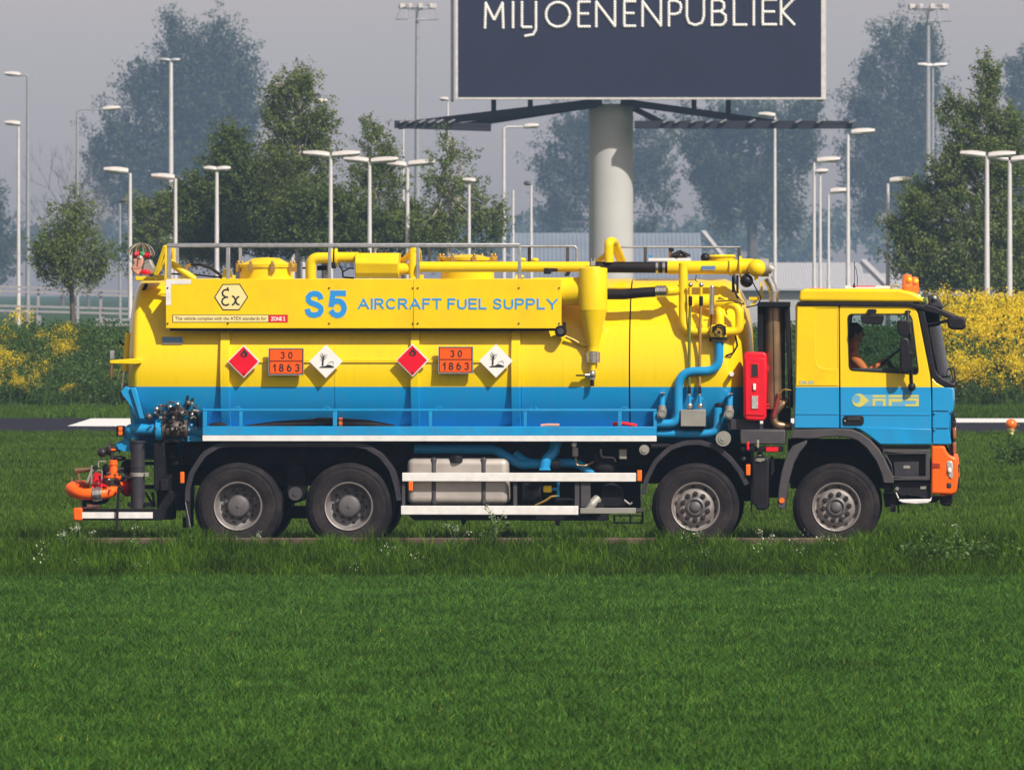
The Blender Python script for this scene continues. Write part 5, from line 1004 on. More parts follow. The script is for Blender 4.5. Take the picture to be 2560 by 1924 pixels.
def make_wheel(kind):
    root = empty('wheel', parent=truck)
    P('tyre', tyre_mb(), M['tyre'], root, ang=30)
    P('sidewall', lathe_open([(.026, .292), (.008, .34), (-.004, .40), (-.006, .452), (-.001, .458)]), M['sidewall'], root)
    b = MB()
    for r in (.49, .43, .35): b.tube([(math.cos(a) * r, (.006, -.003, .006)[0 if r > .48 else 1 if r > .4 else 2], math.sin(a) * r) for a in np.linspace(0, 6.2832, 49)], .0035, 4, caps=False)
    P('sidewall_ridge', b, M['tyre'], root)
    if kind == 'front':
        b = lathe_open([(.05, .288), (.012, .306), (.004, .30), (.012, .285), (.07, .272), (.085, .25), (.055, .225), (.03, .205), (.022, .19), (.022, .12), (.03, .105)])
        P('rim', b, M['rim'], root, ang=40); P('vent_hole', holes_ring(.247, 10, .024, .0675, .7), M['ink'], root)
        P('hub', lathe_open([(.028, .13), (.0, .118), (-.012, .095), (.01, .088), (.012, .07), (-.01, .062), (-.018, .05), (-.02, .002)]), M['hub'], root)
        for k in range(10):
            w = k * .6283 + .2; c = Vector((math.cos(w) * .163, 0, math.sin(w) * .163)); n = MB(); n.cyl(c + Vector((0, .024, 0)), c + Vector((0, .008, 0)), .033, .031, 14); n.cyl(c + Vector((0, .014, 0)), c + Vector((0, -.022, 0)), .019, .016, 6); P('wheel_nut', n, M['nut'], root)
    else:
        b = lathe_open([(.06, .288), (.012, .306), (.002, .30), (.010, .286), (.05, .276)])
        P('rim', b, M['rim'], root, ang=40); P('wheel_disc', lathe_open([(.048, .277), (.10, .268), (.13, .255), (.165, .25), (.185, .23), (.19, .20), (.17, .185), (.165, .12)]), M['disc'], root, ang=40); P('vent_hole', holes_ring(.218, 10, .026, .186, .7), M['ink'], root)
        P('hub', lathe_open([(.17, .182), (.15, .178), (.148, .165), (.15, .16), (.145, .145), (.09, .138), (.06, .125), (.052, .11), (.05, .02), (.042, .018), (.04, .002)]), M['hub'], root)
        for k in range(10):
            w = k * .6283 + .1; c = Vector((math.cos(w) * .166, 0, math.sin(w) * .166)); n = MB(); n.cyl(c + Vector((0, .165, 0)), c + Vector((0, .122, 0)), .021, .018, 6); P('wheel_nut', n, M['nut'], root)
        P('inner_tyre', MB().add([(x, y + .36, z) for x, y, z in tyre_mb().v], tyre_mb().f), M['tyre'], root, ang=30)
    return root
zA = T(800, 1265.3, .06)[2]
wf, wr = make_wheel('front'), make_wheel('rear')
def put(src, first, X, d, flip=False, rot=0.0):
    w = src if first else dup(src, truck); x = T(X, 1265, .06)[0]; w.location = (x, d, zA); w.rotation_euler = (0, rot, math.pi if flip else 0); return w
put(wr, True, 594.3, .06, rot=.3); put(wr, False, 871.3, .06, rot=1.0); put(wf, True, 2090.6, .05, rot=.1); put(wf, False, 1738.4, .05, rot=.52)
for X in (594.3, 871.3): put(wr, False, X, 2.44, True)
for X in (2090.6, 1738.4): put(wf, False, X, 2.45, True)
# ---- chassis, axles, dark machinery under the tank
b = MB(); xs0, xs1 = T(430, 0, .8)[0], T(2330, 0, .8)[0]
for d in (.82, 1.6): b.box(xs0, xs1, d, d + .08, .78, 1.08)
P('chassis_rail', b, M['dark'], bevel=.006)
for X in (594.3, 871.3, 1738.4, 2090.6):
    x = T(X, 0, 1.2)[0]; b = MB(); b.cyl((x, .35, zA), (x, 2.15, zA), .075, .075, 14); b.sphere((x, 1.25, zA), .2, 14, 9, (1, 1.1, 1)); b.box(x - .45, x + .45, .72, .8, zA + .12, zA + .19); P('axle', b, M['dark'])
b = MB(); x = T(732, 0, .5)[0]; b.cyl((x, .45, .62), (x, 2.0, .62), .09, .09, 18); b.pp(E, [(1985, 1010), (2000, 700), (2140, 690), (2170, 900), (2130, 1000), (2060, 1005)], .42, .6); P('axle_bracket', b, M['dark'], bevel=.02)
b = MB(); p = E(2070, 945, .4); b.cyl((p[0], .34, p[2]), (p[0], .5, p[2]), .085, .085, 18); b.cyl((p[0], .33, p[2]), (p[0], .345, p[2]), .03, .03, 12); P('pivot_cap', b, M['grey'])
b = MB(); b.rb(E, 1990, 1060, 2200, 1160, .8, 1.6); P('axle_housing', b, M['dark'], bevel=.05)
b = MB(); b.box(T(470, 0, 1)[0], T(1880, 0, 1)[0], .45, 2.05, 1.02, 1.3); P('sub_frame', b, M['dark'])
b = MB(); b.box(T(1000, 0, .5)[0], T(1600, 0, .5)[0], .66, .7, .42, 1.1); P('under_cover', b, M['dark'])
b = MB(); b.box(T(470, 0, .7)[0], T(1010, 0, .7)[0], .7, .74, .75, 1.1); P('inner_fender', b, M['dark'])
# rear mudguard over both rear axles
def band_guard(name, Fn, pts, th, d0, d1, m, parent=None, fil=.25, lip=True):
    c = fillet([Vector((Fn(a, b_, d0)[0], 0, Fn(a, b_, d0)[2])) for a, b_ in pts], fil, 8); v, f = [], []
    n = len(c)
    for i, p in enumerate(c):
        t = (c[min(i + 1, n - 1)] - c[max(i - 1, 0)]).normalized(); nn = Vector((-t.z, 0, t.x))
        o_, i_ = p, p - nn * th
        for d, q_ in ((d0, o_), (d1, o_), (d1, o_ - nn * .012), (d0 + .03, o_ - nn * .012), (d0 + .03, i_), (d0, i_)): v.append((q_.x, d, q_.z))
    for i in range(n - 1): f += [(i * 6 + k, i * 6 + (k + 1) % 6, i * 6 + 6 + (k + 1) % 6, i * 6 + 6 + k) for k in range(6)]
    f += [tuple(range(5, -1, -1)), tuple(range((n - 1) * 6, n * 6))]
    return P(name, MB().add(v, f), m, parent, .004)
FX = lambda a, b_, d: T(140 + a / 3.45625, 960 + b_ / 3.45625, d)
off = 560 * 3.45625
band_guard('rear_mudguard', FX, [(1112, 1010), (1116, 900), (1150, 760), (1260, 590), (1400, 505), (1540, 497), (off + 640, 497), (off + 760, 520), (off + 890, 600), (off + 985, 730), (off + 1030, 880), (off + 1050, 1000)], .065, .03, .66, M['fender'])
b = MB(); b.rb(E, 1120, 1000, 1160, 1240, .1, .6); P('mud_flap', b, M['rubber']); b = MB(); b.bar(E(1118, 1010, .05), E(1165, 1250, .05), .012, .01); P('flap_edge', b, M['galv'])
GX = G
band_guard('front_mudguard', G, [(1042, 945), (1075, 810), (1150, 660), (1280, 535), (1420, 487), (1560, 482), (1700, 525), (1830, 630), (1920, 745), (1978, 860)], .06, .03, .5, M['fender'], fil=.35)
b = MB(); b.rb(G, 1060, 560, 1960, 700, .55, .6); P('inner_fender', b, M['dark'])
# ---- fuel tank, side guards, boxes
b = MB(); x0_, x1_ = Fz(1097, 0, .1)[0], Fz(1975, 0, .1)[0]; z0_, z1_ = Fz(0, 1038, .1)[2], Fz(0, 636, .1)[2]
b.box(x0_, x1_, .1, .66, z0_, z1_); ft = P('fuel_tank', b, M['alu'], bevel=.085, segs=6)
b = MB(); b.box(x1_ - .045, x1_ - .038, .098, .664, z0_ + .02, z1_ - .02)
for a0, a1 in ((1302, 1354), (1732, 1784)):
    b = MB(); p0, p1 = Fz(a0, 0, .09)[0], Fz(a1, 0, .09)[0]; b.box(p0, p1, .088, .67, z0_ - .01, z1_ + .01); P('tank_strap', b, M['grey'], ft, .17, segs=8)
b = MB(); c = Fz(1530, 640, .3); b.cyl((c[0], .14, c[2] - .05), (c[0], .14, c[2] + .035), .085, .08, 20); P('filler_cap', b, K_, ft, .008)
gx0, gx1 = Fz(1055, 0, -.01)[0], G(1002, 0, -.01)[0]
b = MB(); b.box(gx0, gx1, -.01, .03, Fz(0, 838, 0)[2], Fz(0, 763, 0)[2]); P('side_guard', b, M['white'], bevel=.006)
b = MB(); b.box(Fz(1045, 0, 0)[0], G(503, 0, 0)[0], -.01, .03, Fz(0, 1125, 0)[2], Fz(0, 1048, 0)[2]); P('side_guard', b, M['white'], bevel=.006)
b = MB(); b.rb(G, 520, 1068, 1000, 1118, -.005, .03); P('guard_extension', b, M['grate'], bevel=.006); b = MB(); b.rb(G, 1000, 1070, 1070, 1100, .0, .03); b.bar(G(1042, 945, .02), G(1070, 1075, .02), .01, .01); P('guard_stay', b, M['grey'])
for F_, a0, a1, b0, b1 in ((Fz, 1052, 1080, 830, 1060), (Fz, 2015, 2048, 830, 1060), (G, 472, 512, 830, 1140), (G, 525, 608, 840, 1060), (G, 0, 8, 0, 0)):
    if b1: b = MB(); b.rb(F_, a0, b0, a1, b1, .035, .09); P('guard_post', b, M['grey'], bevel=.004)
for F_, a0, a1, b0, b1 in ((E, 1072, 1108, 758, 856), (Fz, 1110, 1148, 838, 922), (G, 1012, 1052, 742, 838), (G, 1952, 1990, 692, 788)):
    b = MB(); b.rb(F_, a0, b0, a1, b1, -.01, .03); P('side_marker', b, M['amber'], bevel=.008)
b = MB(); b.pp(Fz, [(1110, 1130), (1155, 1175), (2212, 1175), (2212, 1125)], .1, .6); b.rb(G, 0, 1125, 755, 1178, .2, .6); P('under_tray', b, M['dark'], bevel=.01); b = MB(); b.pp(Fz, [(1565, 1175), (1610, 1175), (1605, 1190), (1580, 1222)], .2, .3); b.pp(G, [(300, 1175), (345, 1175), (335, 1222), (312, 1222)], .2, .3); P('tray_bracket', b, M['dark'])
b = MB()
for e in ((806, 1130, 822, 1205), (806, 1190, 1065, 1205), (945, 1130, 962, 1205), (1050, 1100, 1066, 1205), (806, 1130, 1066, 1142)): b.rb(G, *e, .3, .34)
P('step_frame', b, M['dark'])
pipe('blue_line', Fz, [(1160, 560, .4), (1860, 565, .4), (2060, 690, .4), (2260, 690, .35)], .06, B_, .3, 14); pipe('blue_line', G, [(320, 480, .3), (290, 590, .25), (222, 660, .2), (210, 740, .2)], .07, B_, .15, 16); pipe('blue_line', G, [(-40, 600, .45), (60, 680, .4), (300, 680, .4), (500, 680, .35), (600, 760, .3), (660, 770, .3)], .055, B_, .25, 14)
b = MB(); b.rb(G, 165, 728, 262, 746, .1, .3); P('pipe_flange', b, B_, bevel=.006); b = MB(); b.cyl(G(285, 700, .2), G(345, 700, .2), .07, .07, 16); P('pipe_coupling', b, M['dark'])
b = MB(); p = G(470, 522, .15); b.cyl((p[0], .1, p[2]), (p[0], .2, p[2]), .036, .036, 18); b.rb(G, 452, 545, 502, 625, .12, .22); P('gauge_filter', b, M['grate'], bevel=.012); b = MB(); b.cyl((p[0], .095, p[2]), (p[0], .101, p[2]), .028, .028, 16); P('gauge_face', b, M['placard_white'])
b = MB(); b.rb(G, 855, 562, 922, 648, .12, .25); P('air_box', b, M['grate'], bevel=.01); pipe('air_pipe', G, [(698, 560, .3), (700, 632, .3), (820, 632, .3), (832, 755, .3)], .014, M['grate'], .05, 8); pipe('air_pipe', G, [(480, 630, .2), (488, 700, .2), (560, 706, .2), (640, 670, .25)], .012, M['brown_steel'], .04, 8)
b = MB(); b.sphere(G(735, 720, .35), .16, 14, 9, (1.2, 1, .8)); b.cyl(G(640, 650, .3), G(690, 650, .3), .07, .07, 16); P('air_compressor', b, M['dark'])
b = MB(); b.pp(G, [(690, 1065), (690, 930), (720, 870), (780, 850), (830, 865), (880, 910), (895, 1065)], .15, .5); b.cyl(G(700, 1060, .2), G(640, 1060, .1), .07, .085, 18); P('gearbox_cover', b, M['dark'], bevel=.02)
b = MB(); b.tp(G, [(590, 1090, .08), (620, 1040, .08), (670, 990, .15)], .06, .05, 14); P('exhaust_elbow', b, M['grate']); b = MB(); b.tp(G, [(900, 1000, .1), (950, 1040, .1), (970, 1020, .1)], .012, .03, 6); P('cable', b, M['grate'])
b = MB(); b.rb(G, 200, 878, 272, 935, .1, .2); P('yellow_tap', b, Y_, bevel=.015); b = MB(); b.tp(G, [(272, 906, .15), (330, 906, .15), (330, 970, .15)], .02, .03, 10); b.tp(G, [(330, 850, .15), (330, 906, .15)], .018, 0, 10); P('tap_pipe', b, B_); pipe('air_pipe', G, [(320, 965, .12), (270, 970, .12), (220, 1005, .12), (130, 1048, .12)], .014, M['brass'], .05, 8)
for F_, e in ((G, (20, 850, 180, 1040)), (G, (300, 985, 460, 1045)), (Fz, (2090, 860, 2212, 1040))): b = MB(); b.rb(F_, *e, .3, .6); P('battery_box', b, M['dark'], bevel=.02)

# ---- tail: brackets, pump, valves, coupling, bumper
b = MB(); b.pp(E, [(560, 60), (600, 20), (660, 40), (700, 120), (760, 300), (690, 300), (650, 200), (590, 120), (548, 90)], .02, .14); b.pp(E, [(640, 30), (690, 30), (760, 300), (720, 300)], -.02, .05); P('tail_bracket', b, B_, bevel=.01)
b = MB(); b.pp(E, [(548, 70), (560, 60), (590, 120), (580, 140), (550, 110)], .0, .3); P('hinge', b, M['dark'])
b = MB(); b.tp(A, [(625, 940, .5), (620, 1000, .5), (597, 1270, .5)], .04, 0, 12); P('lid_cylinder', b, Y_); b = MB(); b.rb(A, 610, 930, 640, 965, .85, .95); P('cylinder_head', b, M['dark']); pipe('piston_rod', A, [(595, 1265, .5), (575, 1415, .5)], .016, M['steel'], 0, 10)
pipe('cable', A, [(555, 1000, .9), (552, 1015, .9), (575, 1040, .9), (610, 1030, .9)], .014, M['rubber'], .02, 6); pipe('cable', A, [(640, 1220, .7), (650, 1290, .7), (655, 1350, .7), (630, 1400, .7)], .016, M['rubber'], .05, 6)
pipe('seal_edge', A, [(785, 515, .7), (735, 610, .7), (690, 740, .7), (668, 880, .7)], .022, M['rubber'], .2, 8)
b = MB(); b.pp(A, [(464, 1176), (700, 1160), (735, 1168), (735, 1205), (690, 1212), (464, 1207)], .0, .1); P('tail_arm', b, Y_, bevel=.01); b = MB(); b.rb(A, 625, 1090, 668, 1160, .6, .75); b.rb(A, 560, 1205, 610, 1240, .6, .7); P('tail_bracket', b, Y_, bevel=.01)
b = MB(); b.rb(A, 468, 1090, 500, 1165, .3, .4); P('reflector_board', b, M['galv']); b = MB(); b.cyl(A(478, 1210, .35), A(477, 1320, .35), .022, .022, 10); P('tail_pin', b, M['brown_steel'])
# blue elbow, pump and valve cluster
pipe('blue_elbow', E, [(650, 445, .25), (640, 395, .2), (660, 390, .2), (870, 390, .2)], .072, B_, .1, 20)
b = MB(); p = E(905, 400, .2); b.cyl((p[0] - .06, .2, p[2]), (p[0] + .03, .2, p[2]), .135, .135, 26); P('pipe_flange', b, B_, bevel=.006)
b = MB(); p = E(1030, 390, .2); b.sphere((p[0], .2, p[2]), .118, 20, 12, (1.1, 1, 1)); b.cyl((p[0] - .16, .2, p[2] - .01), (p[0] + .15, .2, p[2] - .01), .1, .1, 20); b.cyl((p[0] + .12, .2, p[2]), (p[0] + .16, .2, p[2]), .14, .14, 24); b.cyl((p[0] - .16, .2, p[2]), (p[0] - .12, .2, p[2]), .145, .145, 24); b.cyl((p[0], .2, p[2]), (p[0], .2, p[2] + .28), .06, .05, 14); pu = P('fuel_pump', b, M['pump'], bevel=.004)
r = np.random.default_rng(4)
for (a0, b0, a1, b1) in ((855, 205, 880, 290), (890, 175, 905, 260), (975, 130, 990, 250), (1015, 190, 1035, 300), (1130, 150, 1150, 215), (1190, 190, 1205, 260), (940, 240, 1060, 270), (1085, 215, 1180, 235), (1210, 235, 1225, 380), (845, 205, 870, 240), (1000, 160, 1075, 172)):
    b = MB(); b.rb(E, a0, b0, a1, b1, .12 + r.uniform(0, .15), .16 + r.uniform(.15, .25)); P('pump_fitting', b, M['pump'] if r.uniform() < .5 else M['dark'], pu, .008)
for a, b_, rr in ((800, 282, .045), (870, 215, .035), (1090, 225, .04), (1140, 165, .04), (1175, 265, .03), (1218, 240, .03), (985, 200, .035), (1050, 175, .03)):
    b = MB(); b.sphere(E(a, b_, .15), rr, 10, 7); P('pump_valve', b, M['pump'] if rr > .037 else M['steel'], pu)
for pts in ([(905, 180), (930, 200), (980, 150), (1060, 170), (1085, 215)], [(860, 290), (900, 250), (960, 260)], [(1030, 260), (1110, 230), (1190, 250), (1250, 240)], [(1060, 280), (1150, 250), (1215, 300)]):
    pipe('pump_line', E, [(a, b_, .14) for a, b_ in pts], .011, M['pump'], .03, 6, pu)
for k in range(44):
    a, b_ = r.uniform(850, 1230), r.uniform(170, 400); w, h = r.uniform(8, 26), r.uniform(10, 40); b = MB(); dd = r.uniform(-.04, .12)
    if r.uniform() < .5: b.rb(E, a - w / 2, b_ - h / 2, a + w / 2, b_ + h / 2, dd, dd + .05)
    else: p_, q_ = E(a - w, b_, dd), E(a + w * r.uniform(-1, 1), b_ + h * r.uniform(-1, 1), dd + .05); b.cyl(p_, q_, .016, .013, 8)
    P('pump_fitting', b, M[['pump', 'dark', 'nut', 'grate'][k % 4]], pu)
for a in (1138, 1180):
    b = MB(); b.rb(E, a - 8, 98 if a < 1150 else 120, a + 8, 150, .14, .17); P('pump_lever', b, K_, pu)
pipe('blue_line', E, [(1120, 330, .3), (1180, 400, .3), (1270, 430, .3)], .08, B_, .1, 16); b = MB(); b.pp(E, [(1085, 470), (1170, 440), (1265, 465), (1265, 495), (1085, 492)], .2, .5); b.rb(E, 900, 440, 1110, 485, .3, .8); P('pump_deck', b, B_)
pipe('blue_line', E, [(900, 150, .6), (1100, 300, .6), (1265, 330, .6)], .1, B_, .1, 16)
b = MB(); b.rb(E, 520, 360, 582, 450, .2, .4); P('tail_lamp', b, M['dark'], bevel=.01)
for b0, b1 in ((368, 402), (406, 442)): b = MB(); b.rb(E, 538, b0, 574, b1, .19, .21); P('lamp_lens', b, M['amber'], bevel=.006)
b = MB(); b.pp(E, [(585, 360), (640, 440), (640, 580), (600, 585), (540, 560), (520, 520), (580, 500)], .25, .45); b.tp(E, [(640, 520, .35), (560, 530, .35), (520, 560, .35)], .06, .04, 12); P('tail_manifold', b, B_, bevel=.015)
b = MB(); b.cyl(E(520, 545, .3), E(400, 590, .3), .05, .05, 14); b.cyl(E(480, 560, .3), E(450, 560, .3), .08, .08, 16); b.sphere(E(400, 590, .3), .06, 12, 8); P('tail_valve', b, M['nut'], bevel=.005)
b = MB(); b.cyl(E(706, 1070, .22), E(706, 490, .22), .087, .087, 26); b.cyl(E(706, 720, .22), E(706, 700, .22), .092, .092, 26); b.cyl(E(706, 505, .22), E(706, 488, .22), .1, .1, 26); dp = P('drop_pipe', b, M['fender']); b = MB(); b.cyl(E(706, 800, .22), E(706, 765, .22), .096, .096, 26); b.rb(E, 765, 765, 800, 800, .15, .3); P('pipe_clamp', b, M['grate'], dp, .004); b = MB(); b.rb(E, 615, 1025, 660, 1060, .15, .3); b.rb(E, 765, 1020, 815, 1060, .15, .3); P('pipe_foot', b, M['dark'], dp)
b = MB(); b.rb(E, 845, 490, 940, 920, .15, .45); b.rb(E, 900, 820, 965, 922, .12, .4); b.rb(E, 870, 485, 1090, 505, .15, .5); b.rb(E, 970, 510, 1030, 640, .3, .5); b.rb(E, 930, 620, 1100, 700, .4, .8); b.rb(E, 870, 920, 1010, 1170, .4, .9); P('tail_frame', b, M['dark'], bevel=.012)
b = MB(); b.rb(E, 750, 670, 850, 700, .3, .5); b.rb(E, 740, 870, 860, 905, .3, .5); b.bar(E(770, 930, .3), E(850, 1060, .3), .03, .03); b.bar(E(830, 930, .3), E(855, 1060, .3), .03, .03); P('tail_brace', b, M['dark'])
b = MB(); b.rb(E, 940, 700, 1110, 1090, .5, 2.0); b.rb(E, 1095, 1150, 1130, 1240, .3, .6); P('rear_cross_member', b, M['dark'])
zbm = E(0, 1160, .1)[2]; b = MB(); b.rb(E, 228, 1075, 920, 1175, .12, .24); bm_ = P('rear_bumper', b, M['dark'], bevel=.008)
for a0, a1 in ((226, 524), (541, 836)): b = MB(); b.rb(E, a0, 1104, a1, 1158, .112, .119); P('reflective_stripe', b, M['white'], bm_)
b = MB(); b.rb(E, 148, 1068, 228, 1180, .1, 2.4); P('bumper_end', b, M['orange'], bm_, .02); b = MB(); b.bar(E(540, 900, .1), E(525, 1250, .1), .045, .03); P('earth_strap', b, M['rubber'])
o_ = M['orange']
pipe('orange_bend', E, [(250, 880, .75), (160, 880, .55), (115, 905, .3), (200, 950, .1), (330, 950, .08), (470, 940, .15), (540, 870, .35), (545, 830, .45)], .072, o_, .25, 22)
b = MB(); p = E(355, 952, .08); b.cyl((p[0] - .055, .08, p[2] - .005), (p[0] + .06, .08, p[2] + .005), .086, .086, 26); b.cyl((p[0] - .02, .08, p[2]), (p[0] + .02, .08, p[2]), .094, .094, 26); P('bend_coupling', b, M['steel'], bevel=.004)
b = MB(); b.cyl(E(495, 800, .25), E(495, 700, .25), .066, .046, 18); b.cyl(E(495, 700, .25), E(495, 655, .25), .058, .05, 18); b.cyl(E(490, 810, .25), E(490, 790, .25), .11, .11, 20); P('orange_valve', b, o_, bevel=.006); b = MB(); b.sphere(E(490, 568, .25), .035, 10, 7, (1.2, 1, .5)); P('valve_cap', b, o_)
b = MB(); b.cyl(E(490, 830, .25), E(490, 870, .25), .1, .1, 18); b.cyl(E(430, 800, .25), E(640, 790, .3), .022, .022, 10); b.cyl(E(483, 650, .25), E(483, 585, .25), .022, .022, 10); P('valve_body', b, M['nut']); b = MB(); b.sphere(E(540, 640, .4), .1, 12, 8, (1, 1, .35)); P('hand_wheel', b, M['nut'])
b = MB(); b.cyl(E(610, 870, .5), E(700, 870, .5), .15, .12, 22); b.sphere(E(605, 870, .45), .14, 16, 10, (.6, 1, 1)); b.sphere(E(380, 850, .45), .12, 14, 9); b.rb(E, 270, 980, 440, 1020, .3, .5); P('red_coupling', b, M['red'], bevel=.01)
b = MB(); b.sphere(E(350, 985, .35), .14, 16, 9, (1.2, 1, .6)); P('coupling_base', b, M['dark'])
b = MB()
for e in ((302, 700, 312, 860), (392, 745, 402, 850), (362, 660, 372, 715), (362, 660, 445, 670), (310, 740, 395, 748), (302, 855, 400, 862)): b.rb(E, *e, .3, .33)
b.bar(E(265, 860, .3), E(310, 740, .3), .03, .03); P('coupling_frame', b, M['grate'])
b = MB(); b.cyl(E(165, 745, .4), E(300, 735, .4), .035, .03, 12); b.bar(E(195, 760, .4), E(205, 840, .4), .025, .025); b.rb(E, 130, 800, 142, 850, .4, .45); P('coupling_lever', b, M['brown_steel']); b = MB(); b.cyl(E(245, 1000, .3), E(245, 1060, .3), .03, .03, 10); b.rb(E, 440, 850, 540, 875, .3, .6); P('coupling_foot', b, M['dark'])
for k in range(34):
    a, b_ = r.uniform(345, 630), r.uniform(715, 930); w, h = r.uniform(10, 45), r.uniform(10, 40); b = MB(); dd = r.uniform(.05, .4)
    p_, q_ = E(a - w, b_, dd), E(a + w * r.uniform(-1, 1), b_ + h * r.uniform(-1, 1), dd + r.uniform(-.1, .1)); b.cyl(p_, q_, .012 + .012 * (k % 3), .014, 9)
    P('coupling_fitting', b, M[['dark', 'red', 'pump', 'nut', 'dark'][k % 5]])
b = MB(); b.rb(E, 415, 690, 440, 800, .5, .6); b.sphere(E(430, 750, .5), .09, 12, 8, (.5, 1, 1)); b.sphere(E(625, 715, .55), .1, 12, 8); P('hand_wheel', b, M['dark'])

# ---- exhaust, extinguisher box, boxes behind the cab
b = MB(); p0, p1 = D(165, 0, .3), D(355, 0, .3); xm_ = (p0[0] + p1[0]) / 2; r_ = (p1[0] - p0[0]) / 2
b.cyl((xm_, .3, D(0, 1250, .3)[2]), (xm_, .3, D(0, 345, .3)[2]), r_, r_, 32); mf = P('exhaust_silencer', b, M['brown_steel'])
b = MB(); b.bar(D(248, 365, .03), D(262, 1180, .03), .012, .012); P('silencer_seam', b, M['dark'], mf)
b = MB(); b.rb(D, 120, 326, 392, 372, .02, .62); b.pp(D, [(115, 345), (165, 345), (165, 1000), (130, 1000), (118, 600)], .1, .6); b.pp(D, [(345, 345), (388, 345), (415, 1090), (420, 1240), (385, 1240), (375, 900)], .1, .6); P('silencer_frame', b, M['dark'], mf, .012)
P('tail_pipe', MB().tube([D(258, 330, .35), D(258, 250, .35), D(240, 190, .35), D(205, 120, .35)], [.06, .06, .058, .06], 18, .12), M['steel'], mf); b = MB(); p = D(258, 240, .35); b.cyl((p[0], .35, p[2] - .01), (p[0], .35, p[2] + .01), .067, .067, 18); P('pipe_clamp', b, M['steel'], mf)
b = MB(); b.pp(D, [(-8, 800), (0, 768), (20, 758), (170, 760), (195, 775), (200, 900), (192, 1320), (170, 1356), (20, 1350), (-5, 1310)], -.03, .2); fx = P('extinguisher_box', b, M['red'], bevel=.025, segs=3)
b = MB(); b.pp(D, [(10, 810), (180, 812), (176, 1310), (12, 1305)], -.042, -.02); P('box_lid', b, M['red'], fx, .008)
for y0, y1 in ((865, 970), (1138, 1248)):
    b = MB(); b.rb(D, 60, y0 - 8, 126, y1 + 8, -.05, -.03); P('window_frame', b, M['red'], fx, .006); b = MB(); b.rb(D, 68, y0, 120, y1, -.053, -.048); P('box_window', b, M['lamp_glass'] if y0 > 1000 else M['ink'], fx)
b = MB(); b.rb(D, 78, 1032, 102, 1088, -.065, -.04); P('box_handle', b, M['placard_white'], fx, .006)
for y in (880, 905, 1205, 1235): b = MB(); b.rb(D, 192, y, 216, y + 14, .0, .05); P('hinge', b, M['red'], fx, .003)
b = MB(); b.rb(D, 165, 1240, 400, 1420, .3, .6); P('silencer_foot', b, M['dark']); pipe('coolant_hose', D, [(300, 1120, .15), (275, 1250, .15), (255, 1320, .15)], .03, mat('dull_red_hose', (.22, .03, .025), .6), .05, 10); pipe('coolant_hose', D, [(410, 1180, .25), (330, 1210, .2), (250, 1300, .2), (270, 1390, .2), (410, 1402, .25)], .05, M['brown_steel'], .12, 12); pipe('cable', D, [(290, 1140, .1), (340, 1080, .1), (410, 1090, .1)], .008, M['brass'], .05, 6)
b = MB(); b.rb(H, -35, 392, 358, 522, .0, .6); P('storage_box', b, M['grey'], bevel=.02); b = MB(); b.rb(H, -30, 540, 330, 585, .02, .6); P('storage_shelf', b, M['dark'], bevel=.012); b = MB(); b.rb(H, -120, 300, 130, 395, .1, .6); P('box_stand', b, M['fender'], bevel=.01)
b = MB(); b.rb(H, 190, 542, 296, 580, .005, .03); P('warning_sticker', b, M['red']); b = MB(); b.rb(H, 22, 498, 46, 570, -.01, .02); P('red_tap', b, M['red'], bevel=.008); b = MB(); b.rb(H, 108, 482, 130, 552, -.01, .02); P('steel_tap', b, M['grate'], bevel=.008)
b = MB(); b.pp(H, [(70, 660), (85, 632), (205, 632), (218, 660), (214, 1000), (215, 1060), (190, 1085), (110, 1085), (98, 1045), (70, 1040)], .05, .4); P('hydraulic_tank', b, K_, bevel=.02, segs=3); b = MB(); b.sphere(H(137, 615, .2), .045, 12, 8); b.pp(H, [(95, 660), (110, 640), (175, 640), (182, 655), (140, 672)], .03, .2); P('tank_cap', b, M['steel'])
b = MB(); b.pp(H, [(232, 620), (250, 620), (262, 750), (240, 800), (225, 790)], .1, .3); b.rb(H, 210, 750, 300, 980, .4, .9); b.rb(H, -60, 640, 60, 1010, .5, .9); P('air_tank', b, M['dark'], bevel=.02); pipe('cable', H, [(55, 820, .1), (62, 980, .1), (66, 1100, .1)], .008, M['rubber'], .05, 6); b = MB(); b.sphere(H(-5, 642, .1), .035, 10, 7); P('air_coupling', b, M['fender'])

# ---- cab
WIN = [(897, 465), (905, 445), (925, 432), (1405, 432), (1435, 445), (1452, 480), (1506, 915), (1503, 940), (1485, 950), (940, 918), (918, 905), (908, 880)]
def xz(Fn, pts, d): return [(Fn(a, b_, d)[0], Fn(a, b_, d)[2]) for a, b_ in pts]
d0 = .02
def cab_side(d0, d1, far=False):
    q_ = P('cab_side_panel', MB().prism(xz(D, [(462, 358), (816, 358), (823, 1418), (432, 1418)], .02), d0, d1), M['livery'], bevel=.012 if not far else 0)
    door = [(826, 358), (1430, 366), (1476, 382), (1500, 425), (1608, 965), (1618, 1200), (1620, 1560), (1172, 1560), (1062, 1470), (990, 1430), (930, 1417), (832, 1417)]
    w = P('cab_door', MB().plate(xz(D, door, .02), [xz(D, WIN, .02)], d0, d1), M['livery'], bevel=.009)
    ctr = xz(D, [(1200, 690)], .02)[0]; ip = [(ctr[0] + (x - ctr[0]) * .972, ctr[1] + (z - ctr[1]) * .965) for x, z in xz(D, WIN, .02)]; op = [(ctr[0] + (x - ctr[0]) * 1.008, ctr[1] + (z - ctr[1]) * 1.01) for x, z in xz(D, WIN, .02)]
    s_ = -1 if not far else 1; e = d0 if not far else d1
    P('window_seal', MB().plate(op, [ip], e + s_ * .006, e - s_ * .03), K_, w)
    P('window_pane', MB().prism(ip, e - s_ * .014, e - s_ * .01), M['glass'], w)
    return q_, w
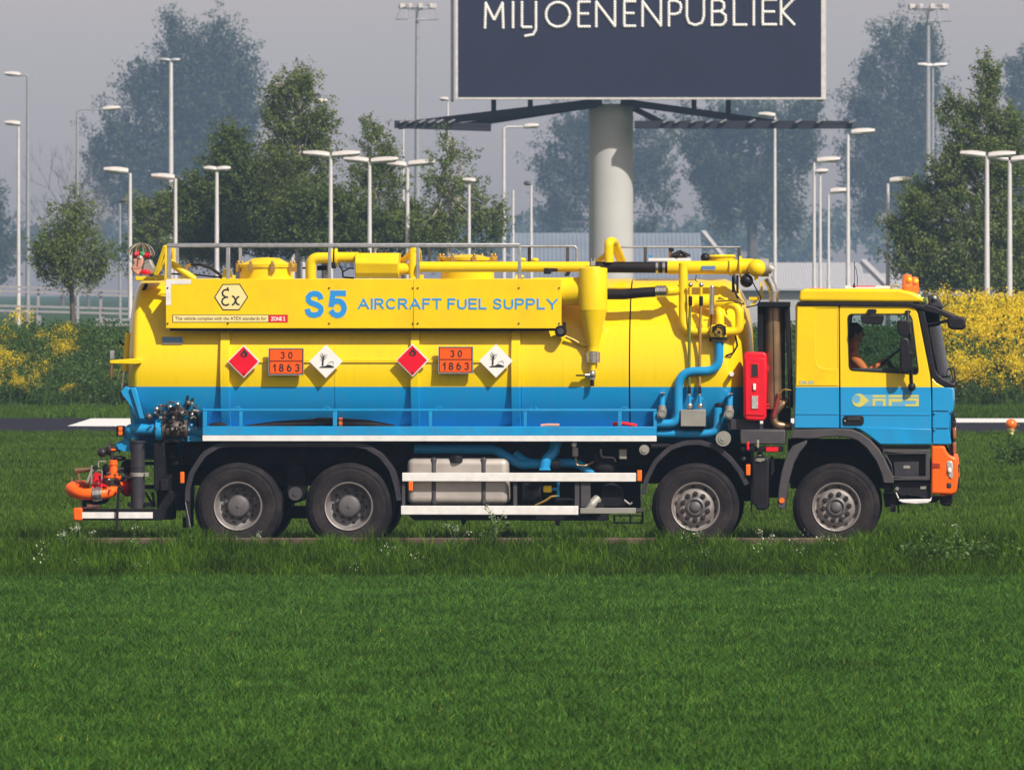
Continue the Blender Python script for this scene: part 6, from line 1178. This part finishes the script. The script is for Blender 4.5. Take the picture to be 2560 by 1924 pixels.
cq, door = cab_side(.02, .075); fq, fdoor = cab_side(2.425, 2.48, True)
b = MB(); b.prism(xz(D, [(470, 900), (470, 1415), (1610, 1415), (1600, 900)], .02), .09, .1); b.prism(xz(D, [(455, 365), (835, 365), (860, 900), (450, 900)], .02), .09, .1); b.prism(xz(D, [(455, 365), (835, 365), (860, 900), (450, 900)], .02), 2.4, 2.41); b.prism(xz(D, [(470, 935), (470, 1415), (1610, 1415), (1600, 960)], .02), 2.4, 2.41); b.prism(xz(D, [(815, 355), (835, 355), (840, 1500), (815, 1500)], .02), .08, .11); P('cab_lining', b, M['interior'])
# recessed sleeper pressing and crease lines on the side
b = MB(); b.plate(xz(D, [(462, 362), (812, 362), (818, 1050), (450, 1050)], .02), [xz(D, [(612, 380), (808, 380), (813, 905), (690, 905), (640, 880), (620, 820)], .02)], .012, .02); P('side_pressing', b, Y_, cq, .005)
for a0, a1, y0, y1, par in ((440, 822, 1292, 1298, cq), (832, 1614, 1298, 1304, door)): b = MB(); b.rb(D, a0, y0, a1, y1, .012, .021); P('crease_line', b, B_, par, .002)
b = MB(); b.prism(xz(D, [(950, 1405), (1620, 1424), (1620, 1556), (1180, 1556), (1070, 1470), (1010, 1432)], .01), .004, .021); P('door_sill', b, B_, door, .01)
# roof
b = MB(); b.prism(xz(D, [(470, 325), (474, 285), (486, 235), (512, 213), (1335, 216), (1450, 240), (1535, 285), (1556, 330)], .05), .05, 2.45); rf = P('cab_roof', b, Y_, bevel=.05, segs=4)
b = MB(); b.prism(xz(D, [(460, 326), (1400, 334), (1500, 346), (1560, 362), (1560, 400), (1500, 384), (1420, 368), (460, 358)], .0), -.005, 2.5); P('drip_rail', b, K_, bevel=.008)
for a0, a1, m in ((565, 700, 'orange'), (870, 930, 'white'), (925, 1135, 'red'), (1138, 1255, 'white')):
    b = MB(); b.rb(D, a0, 212 if a0 < 700 else 196, a1, 208 if a0 < 700 else 188, .9, 2.0); P('roof_marking', b, M[m], rf)
b = MB(); b.rb(D, 870, 216, 1255, 197, .9, 2.0); P('roof_hatch', b, M['white'], rf, .01)
for a, top in ((952, 20), (978, 60)): pipe('antenna', D, [(a, 190, .5), (a + 4, 130, .5), (a + (2 if a < 960 else -14), top - 40, .5)], .0045, M['dark'], 0, 5); 
b = MB(); b.cyl(D(952, 205, .5), D(952, 165, .5), .018, .008, 10); P('antenna_base', b, K_); pipe('antenna', D, [(1318, 130, 1.6), (1250, -10, 1.6)], .005, M['dark'], 0, 5)
b = MB(); b.tp(D, [(1285, 215, .9), (1275, 190, .9), (1310, 180, .9), (1350, 190, .9)], .02, .03, 8); P('roof_handle', b, M['grate'])
# beacons
for a0, a1, b0, d in ((1362, 1455, 88, .35), (1445, 1498, 112, 2.0)):
    c0, c1 = D(a0, 228, d), D(a1, 228, d); xm2 = D(1410 if d < 1 else 1466, 0, d)[0]; r2 = (D(1455, 0, d)[0] - D(1362, 0, d)[0]) / 2 * .98; zb_ = c0[2]; zt_ = D(0, b0, d)[2]
    root = P('beacon_lamp', MB().cyl((xm2, d, zb_ - .03), (xm2, d, zb_ + .055), r2 * 1.05, r2 * 1.05, 24), M['amber'], rf, .005)
    lens = glassmat('beacon_lens', (.95, .28, .02), .2) if d < 1 else bpy.data.materials['beacon_lens']
    P('beacon_dome', MB().lathe([(zb_ + .057, r2), (zt_ - .03, r2 * .93), (zt_ - .008, r2 * .82), (zt_, r2 * .6), (zt_ + .002, .001)], (xm2, d, 0), 'z', 24), M['amber'] if d > 1 else mat('beacon_amber', (.95, .2, .01), .15, var=.1, scale=12, coat=.8), rf)
    P('beacon_reflector', MB().sphere((xm2 + .03, d - r2 * .96, (zb_ + zt_) / 2 + .03), .035, 10, 7), mat('beacon_bulb', (.95, .5, .02), .2), rf)
# roof corner lamp, green reflection put into its colour, white piece, horn
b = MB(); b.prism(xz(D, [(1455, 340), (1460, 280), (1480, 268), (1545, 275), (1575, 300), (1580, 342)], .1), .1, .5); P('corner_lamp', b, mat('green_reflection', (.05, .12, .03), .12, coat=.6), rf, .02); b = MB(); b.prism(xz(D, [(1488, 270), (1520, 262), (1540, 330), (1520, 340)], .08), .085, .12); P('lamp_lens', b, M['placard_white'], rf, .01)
b = MB(); b.prism(xz(D, [(1585, 290), (1590, 268), (1640, 262), (1665, 275), (1690, 320), (1722, 372), (1720, 388), (1600, 360)], .35), .35, 2.15); vz = P('roof_spoiler', b, M['fender'], rf, .03)
b = MB(); b.sphere(D(1648, 292, .33), .028, 10, 7); P('marker_lamp', b, M['lamp_glass'], rf)
# sun visor
b = MB(); b.prism(xz(D, [(1430, 338), (1560, 345), (1640, 365), (1730, 405), (1850, 458), (1856, 480), (1835, 492), (1780, 478), (1700, 440), (1600, 418), (1560, 408), (1500, 375)], .06), .05, 2.45); P('sun_visor', b, K_, bevel=.012)
# curved windscreen and front
def loft_front(rows, Fn=D, n=26, p=2.6, a_from=0.0):
    v, f = [], []
    for b_, xs, xf in rows:      # row height, side x, front x
        z = Fn(0, b_, .3)[2]; x0 = Fn(xs, b_, .1)[0]; x1 = Fn(xf, b_, 1.0)[0]
        for k in range(n + 1):
            t = -1 + 2 * k / n; d = 1.25 + 1.19 * t; v.append((x0 + (x1 - x0) * (1 - abs(t) ** p), d, z))
    for i in range(len(rows) - 1):
        for k in range(n): f.append((i * (n + 1) + k, i * (n + 1) + k + 1, (i + 1) * (n + 1) + k + 1, (i + 1) * (n + 1) + k))
    return MB().add(v, f)
def solid(o, t): md = o.modifiers.new('thick', 'SOLIDIFY'); md.thickness = t; md.offset = 0; return o
solid(P('windscreen', loft_front([(412, 1560, 1683), (560, 1580, 1702), (760, 1618, 1738), (950, 1660, 1778), (1000, 1690, 1792)]), M['wind'], ang=80), .008)
solid(P('windscreen_base', loft_front([(985, 1680, 1788), (1030, 1720, 1812), (1066, 1745, 1818)]), M['fender'], ang=80), .012)
solid(P('front_panel', loft_front([(1060, 1742, 1806), (1200, 1790, 1818), (1290, 1775, 1795), (1556, 1775, 1795)]), M['livery'], ang=60), .02)
apil = [(1478, 366), (1558, 404), (1585, 520), (1618, 720), (1650, 900), (1672, 950), (1720, 990), (1800, 1030), (1832, 1042), (1826, 1062), (1740, 1062), (1665, 1022), (1625, 975), (1610, 930), (1506, 425)]
for dd in ((.015, .12), (2.38, 2.485)): P('windscreen_pillar', MB().prism(xz(D, apil, .02), *dd), K_, bevel=.012)
fcp = [(1624, 980), (1662, 1024), (1738, 1066), (1806, 1068), (1812, 1200), (1806, 1268), (1772, 1290), (1768, 1420), (1792, 1545), (1784, 1558), (1628, 1558)]
for dd in ((.02, .09), (2.41, 2.48)): q1 = P('cab_corner_panel', MB().prism(xz(D, fcp, .02), *dd), M['livery'], bevel=.012)
for y in (1268, 1418): b = MB(); b.rb(D, 1630, y - 3, 1766, y + 3, .014, .022); P('panel_gap', b, M['dark'], q1); 
for y in (1288, 1430): b = MB(); b.sphere(D(1644, y, .01), .016, 10, 6); P('panel_rivet', b, M['blue'], q1)
# grille and indicators
for k in range(6):
    b = MB(); y = 1300 + k * 56; b.rb(D, 1775, y, 1826, y + 40, .3, 2.2); P('grille_slat', b, K_, bevel=.012)
b = MB(); b.rb(D, 1770, 1290, 1812, 1650, .25, 2.25); P('grille', b, M['dark'])
for y0, y1 in ((1408, 1515), (1535, 1640)): b = MB(); b.pp(D, [(1800, y0 + 8), (1832, y0), (1834, y1 - 10), (1806, y1)], .22, .5); P('indicator_lens', b, mat('dull_amber_lens', (.35, .1, .03), .3, coat=.4), bevel=.012)
# wipers
pipe('wiper', D, [(1812, 1040, .6), (1800, 960, .7), (1785, 905, .9), (1690, 910, 1.0)], .009, K_, .05, 6); pipe('wiper', D, [(1822, 1040, .5), (1822, 980, .55), (1815, 918, .6)], .012, K_, .05, 6); b = MB(); b.sphere(D(1808, 1035, .45), .05, 12, 8, (1.1, 1, .8)); P('wiper_pivot', b, K_)
# door details
b = MB(); b.prism(xz(D, [(856, 1325), (868, 1310), (1022, 1310), (1036, 1325), (1036, 1372), (1022, 1388), (870, 1388), (856, 1375)], .0), .0, .021); hd = P('door_handle', b, K_, door, .006); b = MB(); b.prism(xz(D, [(890, 1322), (1005, 1322), (1005, 1352), (890, 1352)], -.005), -.012, .002); P('handle_grip', b, M['ink'], hd, .006); b = MB(); b.sphere(D(872, 1355, 0), .012, 8, 6); P('key_lock', b, M['steel'], hd)
tx('lettering', 'DR-05', D, 478, 1008, 602, 1037, M['pale_blue'], cq, .0095, .005)
# company logo: comet and striped letters
b = MB(); LG = -.0; d_l = .0165
def flat(pts, m, nm='logo_letter', d=.0165): return P(nm, MB().add([(D(a, b_, d)[0], d, D(a, b_, d)[2]) for a, b_ in pts], [tuple(range(len(pts)))]), m, door)
flat([(1010, 1128), (1512, 1128), (1512, 1228), (1010, 1228)], M['pale_blue'], 'logo_band', .0172)
flat([(992 + 58 * math.cos(a), 1176 + 58 * math.sin(a)) for a in np.linspace(.75, 5.55, 20)] + [(1082, 1178)], M['gold'], 'logo_comet', .0155); flat([(972 + 34 * math.cos(a), 1165 + 36 * math.sin(a)) for a in np.linspace(0, 6.283, 17)[:-1]], M['pale_blue'], 'logo_globe', .0145)
for pts in ([(1112, 1130), (1224, 1130), (1224, 1150), (1112, 1150)], [(1112, 1162), (1224, 1162), (1224, 1226), (1200, 1226), (1200, 1182), (1134, 1182), (1134, 1226), (1110, 1226)],
            [(1250, 1130), (1370, 1130), (1370, 1150), (1250, 1150)], [(1250, 1162), (1370, 1162), (1366, 1190), (1276, 1190), (1276, 1226), (1250, 1226)],
            [(1394, 1130), (1510, 1130), (1510, 1148), (1394, 1148)], [(1394, 1158), (1510, 1158), (1510, 1228), (1392, 1228), (1392, 1210), (1484, 1210), (1484, 1180), (1394, 1180)]): flat(pts, M['gold'], 'logo_letter', .0152)
# mirrors
b = MB(); b.pp(D, [(1068, 388), (1142, 388), (1146, 405), (1132, 452), (1085, 452), (1070, 420)], -.06, .02); b.pp(D, [(1005, 450), (1020, 440), (1205, 440), (1212, 455), (1195, 515), (1170, 522), (1050, 518), (1015, 500)], -.2, -.06); b.pp(D, [(1085, 430), (1132, 430), (1130, 470), (1088, 470)], -.18, .0); P('kerb_mirror', b, K_, bevel=.02, segs=3)
mr = P('mirror_mast', MB().tp(D, [(1415, 412, -.05), (1418, 500, -.10), (1440, 600, -.13), (1446, 760, -.13), (1440, 900, -.12), (1446, 1050, -.05)], .024, .12, 12), K_)
b = MB(); b.sphere(D(1450, 1060, -.05), .05, 14, 9, (1, 1, 1.1)); b.sphere(D(1415, 412, -.02), .04, 12, 7, (1, 1, .5)); P('mast_foot', b, K_, mr)
b = MB(); b.pp(D, [(1320, 500), (1330, 486), (1420, 488), (1432, 520), (1436, 600), (1425, 625), (1350, 620), (1328, 560)], -.2, -.05); P('wide_angle_mirror', b, K_, mr, .03, segs=3); b = MB(); b.pp(D, [(1350, 640), (1362, 625), (1425, 640), (1440, 700), (1440, 900), (1420, 940), (1362, 945), (1345, 900), (1343, 760)], -.2, -.05); P('main_mirror', b, K_, mr, .035, segs=3); b = MB(); b.sphere(D(1425, 775, -.14), .055, 12, 8); P('mirror_joint', b, K_, mr)
fm = P('front_mirror_arm', MB().tp(D, [(1575, 528, .12), (1690, 505, .05), (1800, 478, .0)], .022, .05, 10), K_); b = MB(); b.pp(D, [(1762, 465), (1800, 455), (1905, 455), (1916, 470), (1914, 545), (1895, 570), (1790, 565), (1760, 545), (1756, 510)], -.08, .16); P('front_mirror', b, K_, fm, .035, segs=3)
# fenders, step and bumper
OUT = [(398, 468), (432, 392), (822, 384), (828, 384), (930, 388), (1010, 420), (1090, 475), (1170, 562), (1225, 660), (1290, 800), (1296, 855), (1206, 857), (1185, 770), (1140, 665), (1060, 555), (980, 488), (900, 462), (820, 455), (700, 458), (630, 470), (560, 474)]
P('cab_fender', MB().prism(xz(H, OUT, .0), .0, .6), M['grey'], bevel=.014); P('cab_fender', MB().prism(xz(H, [(545, 482), (420, 532), (365, 615), (322, 760), (298, 900), (286, 1072), (355, 1080), (366, 950), (392, 815), (432, 680), (480, 590), (545, 510)], .0), .0, .55), M['grey'], bevel=.014)
b = MB(); p = H(327, 1003, -.01); b.cyl((p[0], -.015, p[2]), (p[0], .01, p[2]), .034, .034, 18); P('round_reflector', b, M['amber'])
b = MB(); b.rb(H, 380, 470, 1200, 640, .62, .66); b.rb(H, 400, 640, 1250, 900, .62, .66); P('inner_fender', b, M['dark'])
b = MB(); b.plate(xz(H, [(1195, 560), (1605, 566), (1606, 830), (1290, 832), (1270, 720)], .02), [xz(H, [(1230, 605), (1568, 605), (1568, 795), (1290, 795), (1275, 690)], .02)], .02, .08); P('step_panel', b, M['grey'], bevel=.01); b = MB(); b.prism(xz(H, [(1225, 600), (1572, 600), (1572, 800), (1285, 800)], .12), .2, .22); b.prism(xz(H, [(1290, 665), (1510, 662), (1510, 795), (1300, 795)], .1), .1, .2); P('step_recess', b, M['fender'], bevel=.012)
b = MB(); b.rb(H, 1378, 702, 1435, 728, .093, .098); P('step_label', b, M['grate']); tx('lettering', 'MAX', H, 1384, 706, 1428, 718, M['ink'], truck, .091)
TEXTS.pop()
b = MB(); b.rb(H, 1180, 528, 1614, 562, .06, .2); P('door_gap', b, M['ink'])
b = MB(); b.pp(H, [(1296, 840), (1606, 834), (1612, 985), (1560, 990), (1500, 960), (1430, 945), (1380, 965), (1320, 950), (1296, 900)], .1, .8); b.rb(H, 1210, 858, 1290, 935, .2, .6); b.pp(H, [(1200, 940), (1700, 985), (1660, 1020), (1340, 1040), (1220, 1065)], .5, 1.9); P('step_underside', b, K_, bevel=.015)
b = MB(); p = H(1323, 902, .05); b.cyl((p[0], .05, p[2]), (p[0], .12, p[2]), .024, .024, 14); P('step_bolt', b, M['steel']); b = MB(); b.rb(H, 1525, 878, 1572, 905, .09, .12); P('step_badge', b, M['grate'])
pipe('step_bar', H, [(1312, 930, .08), (1335, 985, .08)], .008, M['white'], 0, 6); b = MB(); b.pp(H, [(1330, 1005), (1345, 995), (1600, 992), (1622, 1000), (1590, 1028), (1480, 1036), (1370, 1026)], .04, .35); P('lower_step', b, M['white'], bevel=.012); pipe('step_bar', H, [(1622, 970, .08), (1608, 1005, .08)], .008, M['white'], 0, 6)
b = MB(); b.pp(H, [(1285, 905), (1310, 960), (1308, 1105), (1262, 1100)], .2, .3); P('mud_flap', b, M['rubber']); pipe('cable', H, [(1330, 1040, .3), (1338, 1115, .3)], .012, M['rubber'], 0, 6); b = MB(); b.pp(H, [(1690, 965), (1800, 960), (1808, 1010), (1780, 1055), (1720, 1050), (1690, 1030)], .4, 2.0); P('tow_hook', b, K_, bevel=.02)
def bumper_loft():
    # rows: (row, side x, front x) in the lower right view
    return loft_front([(532, 1640, 1740), (560, 1650, 1748), (590, 1690, 1764), (625, 1740, 1836), (660, 1752, 1846), (800, 1762, 1852), (900, 1758, 1844), (940, 1740, 1825), (955, 1700, 1800)], H, 28, 4.5)
bl_ = P('front_bumper', bumper_loft(), M['orange'], ang=60); solid(bl_, .03)
for dd in ((.02, .12), (2.38, 2.48)): P('bumper_end', MB().prism(xz(H, [(1620, 530), (1735, 532), (1748, 575), (1775, 610), (1838, 640), (1848, 700), (1852, 800), (1842, 900), (1830, 938), (1800, 953), (1615, 948)], .02), *dd), M['orange'], bl_, .03, segs=4)
b = MB(); b.rb(H, 1624, 682, 1694, 724, .012, .022); P('side_reflector', b, mat('deep_red_reflector', (.35, .03, .01), .3), bl_, .004)
b = MB(); b.prism(xz(H, [(1748, 672), (1765, 660), (1798, 662), (1806, 690), (1806, 800), (1798, 822), (1772, 815), (1752, 760)], .0), .005, .13); hl_ = P('headlamp', b, M['lamp_glass'], bl_, .02, segs=3); b = MB(); b.sphere(H(1776, 745, .0), .035, 12, 8, (.7, .5, 1)); P('headlamp_bulb', b, M['placard_white'], bl_)
b = MB(); b.rb(H, 1752, 852, 1792, 896, .008, .1); P('fog_lamp', b, M['fender'], bl_, .012); b = MB(); b.rb(H, 1832, 700, 1856, 770, .2, 2.2); b.rb(H, 1832, 800, 1858, 900, .25, 2.2); P('bumper_grille', b, K_, bl_, .01)
# cab interior
b = MB(); b.box(D(458, 0, 1)[0], D(462, 0, 1)[0] + .05, .08, 2.42, D(0, 1415, 1)[2], D(0, 340, 1)[2]); P('cab_back_wall', b, M['livery']); b = MB(); b.rb(D, 440, 1400, 1610, 1450, .1, 2.4); P('cab_floor', b, M['interior'])
b = MB(); b.pp(D, [(1610, 1400), (1600, 1000), (1500, 940), (1440, 900), (1370, 905), (1340, 960), (1360, 1400)], .15, 2.35); P('dashboard', b, M['interior'], bevel=.03)
for d in (.70, 1.80):
    b = MB(); b.pp(D, [(640, 1150), (660, 1060), (930, 1060), (960, 1090), (950, 1150)], d - .24, d + .24); b.pp(D, [(640, 1080), (640, 620), (680, 560), (740, 560), (760, 640), (800, 1080)], d - .22, d + .22); b.rb(D, 690, 1150, 900, 1400, d - .15, d + .15); s_ = P('cab_seat', b, M['interior'], bevel=.05, segs=3)
    b = MB(); b.pp(D, [(660, 540), (670, 460), (720, 450), (740, 540)], d - .13, d + .13); P('headrest', b, M['interior'], s_, .03)
b = MB(); c = Vector(D(1230, 830, .70)); n_ = Vector((-.62, 0, .78)); u_ = Vector((0, 1, 0)); w_ = n_.cross(u_)
b.tube([c + (u_ * math.cos(a) + w_ * math.sin(a)) * .23 for a in np.linspace(0, 6.283, 33)], .016, 8, caps=False)
for a in (.5, 2.64, 4.71): b.tube([c, c + (u_ * math.cos(a) + w_ * math.sin(a)) * .23], .012, 6)
b.tube([c, c - n_ * .45], .03, 8); P('steering_wheel', b, K_)

# ---- driver
def skin(name, verts, edges, radii, m, root_v=0, sub=2):
    me = bpy.data.meshes.new(name); me.from_pydata(verts, edges, []); o = bpy.data.objects.new(name, me); COL.objects.link(o); me.materials.append(m)
    md = o.modifiers.new('skin', 'SKIN'); md.use_smooth_shade = True
    for i, r in enumerate(radii): me.skin_vertices[0].data[i].radius = r if isinstance(r, tuple) else (r, r)
    me.skin_vertices[0].data[root_v].use_root = True
    if sub: s = o.modifiers.new('sub', 'SUBSURF'); s.levels = s.render_levels = sub
    return o
SKIN = mat('skin_tone', (.42, .24, .16), .55, var=.08); HAIR = mat('dark_hair', (.015, .011, .009), .6); VEST = mat('orange_work_jacket', (.95, .22, .05), .75, var=.15); TROU = mat('dark_trousers', (.03, .032, .045), .8)
d_ = .70; hipz = D(0, 1030, d_)[2]; hx = D(880, 0, d_)[0]; nk = D(940, 745, d_); hd_ = D(965, 605, d_)
drv = tag(empty('person', (0, 0, 0)), 'seated driver in an orange work jacket seen through the cab window', 'person'); drv.rotation_euler = (0, 0, -YAW); drv.location = Matrix.Rotation(-YAW, 3, 'Z') @ Vector((hx, d_, hipz))
Ov = Vector((hx, d_, hipz)); V_ = lambda p: tuple(Vector(p) - Ov)
sh = Vector(D(935, 775, d_)); kn = Vector(D(1180, 1010, d_)); hand = Vector(D(1165, 855, d_))
vs_ = [(0, 0, 0), (.02, 0, .2), V_((sh.x, d_, sh.z)), V_((nk[0] + .01, d_, nk[2] + .04)), V_(hd_)]
ed = [(0, 1), (1, 2), (2, 3), (3, 4)]; rd = [(.17, .13), (.16, .12), (.17, .12), .06, .085]
for s_ in (-1, 1):
    i = len(vs_); S = Vector((sh.x, d_ + s_ * .2, sh.z - .02)); El = Vector((sh.x + .2, d_ + s_ * .27, sh.z - .24)); Ha = Vector((hand.x, d_ + s_ * .19, hand.z))
    vs_ += [V_(S), V_(El), V_(Ha - (Ha - El).normalized() * .05), V_(Ha + Vector((.04, 0, .01)))]; ed += [(2, i), (i, i + 1), (i + 1, i + 2), (i + 2, i + 3)]; rd += [.075, .055, .036, (.042, .025)]
    j = len(vs_); vs_ += [V_((hx, d_ + s_ * .1, hipz)), V_((kn.x, d_ + s_ * .14, kn.z)), V_((kn.x + .08, d_ + s_ * .14, kn.z - .42)), V_((kn.x + .25, d_ + s_ * .14, kn.z - .45))]; ed += [(0, j), (j, j + 1), (j + 1, j + 2), (j + 2, j + 3)]; rd += [.1, .075, .05, .045]
bo = skin('body', vs_, ed, rd, VEST); bo.parent = drv
hb = MB(); hb.sphere((0, 0, 0), .105, 20, 14, (.95, .78, 1.18)); hb.sphere((.1, 0, -.01), .022, 8, 6, (1, .7, 1.1)); hb.sphere((.07, 0, -.075), .03, 8, 6, (.8, 1.2, .35)); hb.sphere((0.0, .083, -.0), .025, 8, 6, (.8, .4, 1.2)); hb.sphere((0.0, -.083, -.0), .025, 8, 6, (.8, .4, 1.2)); hb.cyl((-.01, 0, -.2), (0, 0, -.07), .055, .05, 12)
ho_ = hb.build('head', SKIN, drv); ho_.location = V_(hd_); hr = MB(); hr.sphere((-.018, 0, .03), .112, 18, 12, (.98, .82, 1.05)); h2 = hr.build('hair', HAIR, ho_); ey = MB()
for s_ in (-1, 1): ey.sphere((.085, s_ * .032, .012), .012, 8, 6)
ey.build('eye', HAIR, ho_)
for s_ in (-1, 1):
    Ha = Vector((hand.x + .03, d_ + s_ * .19, hand.z)); g = MB(); c0 = Vector(V_(Ha)); g.sphere(c0, .042, 12, 8, (1.1, .55, 1))
    for k, ln in enumerate((.052, .06, .056, .045)):
        q_ = c0 + Vector((.03, -s_ * .0, .03 - k * .02)); g.tube([q_, q_ + Vector((ln * .55, -s_ * .012, .0)), q_ + Vector((ln * .7, -s_ * .04, -.004)), q_ + Vector((ln * .25, -s_ * .05, -.006))], [.0095, .009, .0085, .007], 8)
    g.tube([c0 + Vector((-.005, -s_ * .01, .03)), c0 + Vector((.03, -s_ * .035, .05)), c0 + Vector((.055, -s_ * .045, .045))], [.012, .01, .008], 8)
    g.build('hand', SKIN, drv)
flush_text()
